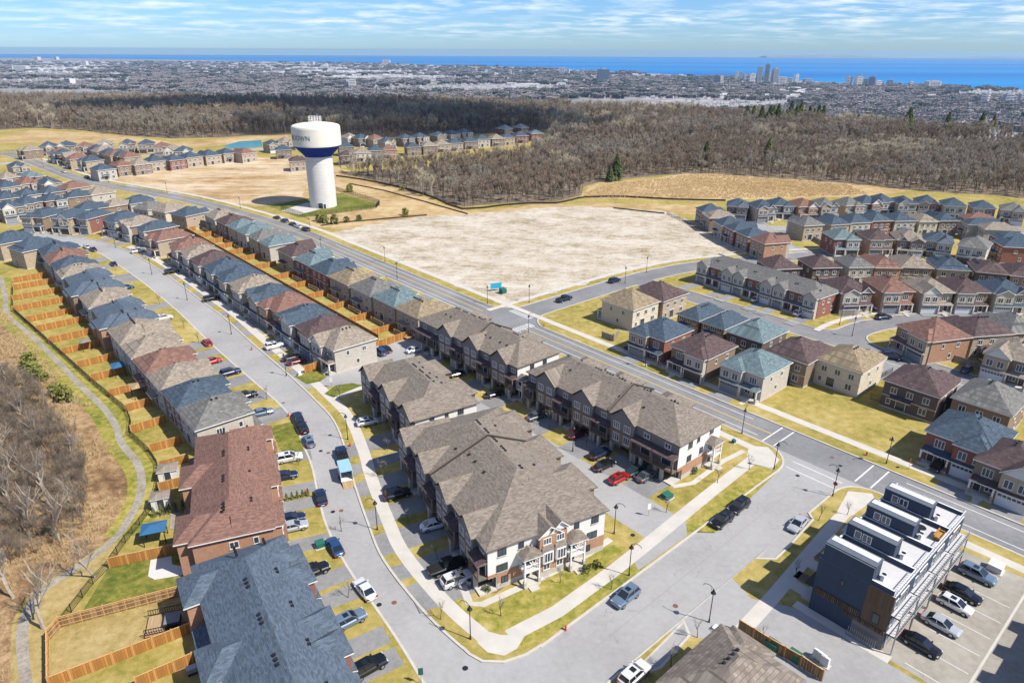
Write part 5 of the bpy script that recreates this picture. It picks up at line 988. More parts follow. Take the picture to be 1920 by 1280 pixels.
# ------------------------------------------------------------------ street lamps
b = MB(); b.tube((0, 0, 0), (0, 0, .5), .13, .12, 'metal_black', 8); b.tube((0, 0, .5), (0, 0, 5.5), .075, .055, 'metal_black', 8); LP_pole = b.mesh('pole', smooth=False)
b = MB(); arc = [(0, 5.2), (.12, 5.75), (.5, 6.0), (1.0, 5.98), (1.4, 5.75), (1.45, 5.55)]
for p, q in zip(arc, arc[1:]): b.tube((p[0], 0, p[1]), (q[0], 0, q[1]), .042, .042, 'metal_black', 6)
b.tube((0, 0, 4.8), (.5, 0, 5.9), .02, .02, 'metal_black', 4); LP_arm = b.mesh('arm')
b = MB(); b.lathe([(.06, 5.62), (.12, 5.5), (.17, 5.3), (.34, 5.08), (.36, 5.0), (0, 4.98)], 'metal_black', 12); LP_head = b.mesh('lamp_head', smooth=False)
LAMPS = [((-5.2, 66.0), 150, 'at the bottom corner junction'), ((17.1, 77.7), 330, 'on the verge left of the lane entrance'), ((26.4, 69.0), 140, 'beside the modern block drive'), ((45.8, 117.8), 60, 'behind the white townhouse end'), ((47.8, 105.3), 330, 'at the corner landing by the brick townhouses'),
    ((55.0, 97.2), 150, 'with a red sign at the modern block corner'), ((69.2, 107.2), 220, 'in front of the empty grass lot'), ((16.2, 87.0), 330, 'next to the large corner block at the lane'), ((-21.2, 87.7), 180, 'across from the slate blue terrace'), ((-31.9, 114.8), 190, 'by the white trailer'),
    ((-52.5, 143.0), 200, 'by the wooden fence end'), ((-42.8, 143.9), 300, 'in the parking court'), ((-74.8, 168.0), 210, 'second up the curved street'), ((-98.3, 194.7), 210, 'third up the curved street'), ((-121.3, 220.0), 215, 'fourth up the curved street'), ((-151.3, 253.2), 215, 'at the far bend of the curved street'), ((-179.0, 271.5), 240, 'at the far left end of the curved street'),
    ((-84.2, 279.3), 220, 'near the row of parked cars'), ((-45.5, 235.6), 220, 'on the long edge of the stony lot'), ((-71.2, 247.1), 40, 'across the main road from the water tower'), ((-38.2, 216.5), 40, 'behind the grey roofed houses'), ((-7.4, 192.6), 130, 'left of the stony lot corner'), ((5.1, 193.7), 320, 'right of the stony lot corner'), ((4.4, 168.6), 40, 'beside the zebra crossing'),
    ((45.9, 224.3), 310, 'halfway along the upper cross street'), ((36.8, 212.5), 130, 'behind the tan roofed corner house'), ((32.1, 148.8), 220, 'in front of the brown roofed porch house'), ((91.0, 176.5), 250, 'on the curved side street'), ((90.8, 168.4), 70, 'behind the tan roofed house'), ((115.1, 189.1), 270, 'before the porched row'), ((136.4, 191.2), 270, 'right end of the porched row'),
    ((11.6, 110.9), 160, 'in the lane between the townhouses'), ((-181.3, 359.9), 230, 'on the tan cleared lot'), ((-129.3, 323.0), 220, 'left of the water tower'), ((-228.5, 390.1), 230, 'at the far end of the tan lot'), ((-297.8, 441.4), 230, 'at the far left main road')]
for p, a, ls in LAMPS:
    o = empty('street_lamp', (*p, 0), R(a), 'black curved-arm street lamp ' + ls, 'street lamp', 'street lamps')
    link('pole', LP_pole, o); link('arm', LP_arm, o); link('lamp_head', LP_head, o)
# ------------------------------------------------------------------ vehicles
def paint(name, col, metal=0.3, rough=0.28):
    m, t, b = mat_base('paint_' + name, rough, 0.5, metal); b.inputs['Base Color'].default_value = (*col, 1); b.inputs['Coat Weight'].default_value = 0.6; return m
PAINTS = {'black': (0.008, 0.008, 0.010), 'white': (0.72, 0.72, 0.72), 'silver': (0.42, 0.44, 0.46), 'navy': (0.012, 0.022, 0.06), 'red': (0.42, 0.012, 0.012), 'grey': (0.10, 0.11, 0.12), 'blue': (0.02, 0.07, 0.18), 'steel': (0.14, 0.20, 0.27), 'green': (0.02, 0.05, 0.045), 'maroon': (0.10, 0.012, 0.02)}
for k, c_ in PAINTS.items(): paint(k, c_)
plain('tyre', (0.012, 0.012, 0.012), 0.9, var=0.1); plain('rim', (0.40, 0.41, 0.42), 0.35, 0.5, 0.7, var=0.05)
m, t_, b_ = mat_base('head_glass', 0.1, 0.6); b_.inputs['Base Color'].default_value = (0.55, 0.58, 0.6, 1)
m, t_, b_ = mat_base('tail_glass', 0.2, 0.5); b_.inputs['Base Color'].default_value = (0.35, 0.01, 0.01, 1)
m, t_, b_ = mat_base('car_glass', 0.05, 0.8); b_.inputs['Base Color'].default_value = (0.012, 0.016, 0.02, 1)
def ring(x, hw, zb, zt, cr=.14):
    return [(x, -hw * .9, zb), (x, -hw, zb + .18), (x, -hw, zt - cr), (x, -hw + cr * .9, zt), (x, 0, zt + .035), (x, hw - cr * .9, zt), (x, hw, zt - cr), (x, hw, zb + .18), (x, hw * .9, zb)]
def car_meshes(kind):
    L, Wd, H = {'sedan': (4.75, 1.85, 1.44), 'suv': (4.75, 1.92, 1.72), 'hatch': (4.4, 1.82, 1.5), 'pickup': (5.7, 2.0, 1.9)}[kind]
    hw = Wd / 2; l = L / 2; belt = {'sedan': .94, 'suv': 1.08, 'hatch': .98, 'pickup': 1.15}[kind]; zb = .26 if kind != 'pickup' else .38
    st = {'sedan': [(-l, .55, .72), (-l + .12, .86, .82), (-l + .9, .97, belt), (-.6, 1, belt), (.9, 1, belt), (1.35, .98, belt - .06), (l - .35, .93, .80), (l - .06, .82, .68), (l, .6, .6)],
          'suv': [(-l, .7, .98), (-l + .12, .94, 1.06), (-l + .6, .98, belt), (-.6, 1, belt), (.9, 1, belt), (1.2, .99, belt - .03), (l - .35, .94, .98), (l - .06, .86, .84), (l, .65, .7)],
          'hatch': [(-l, .65, .9), (-l + .12, .92, .95), (-l + .7, .98, belt), (-.6, 1, belt), (.8, 1, belt), (1.15, .98, belt - .05), (l - .3, .93, .84), (l - .05, .84, .72), (l, .6, .62)],
          'pickup': [(-l, .95, 1.12), (-l + .05, .97, 1.14), (-l + .9, 1, belt), (-.6, 1, belt), (.9, 1, belt), (1.2, .99, belt), (l - .35, .96, 1.1), (l - .06, .9, 1.0), (l, .8, .85)]}[kind]
    b = MB(); rings = [ring(x, hw * f, zb + (.12 if i in (0, len(st) - 1) else 0), zt) for i, (x, f, zt) in enumerate(st)]
    for a, c_ in zip(rings, rings[1:]):
        for i in range(len(a) - 1): b.face([a[i], c_[i], c_[i + 1], a[i + 1]][::-1], 'paint_white')
    b.face(rings[0][::-1][::-1], 'paint_white'); b.face(rings[-1][::-1], 'paint_white')
    # greenhouse
    gx = {'sedan': (-1.75, -1.0, .25, 1.15), 'suv': (-2.2, -1.85, .2, 1.1), 'hatch': (-2.0, -1.5, .25, 1.15), 'pickup': (-.75, -.6, .75, 1.4)}[kind]
    w0, w1 = hw * .9, hw * .72; bt_, tp = belt - .02, H - .06
    B4 = [(gx[0], w0 * .93), (gx[1] + .1, w0), (gx[2] + .2, w0), (gx[3], w0 * .9)]
    T2 = [(gx[1], w1 * .96), (gx[2], w1)]
    g = MB()
    for s in (-1, 1):
        q = [(gx[0], s * w0 * .93, bt_), (gx[3], s * w0 * .9, bt_), (gx[2], s * w1, tp), (gx[1], s * w1 * .96, tp)]; g.face(q if s < 0 else q[::-1], 'car_glass')
    g.face([(gx[3], -w0 * .9, bt_), (gx[3], w0 * .9, bt_), (gx[2], w1, tp), (gx[2], -w1, tp)], 'car_glass'); g.face([(gx[0], w0 * .93, bt_), (gx[0], -w0 * .93, bt_), (gx[1], -w1 * .96, tp), (gx[1], w1 * .96, tp)], 'car_glass')
    # roof panel and pillars in body colour
    b.prism([(gx[1] - .03, -w1 * .99), (gx[2] + .03, -w1 * 1.02), (gx[2] + .03, w1 * 1.02), (gx[1] - .03, w1 * .99)], tp - .02, H - .02, 'paint_white')
    b.prism([(gx[1] + .15, -w1 * .8), (gx[2] - .12, -w1 * .82), (gx[2] - .12, w1 * .82), (gx[1] + .15, w1 * .8)], H - .02, H, 'paint_white')
    for s in (-1, 1):
        for (xb, wb, xt, wt2) in ((gx[0], w0 * .93, gx[1], w1 * .96), (gx[3], w0 * .9, gx[2], w1), ((gx[0] + gx[3]) / 2 - .1, w0 * .985, (gx[1] + gx[2]) / 2 - .1, w1 * 1.0)):
            b.tube((xb, s * wb, bt_), (xt, s * wt2, tp), .05, .045, 'paint_white', 5)
        b.box(gx[3] - .35, gx[3] - .15, s * hw * .98 - .02, s * hw * .98 + s * .17 if s > 0 else s * hw * .98 + .02, belt - .02, belt + .12, 'paint_white') if s > 0 else b.box(gx[3] - .35, gx[3] - .15, -hw * .98 - .17, -hw * .98 + .02, belt - .02, belt + .12, 'paint_white')
    if kind == 'pickup':
        bd = MB(); bd.box(-l + .12, -.85, -hw * .86, hw * .86, 1.155, 1.19, 'tyre')
    if kind in ('suv', 'hatch', 'sedan'):
        g.face([(gx[2] - .95, -w1 * .55, H + .012), (gx[2] - .25, -w1 * .55, H + .012), (gx[2] - .25, w1 * .55, H + .012), (gx[2] - .95, w1 * .55, H + .012)], 'car_glass') if kind != 'sedan' else None
    wr = .34 if kind != 'pickup' else .4; wh = MB(); rmb = MB()
    for k in range(16):
        a0, a1 = 2 * math.pi * k / 16, 2 * math.pi * (k + 1) / 16
        p = [(wr * math.cos(a0), wr * math.sin(a0)), (wr * math.cos(a1), wr * math.sin(a1))]; q = [(u * .66, v * .66) for u, v in p]
        wh.face([(p[0][0], -.11, p[0][1]), (p[1][0], -.11, p[1][1]), (p[1][0], .11, p[1][1]), (p[0][0], .11, p[0][1])], 'tyre')
        for s in (-1, 1):
            f = [(p[0][0], s * .11, p[0][1]), (p[1][0], s * .11, p[1][1]), (q[1][0], s * .115, q[1][1]), (q[0][0], s * .115, q[0][1])]; wh.face(f, 'tyre')
            rmb.face([(q[0][0], s * .1, q[0][1]), (q[1][0], s * .1, q[1][1]), (0, s * .105, 0)], 'rim')
    hl = MB(); hl.box(-.12, .06, -.2, .2, -.07, .07, 'head_glass'); tl = MB(); tl.box(-.05, .1, -.2, .2, -.1, .1, 'tail_glass')
    pl = MB(); pl.box(-.03, .03, -.26, .26, -.06, .06, 'trim')
    zh = {'sedan': .64, 'suv': .82, 'hatch': .7, 'pickup': .95}[kind]
    return dict(kind=kind, body=b.mesh('body'), glass=g.mesh('windows'), wheel=wh.mesh('wheel'), rim=rmb.mesh('rim'), hl=hl.mesh('headlight'), tl=tl.mesh('taillight'), pl=pl.mesh('number_plate'), L=L, hw=hw, zh=zh, wr=wr, bed=bd.mesh('cargo_bed') if kind == 'pickup' else None)
CM = {k: car_meshes(k) for k in ('sedan', 'suv', 'hatch', 'pickup')}
def car(kind, col, p, ang, label, road=True, z=None):
    m = CM[kind]; l = m['L'] / 2; hw = m['hw']
    o = empty({'pickup': 'pickup_truck', 'suv': 'suv', 'sedan': 'car', 'hatch': 'car'}[kind], (*p, (RZ + .002 if road else .016) if z is None else z), R(ang), label, {'pickup': 'pickup truck', 'suv': 'suv'}.get(kind, 'car'), 'vehicles on the streets and drives')
    bo = link('body', m['body'], o); bo.material_slots[0].link = 'OBJECT'; bo.material_slots[0].material = MATS['paint_' + col]
    link('windows', m['glass'], o)
    if m['bed']: link('cargo_bed', m['bed'], o)
    for sx in (-1, 1):
        for sy in (-1, 1): link('rim', m['rim'], link('wheel', m['wheel'], o, (sx * l * .61 + .03, sy * (hw - .12), m['wr'])))
    for sy in (-1, 1):
        link('headlight', m['hl'], o, (l - .14, sy * hw * .66, m['zh'])); link('taillight', m['tl'], o, (-l + .03, sy * hw * .68, m['zh'] + .08))
    link('number_plate', m['pl'], o, (-l - .0, 0, m['zh'] - .2))
    return o
D0 = 41.3
CARS = [('suv', 'navy', (-43.8, 122.4), 118, 'navy suv at the top of the three cars parked by the green lawn'), ('suv', 'black', (-41.8, 118.6), 118, 'black suv, middle of three cars parked by the green lawn'), ('hatch', 'steel', (-39.1, 113.5), 118, 'steel blue hatchback, lowest of three cars parked by the green lawn'),
    ('sedan', 'navy', (-32.2, 95.7), 113, 'navy sedan parked alone on the left of the curved street'), ('sedan', 'blue', (-26.8, 83.2), 122, 'dark blue car parked before the slate blue terrace'), ('sedan', 'white', (-20.5, 74.3), 128, 'white sedan driving on the curved street'),
    ('suv', 'steel', (15.9, 73.1), 223, 'steel blue suv parked on the cross street'), ('suv', 'black', (34.0, 89.9), 222, 'lower of two black cars parked by the verge'), ('suv', 'black', (37.8, 93.6), 222, 'upper of two black cars parked by the verge'), ('sedan', 'silver', (45.9, 89.1), 225, 'silver sedan in the lay-by opposite the modern block'), ('suv', 'white', (15.0, 60.3), 43, 'white suv at the bottom edge on the cross street'),
    ('pickup', 'navy', (15.8, 195.7), 41, 'dark pickup truck beside the tan roofed corner house'), ('suv', 'navy', (33.6, 214.1), 41, 'navy suv on the upper cross street by the stony lot'),
    ('suv', 'navy', (105.7, 181.6), 15, 'navy suv on the curved side street'), ('suv', 'black', (-248.6, 403.5), 140, 'black suv on the far left main road'), ('suv', 'white', (-274.1, 423.6), 140, 'white car on the far left main road'),
    ('sedan', 'navy', (-105.5, 302.3), 136, 'first from the left of five cars parked by the water tower'), ('suv', 'blue', (-100.1, 296.3), 135, 'second from the left of five cars parked by the water tower'), ('sedan', 'navy', (-94.8, 290.4), 135, 'middle of five cars parked by the water tower'), ('sedan', 'white', (-91.4, 286.6), 134, 'white car of the five parked by the water tower'), ('suv', 'navy', (-86.7, 281.1), 133, 'rightmost of five cars parked by the water tower'),
    ('hatch', 'red', (-78.4, 161.2), 129, 'red hatchback parked by the kerb of the curved street'), ('sedan', 'navy', (-139.7, 230.3), 130, 'navy car driving round the far bend of the curved street')]
DCARS = [('suv', 'white', (-41.0, 107.4), 22, 'white suv on the drive below the green lawn'), ('sedan', 'navy', (-40.2, 101.6), 22, 'navy car half hidden by the red-brown terrace porch'), ('sedan', 'navy', (-35.5, 89.7), 22, 'navy car, left of two by the lower red-brown terrace'), ('sedan', 'silver', (-34.5, 87.7), 22, 'silver car beside the navy one at the red-brown terrace'),
    ('suv', 'black', (-28.6, 77.7), 35, 'black suv on the slate blue terrace drive'), ('suv', 'steel', (-21.4, 68.5), 38, 'light steel suv on the drive of the slate blue terrace'), ('suv', 'black', (-17.4, 61.1), 38, 'black suv at the bottom edge by the slate blue terrace'), ('sedan', 'steel', (-51.9, 124.5), 30, 'pale blue car on the drive by the grey stone house'),
    ('hatch', 'white', (-29.2, 120.8), 20, 'white car in the townhouse drive shade nearest the fence'), ('suv', 'black', (-19.4, 96.4), 25, 'black suv on the corner block drive, third from the corner'), ('sedan', 'white', (-12.2, 88.4), 25, 'white sedan on the corner block drive'), ('pickup', 'black', (-9.4, 78.7), 30, 'black pickup at the near end of the corner block'), ('suv', 'white', (-7.7, 76.2), 30, 'white suv at the near end of the corner block'),
    ('suv', 'navy', (16.6, 109.3), 38, 'upper of two dark suvs by the lane lamp'), ('sedan', 'black', (16.9, 105.5), 38, 'black car, lower of the two by the lane lamp'), ('hatch', 'red', (19.0, 101.4), 38, 'bright red hatchback by the townhouse lane'), ('sedan', 'green', (22.4, 103.9), 38, 'dark green car next to the bright red hatchback'), ('sedan', 'grey', (24.1, 102.2), 38, 'dark grey car nearest the white townhouse end'),
    ('suv', 'steel', (67.4, 77.6), -50, 'steel blue suv at the far end of the parking court'), ('sedan', 'black', (63.1, 74.0), -50, 'black car beside the steel blue suv in the parking court'), ('hatch', 'white', (60.7, 71.8), -50, 'white hatchback in the middle of the parking court'), ('sedan', 'silver', (56.8, 68.3), -50, 'silver sedan in the parking court'), ('sedan', 'black', (52.3, 65.0), -50, 'black sedan nearest the bike rack in the parking court'),
    ('suv', 'white', (-41.9, 146.6), 35, 'white suv alone in the parking court by the fence'), ('hatch', 'white', (-35.6, 151.2), 50, 'white hatchback at the fence, middle of the parking court'), ('suv', 'blue', (-33.0, 155.6), 130, 'blue suv at the wooden fence'), ('sedan', 'black', (-31.9, 157.3), 130, 'black car beside the blue one at the wooden fence'), ('sedan', 'white', (-24.4, 157.0), 35, 'white car by the townhouse corner at the fence end'),
    ('sedan', 'black', (-53.9, 151.9), 35, 'black car on the drive of the stone corner house'), ('sedan', 'maroon', (-52.0, 149.8), 35, 'maroon car on the drive of the stone corner house'), ('suv', 'white', (-60.4, 159.0), 40, 'white suv on the drive above the maroon car'),
    ('suv', 'black', (-90.8, 194.4), 40, 'black car on a shaded drive midway up the curved street'), ('suv', 'black', (-115.1, 221.3), 40, 'black suv on a drive high up the curved street'), ('suv', 'white', (-139.3, 246.7), 40, 'white suv on a drive near the far bend'), ('hatch', 'white', (-161.7, 252.3), 135, 'white car at the far bend kerb'), ('sedan', 'navy', (-157.2, 248.6), 135, 'navy car behind the white one at the far bend'),
    ('hatch', 'blue', (-121.6, 204.4), 40, 'blue car on a drive by the large charcoal roof'), ('suv', 'white', (-97.4, 177.9), 40, 'white suv on a drive by the footpath houses'), ('hatch', 'red', (-72.3, 149.5), 40, 'small red car half hidden by the taupe roof'), ('suv', 'navy', (-65.6, 143.4), 40, 'blue car by the lower footpath houses'), ('suv', 'black', (-57.7, 131.8), 40, 'dark car beside the grey roofed stone house'),
    ('suv', 'black', (30.7, 160.0), 220, 'left of two black cars at the balcony house'), ('suv', 'black', (33.1, 159.0), 220, 'black suv, right of two at the balcony house'), ('suv', 'black', (40.3, 149.8), 220, 'black suv at the brown roofed porch house'), ('sedan', 'white', (74.3, 196.0), 40, 'white car under the middle of the grey terrace'), ('suv', 'white', (82.8, 184.3), 40, 'white suv at the near end of the grey terrace'),
    ('hatch', 'white', (107.0, 189.9), -80, 'white car on the first drive of the porched row'), ('sedan', 'navy', (117.2, 194.2), -80, 'navy car on the second drive of the porched row'), ('suv', 'navy', (139.8, 192.6), -80, 'navy suv on the right drive of the porched row'), ('suv', 'navy', (94.1, 154.1), -20, 'dark suv behind the cream house at the empty lot'), ('sedan', 'black', (77.8, 105.8), 220, 'black car at the red brick house across from the modern block'),
    ('hatch', 'blue', (108.4, 147.2), 40, 'blue car behind the dark brick house'), ('suv', 'white', (112.5, 144.1), 40, 'white suv behind the grey roofed brick house'), ('sedan', 'black', (-3.8, 133.3), 30, 'black car under the shaded townhouse front by the lane'), ('sedan', 'grey', (5.1, 123.5), 35, 'grey car before the shaded long townhouse row'), ('hatch', 'black', (-12.9, 143.1), 30, 'black car in the shade near the parking court'), ('hatch', 'maroon', (13.0, 116.4), 38, 'maroon car tucked under the townhouse balconies')]
for a in CARS: car(*a)
for a in DCARS: car(*a, road=False)
# pickup with an open white trailer
car('pickup', 'navy', (-31.5, 108.5), 112, 'navy pickup truck pulling the open white trailer')
tr = empty('trailer', (*(-29.5, 102.3), RZ), R(112), 'open white box trailer with ramp down behind the navy pickup', 'trailer')
plain('trailer_white', (0.66, 0.66, 0.64), 0.5, var=0.05); plain('trailer_top', (0.25, 0.42, 0.55), 0.4, var=0.06)
b = MB(); b.box(-2.0, 2.0, -1.05, 1.05, .45, .55, 'trailer_white'); b.box(-2.0, 2.0, -1.05, -.98, .55, 2.4, 'trailer_white'); b.box(-2.0, 2.0, .98, 1.05, .55, 2.4, 'trailer_white'); b.box(1.93, 2.0, -.98, .98, .55, 2.4, 'trailer_white'); b.obj('body', tr)
b = MB(); b.box(-2.02, 2.02, -1.07, 1.07, 2.4, 2.48, 'trailer_top'); b.obj('roof', tr)
b = MB(); b.face([(-2.0, -.95, .5), (-2.0, .95, .5), (-3.7, .95, .04), (-3.7, -.95, .04)], 'deck'); b.face([(-2.0, .95, .42), (-2.0, -.95, .42), (-3.7, -.95, .0), (-3.7, .95, .0)], 'deck'); b.obj('ramp', tr)
for sy in (-1.15, 1.15): link('rim', CM['suv']['rim'], link('wheel', CM['suv']['wheel'], tr, (-.2, sy, .34)))
b = MB(); b.tube((2.0, 0, .45), (3.1, 0, .5), .06, .05, 'metal_black'); b.obj('hitch', tr)
# ------------------------------------------------------------------ drives before the corner blocks
def drives(p0, p1, spots, reach, w=3.0):
    L = math.hypot(p1[0] - p0[0], p1[1] - p0[1]); rot = math.atan2(p1[1] - p0[1], p1[0] - p0[0]); c0, s0 = math.cos(rot), math.sin(rot)
    f = lambda u, v: (p0[0] + u * c0 - v * s0, p0[1] + u * s0 + v * c0)
    for u, ww in spots:
        d = 1.0
        while d < 16 and not any(inside(f(u, -d), p) for p in ROADS): d += .2
        lay('driveway', [f(u - ww / 2, -d), f(u + ww / 2, -d), f(u + ww / 2, 1.3), f(u - ww / 2, 1.3)], 'drive', 2)
drives(AB(54.8, 92.0), AB(46.6, 57.9), ((3.0, 4.6), (11.5, 4.4), (18.6, 5.2), (25.6, 3.2), (31.5, 5.6)), 10)
drives(AB(62.6, 118.8), AB(58.9, 93.9), ((17.0, 4.6), (23.6, 3.4)), 10)
for a, b in ((79.5, 62.3), (79.8, 70.5), (79.8, 80.6)): pass
lay('path', [(-40.5, 132.2), (-33.5, 138.2), (-32.6, 136.9), (-39.1, 130.5)], 'concrete', 4, 'short concrete path to the townhouse row')
ribbon('path', [(-7.8, 78.3), (-5.7, 72.2), (-3.9, 72.0), (4.0, 76.9), (11.4, 82.1), (15.5, 85.7)], 1.1, 'concrete', 4, 'concrete path round the end of the corner block')
ribbon('path', [(28.2, 99.7), (32.0, 100.8), (39.1, 107.7), (44.2, 111.4)], 1.0, 'concrete', 4, 'concrete path at the white townhouse end')
lay('planting_bed', [(-4.7, 74.2), (-2.1, 74.1), (0.1, 76.4), (-1.0, 76.9), (-4.4, 75.0)], 'meadow', 5, 'dark mulch bed at the corner block')
lay('parking_island', [(-50.8, 142.7), (-48.5, 144.2), (-45.8, 147.1), (-42.3, 144.2), (-43.9, 140.0), (-46.6, 138.6)], 'lawn_green', 4, 'grass island at the parking court')
lay('parking_island', [(-41.4, 134.0), (-39.8, 138.2), (-36.4, 139.3), (-33.8, 138.2), (-39.0, 132.2)], 'lawn_green', 4, 'mulched island before the short townhouse row')
for k in range(7): ribbon('bay_line', [AB(66.5 + k * 2.8, 138.2), AB(67.5 + k * 2.8, 143)], .1, 'paint_white', 5)
sheet('patio', [(-53.6, 80.5), (-50.9, 81.4), (-50.0, 79.6), (-48.0, 79.1), (-47.4, 77.4), (-51.0, 76.4), (-52.3, 77.1)], 0.06, 'paver_white', 'white paved patio in the green back garden')
sheet('patio', [(-56.0, 92.2), (-54.7, 92.6), (-52.6, 87.6), (-54.1, 87.6)], 0.06, 'gravel', 'pale slab patio at the red-brown terrace')
# ------------------------------------------------------------------ fences
def post_mesh(h, s, mat):
    b = MB(); b.box(-s, s, -s, s, 0, h, mat); b.box(-s * 1.3, s * 1.3, -s * 1.3, s * 1.3, h, h + .04, mat); return b.mesh('post')
def panel_mesh(kind, h):
    b = MB()
    if kind.startswith('wood'):
        m = {'wood': 'wood_fence', 'wood_old': 'wood_fence_old', 'wood_grey': 'wood_fence_grey'}[kind]; rl = 'wood_rail' if kind != 'wood_grey' else 'wood_fence_grey'
        n = 8
        for i in range(n): b.box(i / n + .004, (i + 1) / n - .004, -.012 - .012 * (i % 2), .012 + .008 * (i % 3), .05, h - .05 - .012 * ((i * 7) % 3), m)
        for z in (.3, h * .55, h - .3): b.box(0, 1, .02, .07, z, z + .09, rl)
        b.box(0, 1, -.05, .07, h - .05, h, rl)
    elif kind == 'iron':
        b.box(0, 1, -.02, .02, h - .05, h, 'metal_black'); b.box(0, 1, -.02, .02, .12, .17, 'metal_black')
        for i in range(14): b.box((i + .3) / 14, (i + .3) / 14 + .012, -.012, .012, .1, h - .04, 'metal_black')
    else:
        b.box(0, 1, -.03, .03, 0, h, 'metal_black'); b.box(0, 1, -.05, .05, h - .06, h, 'wood_fence_old')
    return b.mesh('panel')
_fm = {}
def fence(pts, kind, h, label, group=None, step=2.4):
    k = (kind, h)
    if k not in _fm: _fm[k] = (panel_mesh(kind, h), post_mesh(h + (.08 if kind != 'silt' else .1), .06 if kind != 'iron' else .035, {'wood': 'wood_rail', 'wood_old': 'wood_rail', 'wood_grey': 'wood_fence_grey'}.get(kind, 'metal_black')))
    pm, po = _fm[k]
    o = empty('fence', (*pts[0], 0), 0, label, 'fence', group); o0 = Vector(pts[0])
    for a, c_ in zip(pts, pts[1:]):
        L = math.hypot(c_[0] - a[0], c_[1] - a[1]); n = max(1, round(L / step)); an = math.atan2(c_[1] - a[1], c_[0] - a[0])
        for i in range(n):
            x, y = a[0] + (c_[0] - a[0]) * i / n - o0.x, a[1] + (c_[1] - a[1]) * i / n - o0.y
            q = link('panel', pm, o, (x, y, 0), an); q.scale = (L / n, 1, 1); link('post', po, o, (x, y, 0), an)
    link('post', po, o, (pts[-1][0] - o0.x, pts[-1][1] - o0.y, 0))
    return o
trailf = [(-158.0, 205.0), (-144.2, 184.5), (-127.4, 168.9), (-112.7, 155.1), (-94.7, 138.2), (-80.5, 125.4), (-77.6, 121.4), (-75.2, 116.2), (-68.0, 109.5), (-64.5, 105.4), (-61.7, 100.1), (-59.4, 93.3), (-59.2, 88.5), (-59.3, 84.3), (-59.0, 79.1)]
fence(trailf, 'iron', 1.4, 'long black iron fence between footpath and back gardens')
for i, (a, b) in enumerate((((-161.3, 210.3), (-158.7, 215.4)), ((-156.3, 202.9), (-151.3, 207.7)), ((-149.9, 193.1), (-145.0, 198.0)), ((-143.5, 183.7), (-135.6, 190.0)), ((-134.4, 175.5), (-128.7, 181.3)), ((-127.3, 168.9), (-119.9, 174.0)), ((-119.1, 161.1), (-112.9, 166.5)), ((-111.5, 154.2), (-105.8, 158.8)), ((-103.2, 146.5), (-98.3, 151.4)), ((-95.9, 139.5), (-90.9, 144.0)), ((-87.7, 132.0), (-83.4, 136.4)), ((-80.6, 125.4), (-76.2, 129.7)), ((-75.1, 116.8), (-70.6, 121.5)))):
    b = AB(27.4, a[0] * BX[0] + a[1] * BX[1])
    fence([a, b], 'wood', 1.8, f'orange wooden garden fence, {ORD(i + 1)} from the top beside the footpath', 'wooden fences between gardens')
for i, (a, b, ls) in enumerate((((-68.0, 109.9), (-63.2, 113.3), 'beside the red-brown terrace, uppermost'), ((-63.5, 104.2), (-59.3, 106.7), 'above the small shed'), ((-60.4, 97.6), (-56.6, 99.8), 'below the small shed'), ((-58.8, 78.8), (-49.5, 82.4), 'above the white patio'))):
    fence([a, b], 'wood', 1.8, 'orange wooden garden fence ' + ls, 'wooden fences between gardens')
fence([(-44.9, 73.8), (-59.2, 67.6), (-59.3, 65.5), (-54.7, 58.3)], 'wood_old', 1.8, 'weathered plank fence below the green back garden')
fence([(-54.7, 58.3), (-41.5, 66.8)], 'wood', 1.8, 'long orange fence across the straw coloured garden')
fence([(-44.4, 58.4), (-37.5, 63.2)], 'wood', 1.8, 'orange fence at the very bottom by the barbecue')
fence([(-58.8, 78.8), (-59.3, 75.5), (-59.2, 67.6)], 'iron', 1.4, 'black iron fence beside the green back garden')
# gardens between the middle rows
m2 = HOUSES['mid2']; m1 = HOUSES['mid1']
back = [AB(82, b_) for b_ in (300, 270, 240, 210, 180, 146)]
fence(back, 'wood_old', 1.8, 'long brown fence between the two middle rows of gardens')
def near_pt(p):
    best = None
    for a, b in zip(back, back[1:]):
        d = Vector((b[0] - a[0], b[1] - a[1])); t = max(0, min(1, (Vector(p) - Vector(a)).dot(d) / d.length_squared)); q = Vector(a) + d * t
        if best is None or (q - Vector(p)).length < (best - Vector(p)).length: best = q
    return best
k = 0
for i in range(5, len(m2) - 1):
    if m2[i + 1][3] == 0: continue
    mid = ((m2[i][0] + m2[i + 1][0]) / 2, (m2[i][1] + m2[i + 1][1]) / 2); q = near_pt(mid); v = Vector(mid) - q
    if v.length < 7: continue
    e = q + v * max(.15, (v.length - 5.6) / v.length); k += 1
    fence([tuple(q), tuple(e)], 'wood', 1.8, f'orange divider fence, {ORD(k)} from the far end of the middle gardens', 'garden dividers in the middle rows')
fence([(-48.5, 144.2), (-41.5, 150.8), (-34.0, 159.3), (-25.3, 167.9)], 'wood', 2.0, 'long orange privacy fence along the parking court')
fence([(15.4, 180.1), (25.6, 168.4), (28.3, 167.0)], 'wood_grey', 1.6, 'grey fence behind the tan roofed corner house') if False else None
fence([(43.8, 168.3) , (43.2, 167.2)], 'wood_grey', 1.6, 'x') if False else None
fence([(23.8, 166.9), (26.5, 164.1), (28.5, 168.5)], 'wood_grey', 1.7, 'grey wooden fence at the tan roofed corner house')
fence([(55.0, 133.9), (59.2, 137.5), (69.1, 143.3), (76.5, 136.4), (87.5, 144.1), (90.1, 146.1)], 'iron', 1.3, 'black fence around the back of the empty grass lot')
fence([(78.5, 132.6), (82.3, 129.0), (87.5, 125.1)], 'iron', 1.3, 'black fence below the dark brick house')
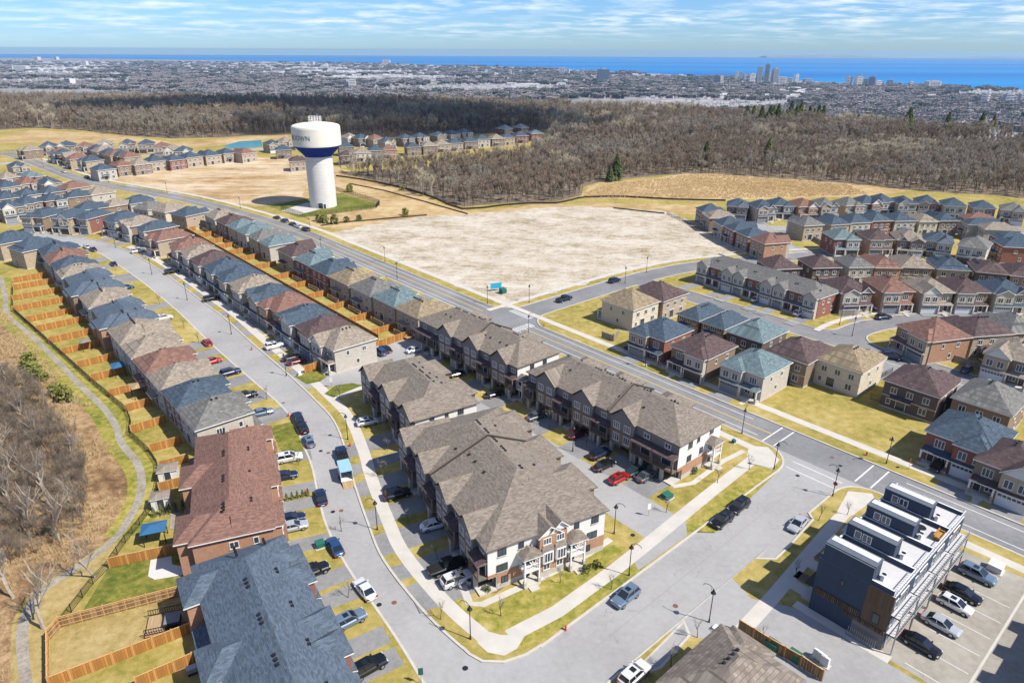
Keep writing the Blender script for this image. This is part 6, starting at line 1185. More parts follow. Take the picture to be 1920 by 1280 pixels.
fence([(106.0, 155.5), (112.7, 147.2), (120.5, 154.4)], 'wood_grey', 1.7, 'grey fence behind the red-brown roofed corner house')
for a, b, ls in (((113.2, 159.9), (116.6, 152.4), 'lower'), ((118.3, 163.3), (122.6, 156.6), 'middle'), ((125.2, 165.9), (126.9, 160.0), 'upper')): fence([a, b], 'wood_old', 1.7, f'brown fence, {ls} of three behind the corner house', 'brown fences behind the corner house')
fence([(93.8, 183.6), (98.2, 183.6), (103.9, 186.7)], 'wood_grey', 1.7, 'pale fence at the near end of the grey terrace')
fence([(120.8, 284.8), (120.7, 270.6), (121.8, 253.1)], 'wood_grey', 1.7, 'grey fence along the short street under the right wood')
fence([(71.5, 314.4), (78.1, 290.7), (83.9, 270.0), (90.9, 250.4)], 'iron', 1.3, 'black fence along the right edge of the stony lot')
fence([(-95.0, 369.3), (-65.4, 335.4), (-65.2, 324.3), (-93.5, 304.7), (-109.8, 322.2)], 'iron', 2.0, 'tall black fence around the water tower compound')
sf1 = smooth([(-105.3, 412.6), (-88.9, 402.2), (-60.2, 376.2), (-39.1, 347.7), (-23.8, 322.8), (-5.0, 331.6), (10.2, 337.0), (21.3, 337.2), (29.9, 345.2), (37.3, 352.1), (58.1, 353.9), (81.0, 347.6), (107.6, 345.5)], 2)
fence(sf1, 'silt', .9, 'black silt fence along the foot of the wood', step=5)
fence([(-92.0, 388.4), (-69.0, 368.4), (-42.6, 338.4), (-20.7, 312.6)], 'silt', .6, 'low brown silt fence behind the water tower', step=5)
fence([(70.5, 315.5), (55.5, 323.2), (48.4, 326.7)], 'silt', .6, 'low silt fence at the top of the stony lot', step=5)
fence([(-82.2, 288.7), (-74.9, 294.7), (-61.9, 300.0), (-39.3, 310.0)], 'silt', .6, 'low brown fence between tower compound and stony lot', step=5)
fence([(29.9, 67.7), (32.8, 64.7), (35.8, 61.9), (37.6, 59.8)], 'wood_old', 1.8, 'dark plank fence beside the brown roof at the bottom')
fence([(-363.8, 496.8), (-358.0, 505.1)], 'wood_grey', 1.8, 'pale fence at the far left frame edge')
fence([(-225.4, 289.9), (-220.2, 302.2)], 'wood_grey', 1.8, 'pale fence behind the white fronted houses at left')
# ------------------------------------------------------------------ small street things
plain('hydrant_red', (0.45, 0.06, 0.02), 0.5, var=0.1); plain('box_green', (0.02, 0.11, 0.085), 0.5, var=0.08); plain('box_white', (0.62, 0.62, 0.60), 0.6, var=0.05); plain('sign_blue', (0.03, 0.35, 0.5), 0.5, var=0.05)
def hydrant(p, ls):
    o = empty('fire_hydrant', (*p, 0), 0, 'red fire hydrant ' + ls, 'fire hydrant', 'fire hydrants'); b = MB(); b.lathe([(.2, 0), (.2, .06), (.13, .08), (.13, .55), (.17, .57), (.15, .68), (.05, .78), (0, .79)], 'hydrant_red', 10); b.obj('body', o)
    for a in (-1, 1): b = MB(); b.tube((0, a * .1, .45), (0, a * .24, .45), .07, .07, 'hydrant_red', 6); b.obj('nozzle', o)
for p, ls in (((7.2, 67.6), 'on the green verge of the cross street'), ((-30.9, 112.4), 'on the verge beside the trailer'), ((66.9, 110.0), 'opposite the modern block'), ((-35.2, 97.3), 'by the small hedge of the red-brown terrace'), ((8.8, 174.4), 'at the zebra crossing'), ((-65.8, 157.9), 'on the verge up the curved street'), ((-46.2, 123.9), 'behind the three parked cars')): hydrant(p, ls)
def utility(p, ang, ls, w=1.1, d=1.0, h=1.0, m='box_green', cat='utility box'):
    o = empty('utility_box', (*p, 0.01), R(ang), ls, cat, 'utility boxes'); b = MB(); b.box(-w / 2 - .2, w / 2 + .2, -d / 2 - .2, d / 2 + .2, 0, .1, 'concrete'); b.obj('base', o)
    b = MB(); b.prism([(-w / 2, -d / 2), (w / 2, -d / 2), (w / 2, d / 2), (-w / 2, d / 2)], .1, h * .8, m); b.face([(-w / 2, -d / 2, h * .8), (w / 2, -d / 2, h * .8), (w / 2, d / 2, h), (-w / 2, d / 2, h)], m); b.face([(w / 2, d / 2, h * .8), (-w / 2, d / 2, h * .8), (-w / 2, d / 2, h), (w / 2, d / 2, h)], m)
    for q in (-1, 1): pts = [(q * w / 2, -d / 2, h * .8), (q * w / 2, d / 2, h * .8), (q * w / 2, d / 2, h)]; b.face(pts if q > 0 else pts[::-1], m)
    b.obj('cabinet', o)
utility((33.3, 64.8), 131, 'green utility box, upper of two by the dark plank fence', 1.6, 1.4, 1.2); utility((35.5, 63.1), 131, 'green utility box, lower of two by the dark plank fence', 1.6, 1.4, 1.2); utility((-29.2, 83.7), 30, 'green utility box on the lawn of the slate blue terrace', 1.3, 1.1, 1.0); utility((-2.9, 201.9), 40, 'green utility box on the stony lot corner', 1.8, 1.6, 1.8)
utility((26.5, 96.4), 40, 'green utility box on the lawn by the townhouse end', 1.6, 1.3, 1.0); utility((71.1, 79.2), -50, 'pale utility cabinet beside the parking court', 1.8, 1.6, 1.3, 'box_white'); utility((-49.5, 143.3), 35, 'small white cabinet at the fence end', .6, .5, .9, 'box_white'); utility((43.1, 114.2), 40, 'small green box behind the white townhouse end', .7, .6, .8)
utility((27.0, 67.7), 40, 'small white box beside the modern block drive', .9, .8, .5, 'box_white')
for i, p in enumerate(((38.4, 63.2), (38.7, 62.7), (38.9, 62.2))):
    utility(p, 131, f"white mailbox cabinet, {('left', 'middle', 'right')[i]} of three at the bottom", 1.0, .6, 1.5, 'box_white', 'mailbox')
bs = empty('billboard', (*(-5.1, 204.4), 0), R(20), 'small light blue sign on the stony lot corner', 'sign'); b = MB(); b.box(-1.8, 1.8, -.05, .05, .8, 2.6, 'sign_blue'); b.obj('panel', bs)
for q in (-1.5, 1.5): b = MB(); b.box(q - .06, q + .06, .06, .18, 0, 2.5, 'wood_rail'); b.obj('post', bs)
plain('sign_red', (0.45, 0.015, 0.015), 0.5, var=0)
def road_sign(p, ang, h, shape, matn, label):
    o = empty('road_sign', (*p, 0), R(ang), label, 'sign'); b = MB(); b.tube((0, 0, 0), (0, 0, h), .035, .035, 'metal_grey', 6); b.obj('post', o); b = MB()
    if shape == 'oct': b.prism([(.38 * math.cos(R(22.5 + 45 * k)), .38 * math.sin(R(22.5 + 45 * k))) for k in range(8)], -.02, .02, matn)
    else: b.prism([(-.3, -.55), (.3, -.55), (.3, .55), (-.3, .55)], -.02, .02, matn)
    f = b.obj('face', o, (0, -.06, h - .3)); f.rotation_euler = (R(90), 0, 0); return o
road_sign((55.3, 97.7), 140, 2.4, 'oct', 'sign_red', 'red octagonal stop sign at the modern block corner'); road_sign((22.4, 91.5), 20, 2.2, 'rect', 'trim', 'white rectangular sign on the townhouse lawn'); road_sign((72.3, 105.3), 220, 2.3, 'oct', 'sign_red', 'red stop sign on the far verge of the main road'); road_sign((-10.7, 59.2), 10, 2.4, 'rect', 'box_green', 'green street name sign at the bottom edge'); road_sign((-40.5, 137.1), 10, 2.2, 'rect', 'trim', 'white sign on the parking court island')
# garden things
def gazebo(p, ang, w, d, h, rm, label, wall=None):
    o = empty('gazebo' if not wall else 'shed', (*p, 0), R(ang), label, 'gazebo' if not wall else 'shed')
    b = MB(); hip(b, -w / 2, w / 2, -d / 2, d / 2, h, .35, rm, oh=.2, th=.1, trim='metal_black' if not wall else 'trim'); b.obj('roof', o)
    if wall: b = MB(); b.box(-w / 2, w / 2, -d / 2, d / 2, 0, h, wall); b.obj('wall', o); link('door', door_mesh(), o, (0, -d / 2 - .002, 0))
    else:
        for x in (-w / 2 + .1, w / 2 - .1):
            for y in (-d / 2 + .1, d / 2 - .1): b = MB(); b.box(x - .06, x + .06, y - .06, y + .06, 0, h, 'metal_black'); b.obj('post', o)
plain('awning_blue', (0.03, 0.11, 0.22), 0.7, var=0.06)
gazebo((-54.9, 85.0), 20, 3.2, 2.6, 2.3, 'awning_blue', 'blue topped gazebo in the garden of the red-brown terrace'); gazebo((-60.6, 101.7), 20, 3.0, 2.6, 2.1, 'deck_old', 'grey shed between two garden fences', 'wall_siding_white'); gazebo((-58.0, 93.6), 20, 2.8, 2.2, 2.1, 'deck_old', 'small white shed with grey roof by the cedars', 'wall_siding_white')
gazebo((-91.2, 142.9), 130, 3.2, 2.4, 2.5, 'awning_blue', 'pale blue roofed pergola in a garden by the footpath'); gazebo((-81.4, 132.6), 130, 3.0, 2.6, 2.5, 'deck', 'brown roofed pergola in a garden by the footpath'); gazebo((-107.3, 157.5), 130, 2.6, 2.0, 2.3, 'deck_old', 'grey roofed pergola in an upper footpath garden')
dk = empty('deck', (*(-45.1, 68.2), 0), R(18), 'raised wooden deck with black tub behind the slate blue terrace', 'deck'); b = MB(); b.box(-2.6, 2.6, -1.8, 1.8, .3, .5, 'wood_rail', 'deck'); b.obj('platform', dk)
for q in (-1.75, 1.75): link('railing', railing_mesh(5.2, 1.0, 'metal_black'), dk, (-2.6, q, .5))
b = MB(); b.box(-.9, .9, -.9, .9, 0, .8, 'metal_black'); b.box(-.95, .95, -.95, .95, .8, .9, 'asphalt_dark'); b.obj('hot_tub', None, (*(-44.4, 68.0), .51), R(18)); tag(bpy.data.objects['hot_tub.001'], 'black covered hot tub on the raised wooden deck', 'hot tub')
b = MB(); b.box(-.6, .6, -.4, .4, .5, 1.1, 'metal_grey'); b.box(-.5, .5, -.3, .3, 0, .5, 'metal_black'); b.obj('barbecue', None, (*(-38.7, 60.5), .01), R(30)); tag(bpy.data.objects['barbecue.001'], 'grey barbecue by the orange fence at the bottom', 'barbecue')
for i, (p, ls) in enumerate((((-5.9, 75.8), 'under the corner block window'), ((6.7, 78.9), 'left of the middle bay'))):
    o = empty('air_conditioner', (*p, 0), R(-20), 'grey ground air conditioner ' + ls, 'air conditioner'); b = MB(); b.box(-.4, .4, -.4, .4, 0, .8, 'metal_grey'); b.obj('case', o); b = MB(); b.lathe([(.33, .805), (.3, .83), (0, .83)], 'metal_black', 12); b.obj('fan_grille', o)
# ------------------------------------------------------------------ trees
plain('bark', (0.105, 0.085, 0.07), 0.95, 0.1, var=0.25); plain('bark_pale', (0.36, 0.31, 0.25), 0.95, 0.1, var=0.2); plain('twig_dark', (0.17, 0.135, 0.105), 0.95, 0.1, var=0.3, scale=0.4); plain('twig', (0.27, 0.22, 0.16), 0.95, 0.1, var=0.25, scale=0.4); plain('twig_grey', (0.32, 0.28, 0.225), 0.95, 0.1, var=0.25, scale=0.4); plain('twig_pale', (0.46, 0.40, 0.29), 0.95, 0.1, var=0.25, scale=0.4); plain('twig_rust', (0.25, 0.185, 0.135), 0.95, 0.1, var=0.25, scale=0.4)
plain('needles', (0.10, 0.125, 0.045), 0.9, 0.15, var=0.4, scale=1.2); plain('needles_light', (0.17, 0.175, 0.05), 0.9, 0.15, var=0.35, scale=1.5); plain('reed', (0.54, 0.405, 0.225), 0.9, 0.1, var=0.3, scale=0.6)
def bare(seed, h, spread, twigs, tw, barkm, twigm, lean=0.0, forks=4, thick=1.0):
    """trunk, limbs and a cloud of real twig blades; returns (trunk mesh builder, crown mesh builder)"""
    rng = random.Random(seed); tb, cb = MB(), MB(); tips = []
    def grow(p, d, r, l, lvl):
        n = 2; q = p
        for k in range(n):
            d = (d + Vector((rng.gauss(0, .13), rng.gauss(0, .13), rng.gauss(.05, .06)))).normalized(); e = q + d * l / n
            tb.tube(q, e, r * (1 - .25 * k), r * (1 - .25 * (k + 1)), barkm, 5 if lvl == 0 else 4 if lvl == 1 else 3, caps=False); q = e
        if lvl >= 2: tips.append((p, q)); return
        for k in range(forks if lvl else forks + 1):
            a = rng.uniform(0, 2 * math.pi); s = rng.uniform(.45, 1.0) * spread; nd = Vector((math.cos(a) * s, math.sin(a) * s, rng.uniform(.45, 1.0))).normalized()
            t = rng.uniform(.45, 1.0); grow(p.lerp(q, t), (nd * .8 + d * .35).normalized(), r * .48, l * rng.uniform(.55, .8), lvl + 1)
        tips.append((q, q + d * l * .3))
    grow(Vector((0, 0, -.2)), Vector((lean, 0, 1)).normalized(), .017 * h * thick, h * .48, 0)
    for i in range(twigs):
        a, b_ = rng.choice(tips); p = a.lerp(b_, rng.random()) + Vector((rng.gauss(0, .2), rng.gauss(0, .2), rng.gauss(0, .2))) * .6
        d = Vector((rng.gauss(0, .7), rng.gauss(0, .7), rng.uniform(.0, 1.1))); d = d.normalized() * rng.uniform(.5, 1.25) * (.07 * h + .25); s = d.cross(Vector((rng.random() - .5, rng.random() - .5, rng.random()))).normalized() * tw * .5
        q = p + d; cb.face([p - s, p + s, q], twigm)
    return tb, cb
def conifer(seed, h, r, mat='needles', n=520):
    rng = random.Random(seed); tb, cb = MB(), MB(); tb.tube((0, 0, 0), (0, 0, h * .95), .02 * h, .01, 'bark', 6)
    for i in range(n):
        t = rng.random() ** .8; z = h * (.08 + .92 * t); rr = r * (1 - t) ** .85 * rng.uniform(.35, 1.05) + .05; a = rng.uniform(0, 2 * math.pi)
        c_ = Vector((math.cos(a) * rr, math.sin(a) * rr, z - rr * .25)); o = Vector((math.cos(a), math.sin(a), -.35 + rng.gauss(0, .2))).normalized(); s = Vector((-math.sin(a), math.cos(a), rng.gauss(0, .3))).normalized(); L = h * .055 * rng.uniform(.7, 1.5)
        cb.face([c_ - o * L, c_ - s * L * .5, c_ + o * L, c_ + s * L * .5], mat)
    return tb, cb
def bush(seed, h, r, mat, n=260):
    rng = random.Random(seed); cb = MB(); tb = MB()
    for i in range(5): a = rng.uniform(0, 6.28); tb.tube((0, 0, 0), (math.cos(a) * r * .5, math.sin(a) * r * .5, h * .7), .05, .02, 'bark', 4)
    for i in range(n):
        u = rng.random(); a = rng.uniform(0, 6.28); z = h * rng.uniform(.08, 1); rr = r * math.sqrt(max(0, 1 - (z / h - .4) ** 2 / .4)) * math.sqrt(u)
        c_ = Vector((math.cos(a) * rr, math.sin(a) * rr, z)); o = Vector((rng.gauss(0, 1), rng.gauss(0, 1), rng.gauss(.3, 1))).normalized(); s = o.orthogonal().normalized(); L = .18 * rng.uniform(.6, 1.4) * (h / 2 + .3)
        cb.face([c_ - o * L, c_ - s * L * .55, c_ + o * L, c_ + s * L * .55], mat)
    return tb, cb
def plant(name, tb, cb, p, label, cat, group, s=1.0, rz=0.0, z=0.0):
    o = empty(name, (*p, z), rz, label, cat, group); o.scale = (s, s, s)
    link('trunk' if cat == 'tree' else 'stem', tb, o); link('crown' if cat == 'tree' else 'foliage', cb, o); return o
def pair(tc_): return tc_[0].mesh('trunk', uv=False), tc_[1].mesh('crown', uv=False)
SAP = [pair(bare(100 + i, 4.2, .5, 110, .025, 'bark', 'twig_grey', forks=3)) for i in range(3)]
SAPS = [((-37.6, 132.3), 'by the short townhouse row'), ((-23.5, 110.8), 'on the first shaded lawn of the corner block'), ((-22.6, 102.0), 'on the second shaded lawn of the corner block'), ((-16.6, 89.4), 'between the drives of the corner block'), ((-11.0, 81.0), 'before the black pickup'), ((-7.6, 74.7), 'at the corner block lawn edge'), ((-1.3, 69.9), 'in the middle of the corner lawn'), ((-9.4, 69.3), 'on the verge by the corner lamp'),
    ((7.0, 76.2), 'left of the middle bay lawn'), ((14.1, 74.9), 'on the verge above the steel blue suv'), ((36.3, 100.9), 'on the lawn of the white townhouse end'), ((43.3, 105.1), 'on the verge by the black cars'), ((25.6, 92.5), 'near the green box on the lawn'), ((24.2, 66.4), 'at the modern block drive island'), ((32.2, 66.0), 'by the two green boxes'), ((19.8, 61.8), 'on the bottom verge'), ((49.9, 90.6), 'on the dry verge by the silver sedan'), ((41.3, 77.7), 'in front of the modern block'), ((55.1, 92.0), 'at the modern block corner'),
    ((3.5, 127.8), 'in the lane planting by the shaded fronts'), ((0.0, 135.1), 'further up the lane planting'), ((14.4, 112.4), 'beside the lane lamp'), ((7.6, 120.0), 'on the lane lawn before the long row'), ((-10.2, 144.6), 'near the top of the lane'), ((-81.0, 161.9), 'by the red hatchback'), ((-89.2, 172.0), 'on the left kerb higher up the curved street'), ((-104.7, 190.9), 'on the left kerb near the bend'), ((-53.2, 131.4), 'before the stone house'), ((-38.9, 105.8), 'on the strip below the white suv'), ((-22.6, 73.1), 'by the white sedan kerb'), ((-26.8, 87.4), 'by the drive of the slate blue terrace')]
for i, (p, ls) in enumerate(SAPS): plant('sapling', *SAP[i % 3], p, 'bare young street tree ' + ls, 'tree', 'young street trees', random.Random(i).uniform(.75, 1.1), i * 1.3)
SHR = [pair(bush(7, 1.6, .9, 'needles_light')), pair(bush(8, 2.6, 1.3, 'needles_light')), pair(conifer(9, 2.2, .55, 'needles', 260)), pair(bush(10, .8, .55, 'needles', 140))]
for i, (k, p, s, ls) in enumerate(((1, (-114.4, 146.4), 1.5, 'in the rust meadow, uppermost'), (1, (-109.7, 141.3), 1.5, 'in the rust meadow, below the uppermost'), (0, (-107.0, 140.2), 1.2, 'in the rust meadow, right of a pair'), (1, (-99.5, 132.4), 1.2, 'in the rust meadow by the footpath'), (1, (-95.9, 130.0), 1.4, 'in the rust meadow, lowest by the footpath'), (3, (12.6, 79.5), 1.4, 'in the bed by the right porch'), (3, (10.8, 78.4), 1.4, 'left of the right porch'), (3, (32.8, 104.0), 1.6, 'at the brick base of the townhouse end'), (3, (-3.4, 74.5), 1.2, 'at the near corner of the corner block'),
        (1, (-85.6, 297.6), 1.3, 'below the water tower fence, first from the left'), (1, (-82.1, 294.6), 1.5, 'below the water tower fence, second from the left'), (1, (-77.2, 292.7), 1.6, 'below the water tower fence, third from the left'), (0, (-72.8, 295.8), 1.6, 'below the water tower fence, fourth from the left'), (0, (-68.2, 299.9), 1.5, 'below the water tower fence, rightmost'), (1, (-86.6, 365.0), 1.6, 'above the water tower compound'), (0, (-59.6, 370.1), 1.6, 'alone by the silt fence'), (1, (-49.1, 309.8), 1.3, 'on the field left of the stony lot'))):
    plant('shrub', *SHR[k], p, 'green shrub ' + ls, 'shrub', 'green shrubs', s, i * .9)
for i in range(7): plant('cedar', *SHR[2], ((-58.0, 90.8)[0] + i * 1.0, (-58.0, 90.8)[1] + i * .42), f'small dark cedar, {ORD(i + 1)} of the seven hedging the garden by the white shed', 'shrub', 'cedars by the white shed', .85 + .1 * (i % 3), i)
for i in range(5): plant('cedar', *SHR[2], ((-37.8, 95.2)[0] + i * .8, (-37.8, 95.2)[1] + i * .35), f'small cedar, {ORD(i + 1)} of five on the red-brown terrace front lawn', 'shrub', 'cedars on the terrace lawn', .7, i)
CON = [pair(conifer(20 + i, 14, 4.2, 'needles' if i < 2 else 'needles_light', 1300)) for i in range(3)]
CONS = [((60.4, 404.1), .78, 'standing tallest at the edge of the golden field'), ((126.2, 457.4), .85, 'above the golden field, left of a pair'), ((170.0, 467.7), .85, 'above the golden field, right of a pair'), ((56.0, 398.7), .5, 'just left of the tallest'), ((377.8, 682.3), 1.1, 'large by the far right skyline'), ((361.9, 659.0), .9, 'left of the large one at far right'), ((431.6, 708.8), .8, 'at far right, second along'), ((465.9, 710.2), .8, 'at far right, third along'), ((471.3, 700.5), .7, 'at far right, fourth along'), ((328.2, 680.3), .8, 'left of the far right group')]
rg = random.Random(5)
for i in range(16): CONS.append((None, rg.uniform(.7, 1.1), f'{ORD(i + 1)} from the left in the pine stand on the far right wood'))
pine = [(235.4, 721.1), (238.5, 710.9), (243.2, 701.0), (247.8, 691.4), (258.5, 711.7), (259.2, 701.7), (272.1, 722.7), (268.3, 702.0), (288.5, 745.0), (285.8, 723.2), (298.7, 745.5), (296.7, 729.0), (306.1, 740.3), (306.2, 729.4), (318.0, 746.3), (317.9, 735.3)]
for i, (p, s, ls) in enumerate(CONS):
    q = p or pine[i - 10]; plant('conifer', *CON[i % 3], q, 'dark green conifer ' + ls, 'tree', 'conifers in the wood', s * (1.35 if p else 1.45), i * 1.7)
# large bare trees beside the footpath
BIG = [pair(bare(40 + i, 13, .8, 1100, .02, 'bark_pale', 'twig_dark', lean=.15 * i, forks=4, thick=1.25)) for i in range(3)]
for i, (p, s, ls) in enumerate((((-76.8, 93.9), 1.0, 'with pale forked trunk in the left thicket'), ((-61.2, 67.4), .95, 'with thick trunk at the fence corner'), ((-59.8, 76.9), .7, 'leaning over the footpath bend'), ((-97.4, 119.1), .75, 'on the upper edge of the left thicket'), ((-70.1, 85.2), .8, 'in the lower left thicket'), ((-74.7, 80.3), .8, 'at the left frame edge thicket'), ((-81.2, 91.7), .85, 'deep in the left thicket'), ((-79.9, 105.8), .65, 'at the right edge of the left thicket'), ((-109.8, 132.8), .8, 'by the upper green shrubs'), ((-89.6, 111.2), .8, 'in the upper part of the left thicket'), ((-74.3, 85.1), .9, 'between forked trunk and frame edge'), ((-70.7, 91.8), .6, 'closest to the footpath bend'), ((-68.9, 72.9), .8, 'just above the gravel path end'), ((-91.8, 104.0), .9, 'cut by the left frame edge'), ((-85.3, 99.9), .75, 'beside the frame edge tree'))):
    plant('bare_tree', *BIG[i % 3], p, 'leafless grey tree ' + ls, 'tree', 'leafless trees by the footpath', s, i * 2.1)
# ------------------------------------------------------------------ woods, thicket and reeds as scattered stuff
def scatter(name, pts, protos, smin, smax, label, kind='stuff', tilt=.06):
    col = bpy.data.collections.new(name + '_kinds')
    for k, me in enumerate(protos):
        o = bpy.data.objects.new(f'{name}_kind', me); col.objects.link(o)
    me = bpy.data.meshes.new(name); me.from_pydata(pts, [], []); ob = link(name, me); tag(ob, label, kind=kind)
    ng = bpy.data.node_groups.new(name, 'GeometryNodeTree'); ng.interface.new_socket('Geometry', in_out='INPUT', socket_type='NodeSocketGeometry'); ng.interface.new_socket('Geometry', in_out='OUTPUT', socket_type='NodeSocketGeometry')
    N = ng.nodes; gi = N.new('NodeGroupInput'); go = N.new('NodeGroupOutput'); ip = N.new('GeometryNodeInstanceOnPoints'); ci = N.new('GeometryNodeCollectionInfo'); ci.inputs['Collection'].default_value = col; ci.inputs['Separate Children'].default_value = True; ci.inputs['Reset Children'].default_value = True
    rr = N.new('FunctionNodeRandomValue'); rr.data_type = 'FLOAT_VECTOR'; rr.inputs[0].default_value = (-tilt, -tilt, 0); rr.inputs[1].default_value = (tilt, tilt, 6.283)
    rs = N.new('FunctionNodeRandomValue'); rs.data_type = 'FLOAT'; rs.inputs[2].default_value = smin; rs.inputs[3].default_value = smax; rs.inputs['Seed'].default_value = 3
    ng.links.new(gi.outputs[0], ip.inputs['Points']); ng.links.new(ci.outputs[0], ip.inputs['Instance']); ip.inputs['Pick Instance'].default_value = True
    ng.links.new(rr.outputs[0], ip.inputs['Rotation']); ng.links.new(rs.outputs[1], ip.inputs['Scale']); ng.links.new(ip.outputs[0], go.inputs[0])
    md = ob.modifiers.new('scatter', 'NODES'); md.node_group = ng; return ob
def one(tc_):
    a, c_ = tc_; m = MB(); m.v = a.v + c_.v; n = len(a.v); m.f = a.f + [tuple(i + n for i in f) for f in c_.f]; m.mats = a.mats + [q for q in c_.mats if q not in a.mats]; m.m = a.m + [m.mats.index(c_.mats[i]) for i in c_.m]; return m.mesh('tree', uv=False)
_hp = np.array([(h[0], h[1]) for r_ in HOUSES.values() for h in r_])
def clear(x, y): return y < 330 or float(np.min((_hp[:, 0] - x) ** 2 + (_hp[:, 1] - y) ** 2)) > 130
def fill(poly, step, rng, zf=lambda x, y: 0.0, jit=.45, keep=lambda x, y: True):
    xs = [p[0] for p in poly]; ys = [p[1] for p in poly]; out = []; y = min(ys)
    while y < max(ys):
        x = min(xs)
        while x < max(xs):
            q = (x + rng.uniform(-jit, jit) * step, y + rng.uniform(-jit, jit) * step)
            if abs(q[0]) < q[1] * .80 + 25 and keep(*q) and inside(q, poly) and clear(*q): out.append((*q, zf(*q)))
            x += step
        y += step
    return out
WOODK = [one(bare(60 + i, 11, .62, 900, .075, 'bark', ('twig', 'twig_grey', 'twig', 'twig_rust', 'twig_grey')[i], forks=3, thick=.8)) for i in range(5)]
edge = [(-1500, 1050), (-900, 1010), (-500, 985), (-100, 960), (200, 830), (380, 640), (520, 520), (700, 420), (1100, 300)]
front = [(-667.1, 736.4), (-471.7, 652.9), (-454.8, 672.1), (-399.8, 655.8), (-339.2, 615.5), (-283.3, 594.3), (-243.3, 607.2), (-218.3, 628.2), (-199.7, 637.3), (-148.0, 610.7), (-92.5, 608.9), (-39.0, 635.0), (19.1, 663.4), (35.6, 646.4), (30.8, 598.2), (14.9, 508.4), (-35.8, 461.9), (-67.9, 439.2), (-102.9, 430.1), (-107.2, 426.0), (-80.8, 400.6), (-44.5, 354.4), (-24.0, 328.8), (-5.1, 337.9), (21.6, 342.3), (36.0, 359.0), (39.7, 383.3), (52.1, 400.4), (94.0, 423.4), (142.0, 420.8), (195.1, 395.3), (216.5, 378.0), (234.8, 369.3), (254.3, 363.9), (265.6, 355.7), (321.1, 346.1)]
wpoly = front + [(420, 320), (420, 560), (380, 640)] + [(x, y) for x, y in edge[::-1] if x < 380 and x > -1000] + [(-1000, 900)]
def edge_z(x, y):
    e = float(np.interp(x, [p[0] for p in edge], [p[1] for p in edge])); d = y - e
    return 0.0 if d < 0 else float(np.interp(d, [0, 60, 160, 300, 500], [0, -6, -38, -90, -125]))
rg = random.Random(77)
lay('woodland_floor', wpoly, 'wood_floor', 2, 'leaf litter under the wood')
nearw = fill(wpoly, 4.5, rg, edge_z, keep=lambda x, y: y < 560); farw = fill(wpoly, 6.6, rg, edge_z, keep=lambda x, y: y >= 560)
slope = [(x, e - 10 + d, 0) for x in () for e in () for d in ()]
def patch(x, y): return math.sin(x * .019 + 1.3) * math.cos(y * .023 + x * .007) + .55 * math.sin(x * .051 - y * .043) + .35 * math.sin(y * .09 + x * .07) + random.Random(x * 7 + y).gauss(0, .3)
GREYK, RUSTK = [WOODK[1], WOODK[4], WOODK[0]], [WOODK[0], WOODK[3], WOODK[2]]
PALEK = [one(bare(90 + i, 11, .7, 800, .07, 'bark_pale', 'twig_pale', forks=3, thick=.9)) for i in range(2)]
for nm_, pts_, lo, hi in (('near', nearw, .48, 1.25), ('far', farw, .8, 1.7)):
    where = 'behind the stony lot' if nm_ == 'near' else 'up to the escarpment edge'
    scatter('wood', [p for p in pts_ if patch(p[0], p[1]) > .15 and patch(p[1], p[0]) < .9], GREYK, lo, hi, 'grey leafless trees of the wood ' + where)
    scatter('wood', [p for p in pts_ if patch(p[0], p[1]) <= .15 and patch(p[1], p[0]) < .9], RUSTK, lo * .95, hi * .95, 'brown leafless trees of the wood ' + where)
    scatter('wood', [p for p in pts_ if patch(p[1], p[0]) >= .9], PALEK, lo * 1.05, hi * 1.1, 'pale straw-grey trees of the wood ' + where)
sl_pts = []
for i in range(2600):
    x = rg.uniform(-900, 900); e = float(np.interp(x, [p[0] for p in edge], [p[1] for p in edge])); d = rg.uniform(0, 420); q = (x + d * .25, e + d)
    if abs(q[0]) < q[1] * .8: sl_pts.append((*q, float(np.interp(d, [0, 60, 160, 300, 500], [0, -6, -38, -90, -125]))))
scatter('wood', sl_pts, WOODK, 1.1, 1.7, 'leafless wood on the escarpment slope')
THK = [one(bare(80 + i, 4.6, .9, 520, .02, 'bark', ('twig_dark', 'twig', 'twig_dark')[i], forks=4, thick=.6)) for i in range(3)]
thp = fill([(-131.6, 146.2), (-118.3, 143.5), (-105.7, 135.4), (-89.9, 119.2), (-79.5, 109.4), (-69.6, 93.2), (-66.8, 85.2), (-71.2, 80.4), (-73.6, 74.9), (-83.4, 74.8)], 1.45, random.Random(3), keep=lambda x, y: True)
scatter('thicket', [p for p in thp if random.Random(p[0]).random() < .8], THK, .6, 1.5, 'tangled leafless thicket left of the footpath')
gb = MB(); rq = random.Random(9)
for i in range(46):
    a = rq.uniform(0, 6.28); r_ = rq.random() * .45; p = Vector((math.cos(a) * r_, math.sin(a) * r_, 0)); d = Vector((rq.gauss(0, .22), rq.gauss(0, .22), rq.uniform(.45, 1.0))); s = Vector((-d.y, d.x, .05)).normalized() * .03; gb.face([p - s, p + s, p + d], 'reed')
REED = [gb.mesh('tuft', uv=False)]
mp_ = fill([(-197.5, 215.4), (-150.4, 188.0), (-126.2, 164.2), (-108.3, 146.5), (-95.5, 134.2), (-83.7, 122.5), (-76.5, 113.2), (-68.4, 102.5), (-65.1, 96.2), (-63.7, 87.8), (-65.2, 81.0), (-68.0, 74.4), (-66.1, 67.2), (-60.0, 58.3), (-78.9, 57.5), (-156.6, 143.1)], 1.0, random.Random(4))
scatter('reeds', [p for p in mp_ if math.sin(p[0] * .21) * math.cos(p[1] * .17 + 1) + random.Random(p[1]).random() > .55], REED, .5, 1.15, 'straw coloured dead grass tufts in the rust meadow')
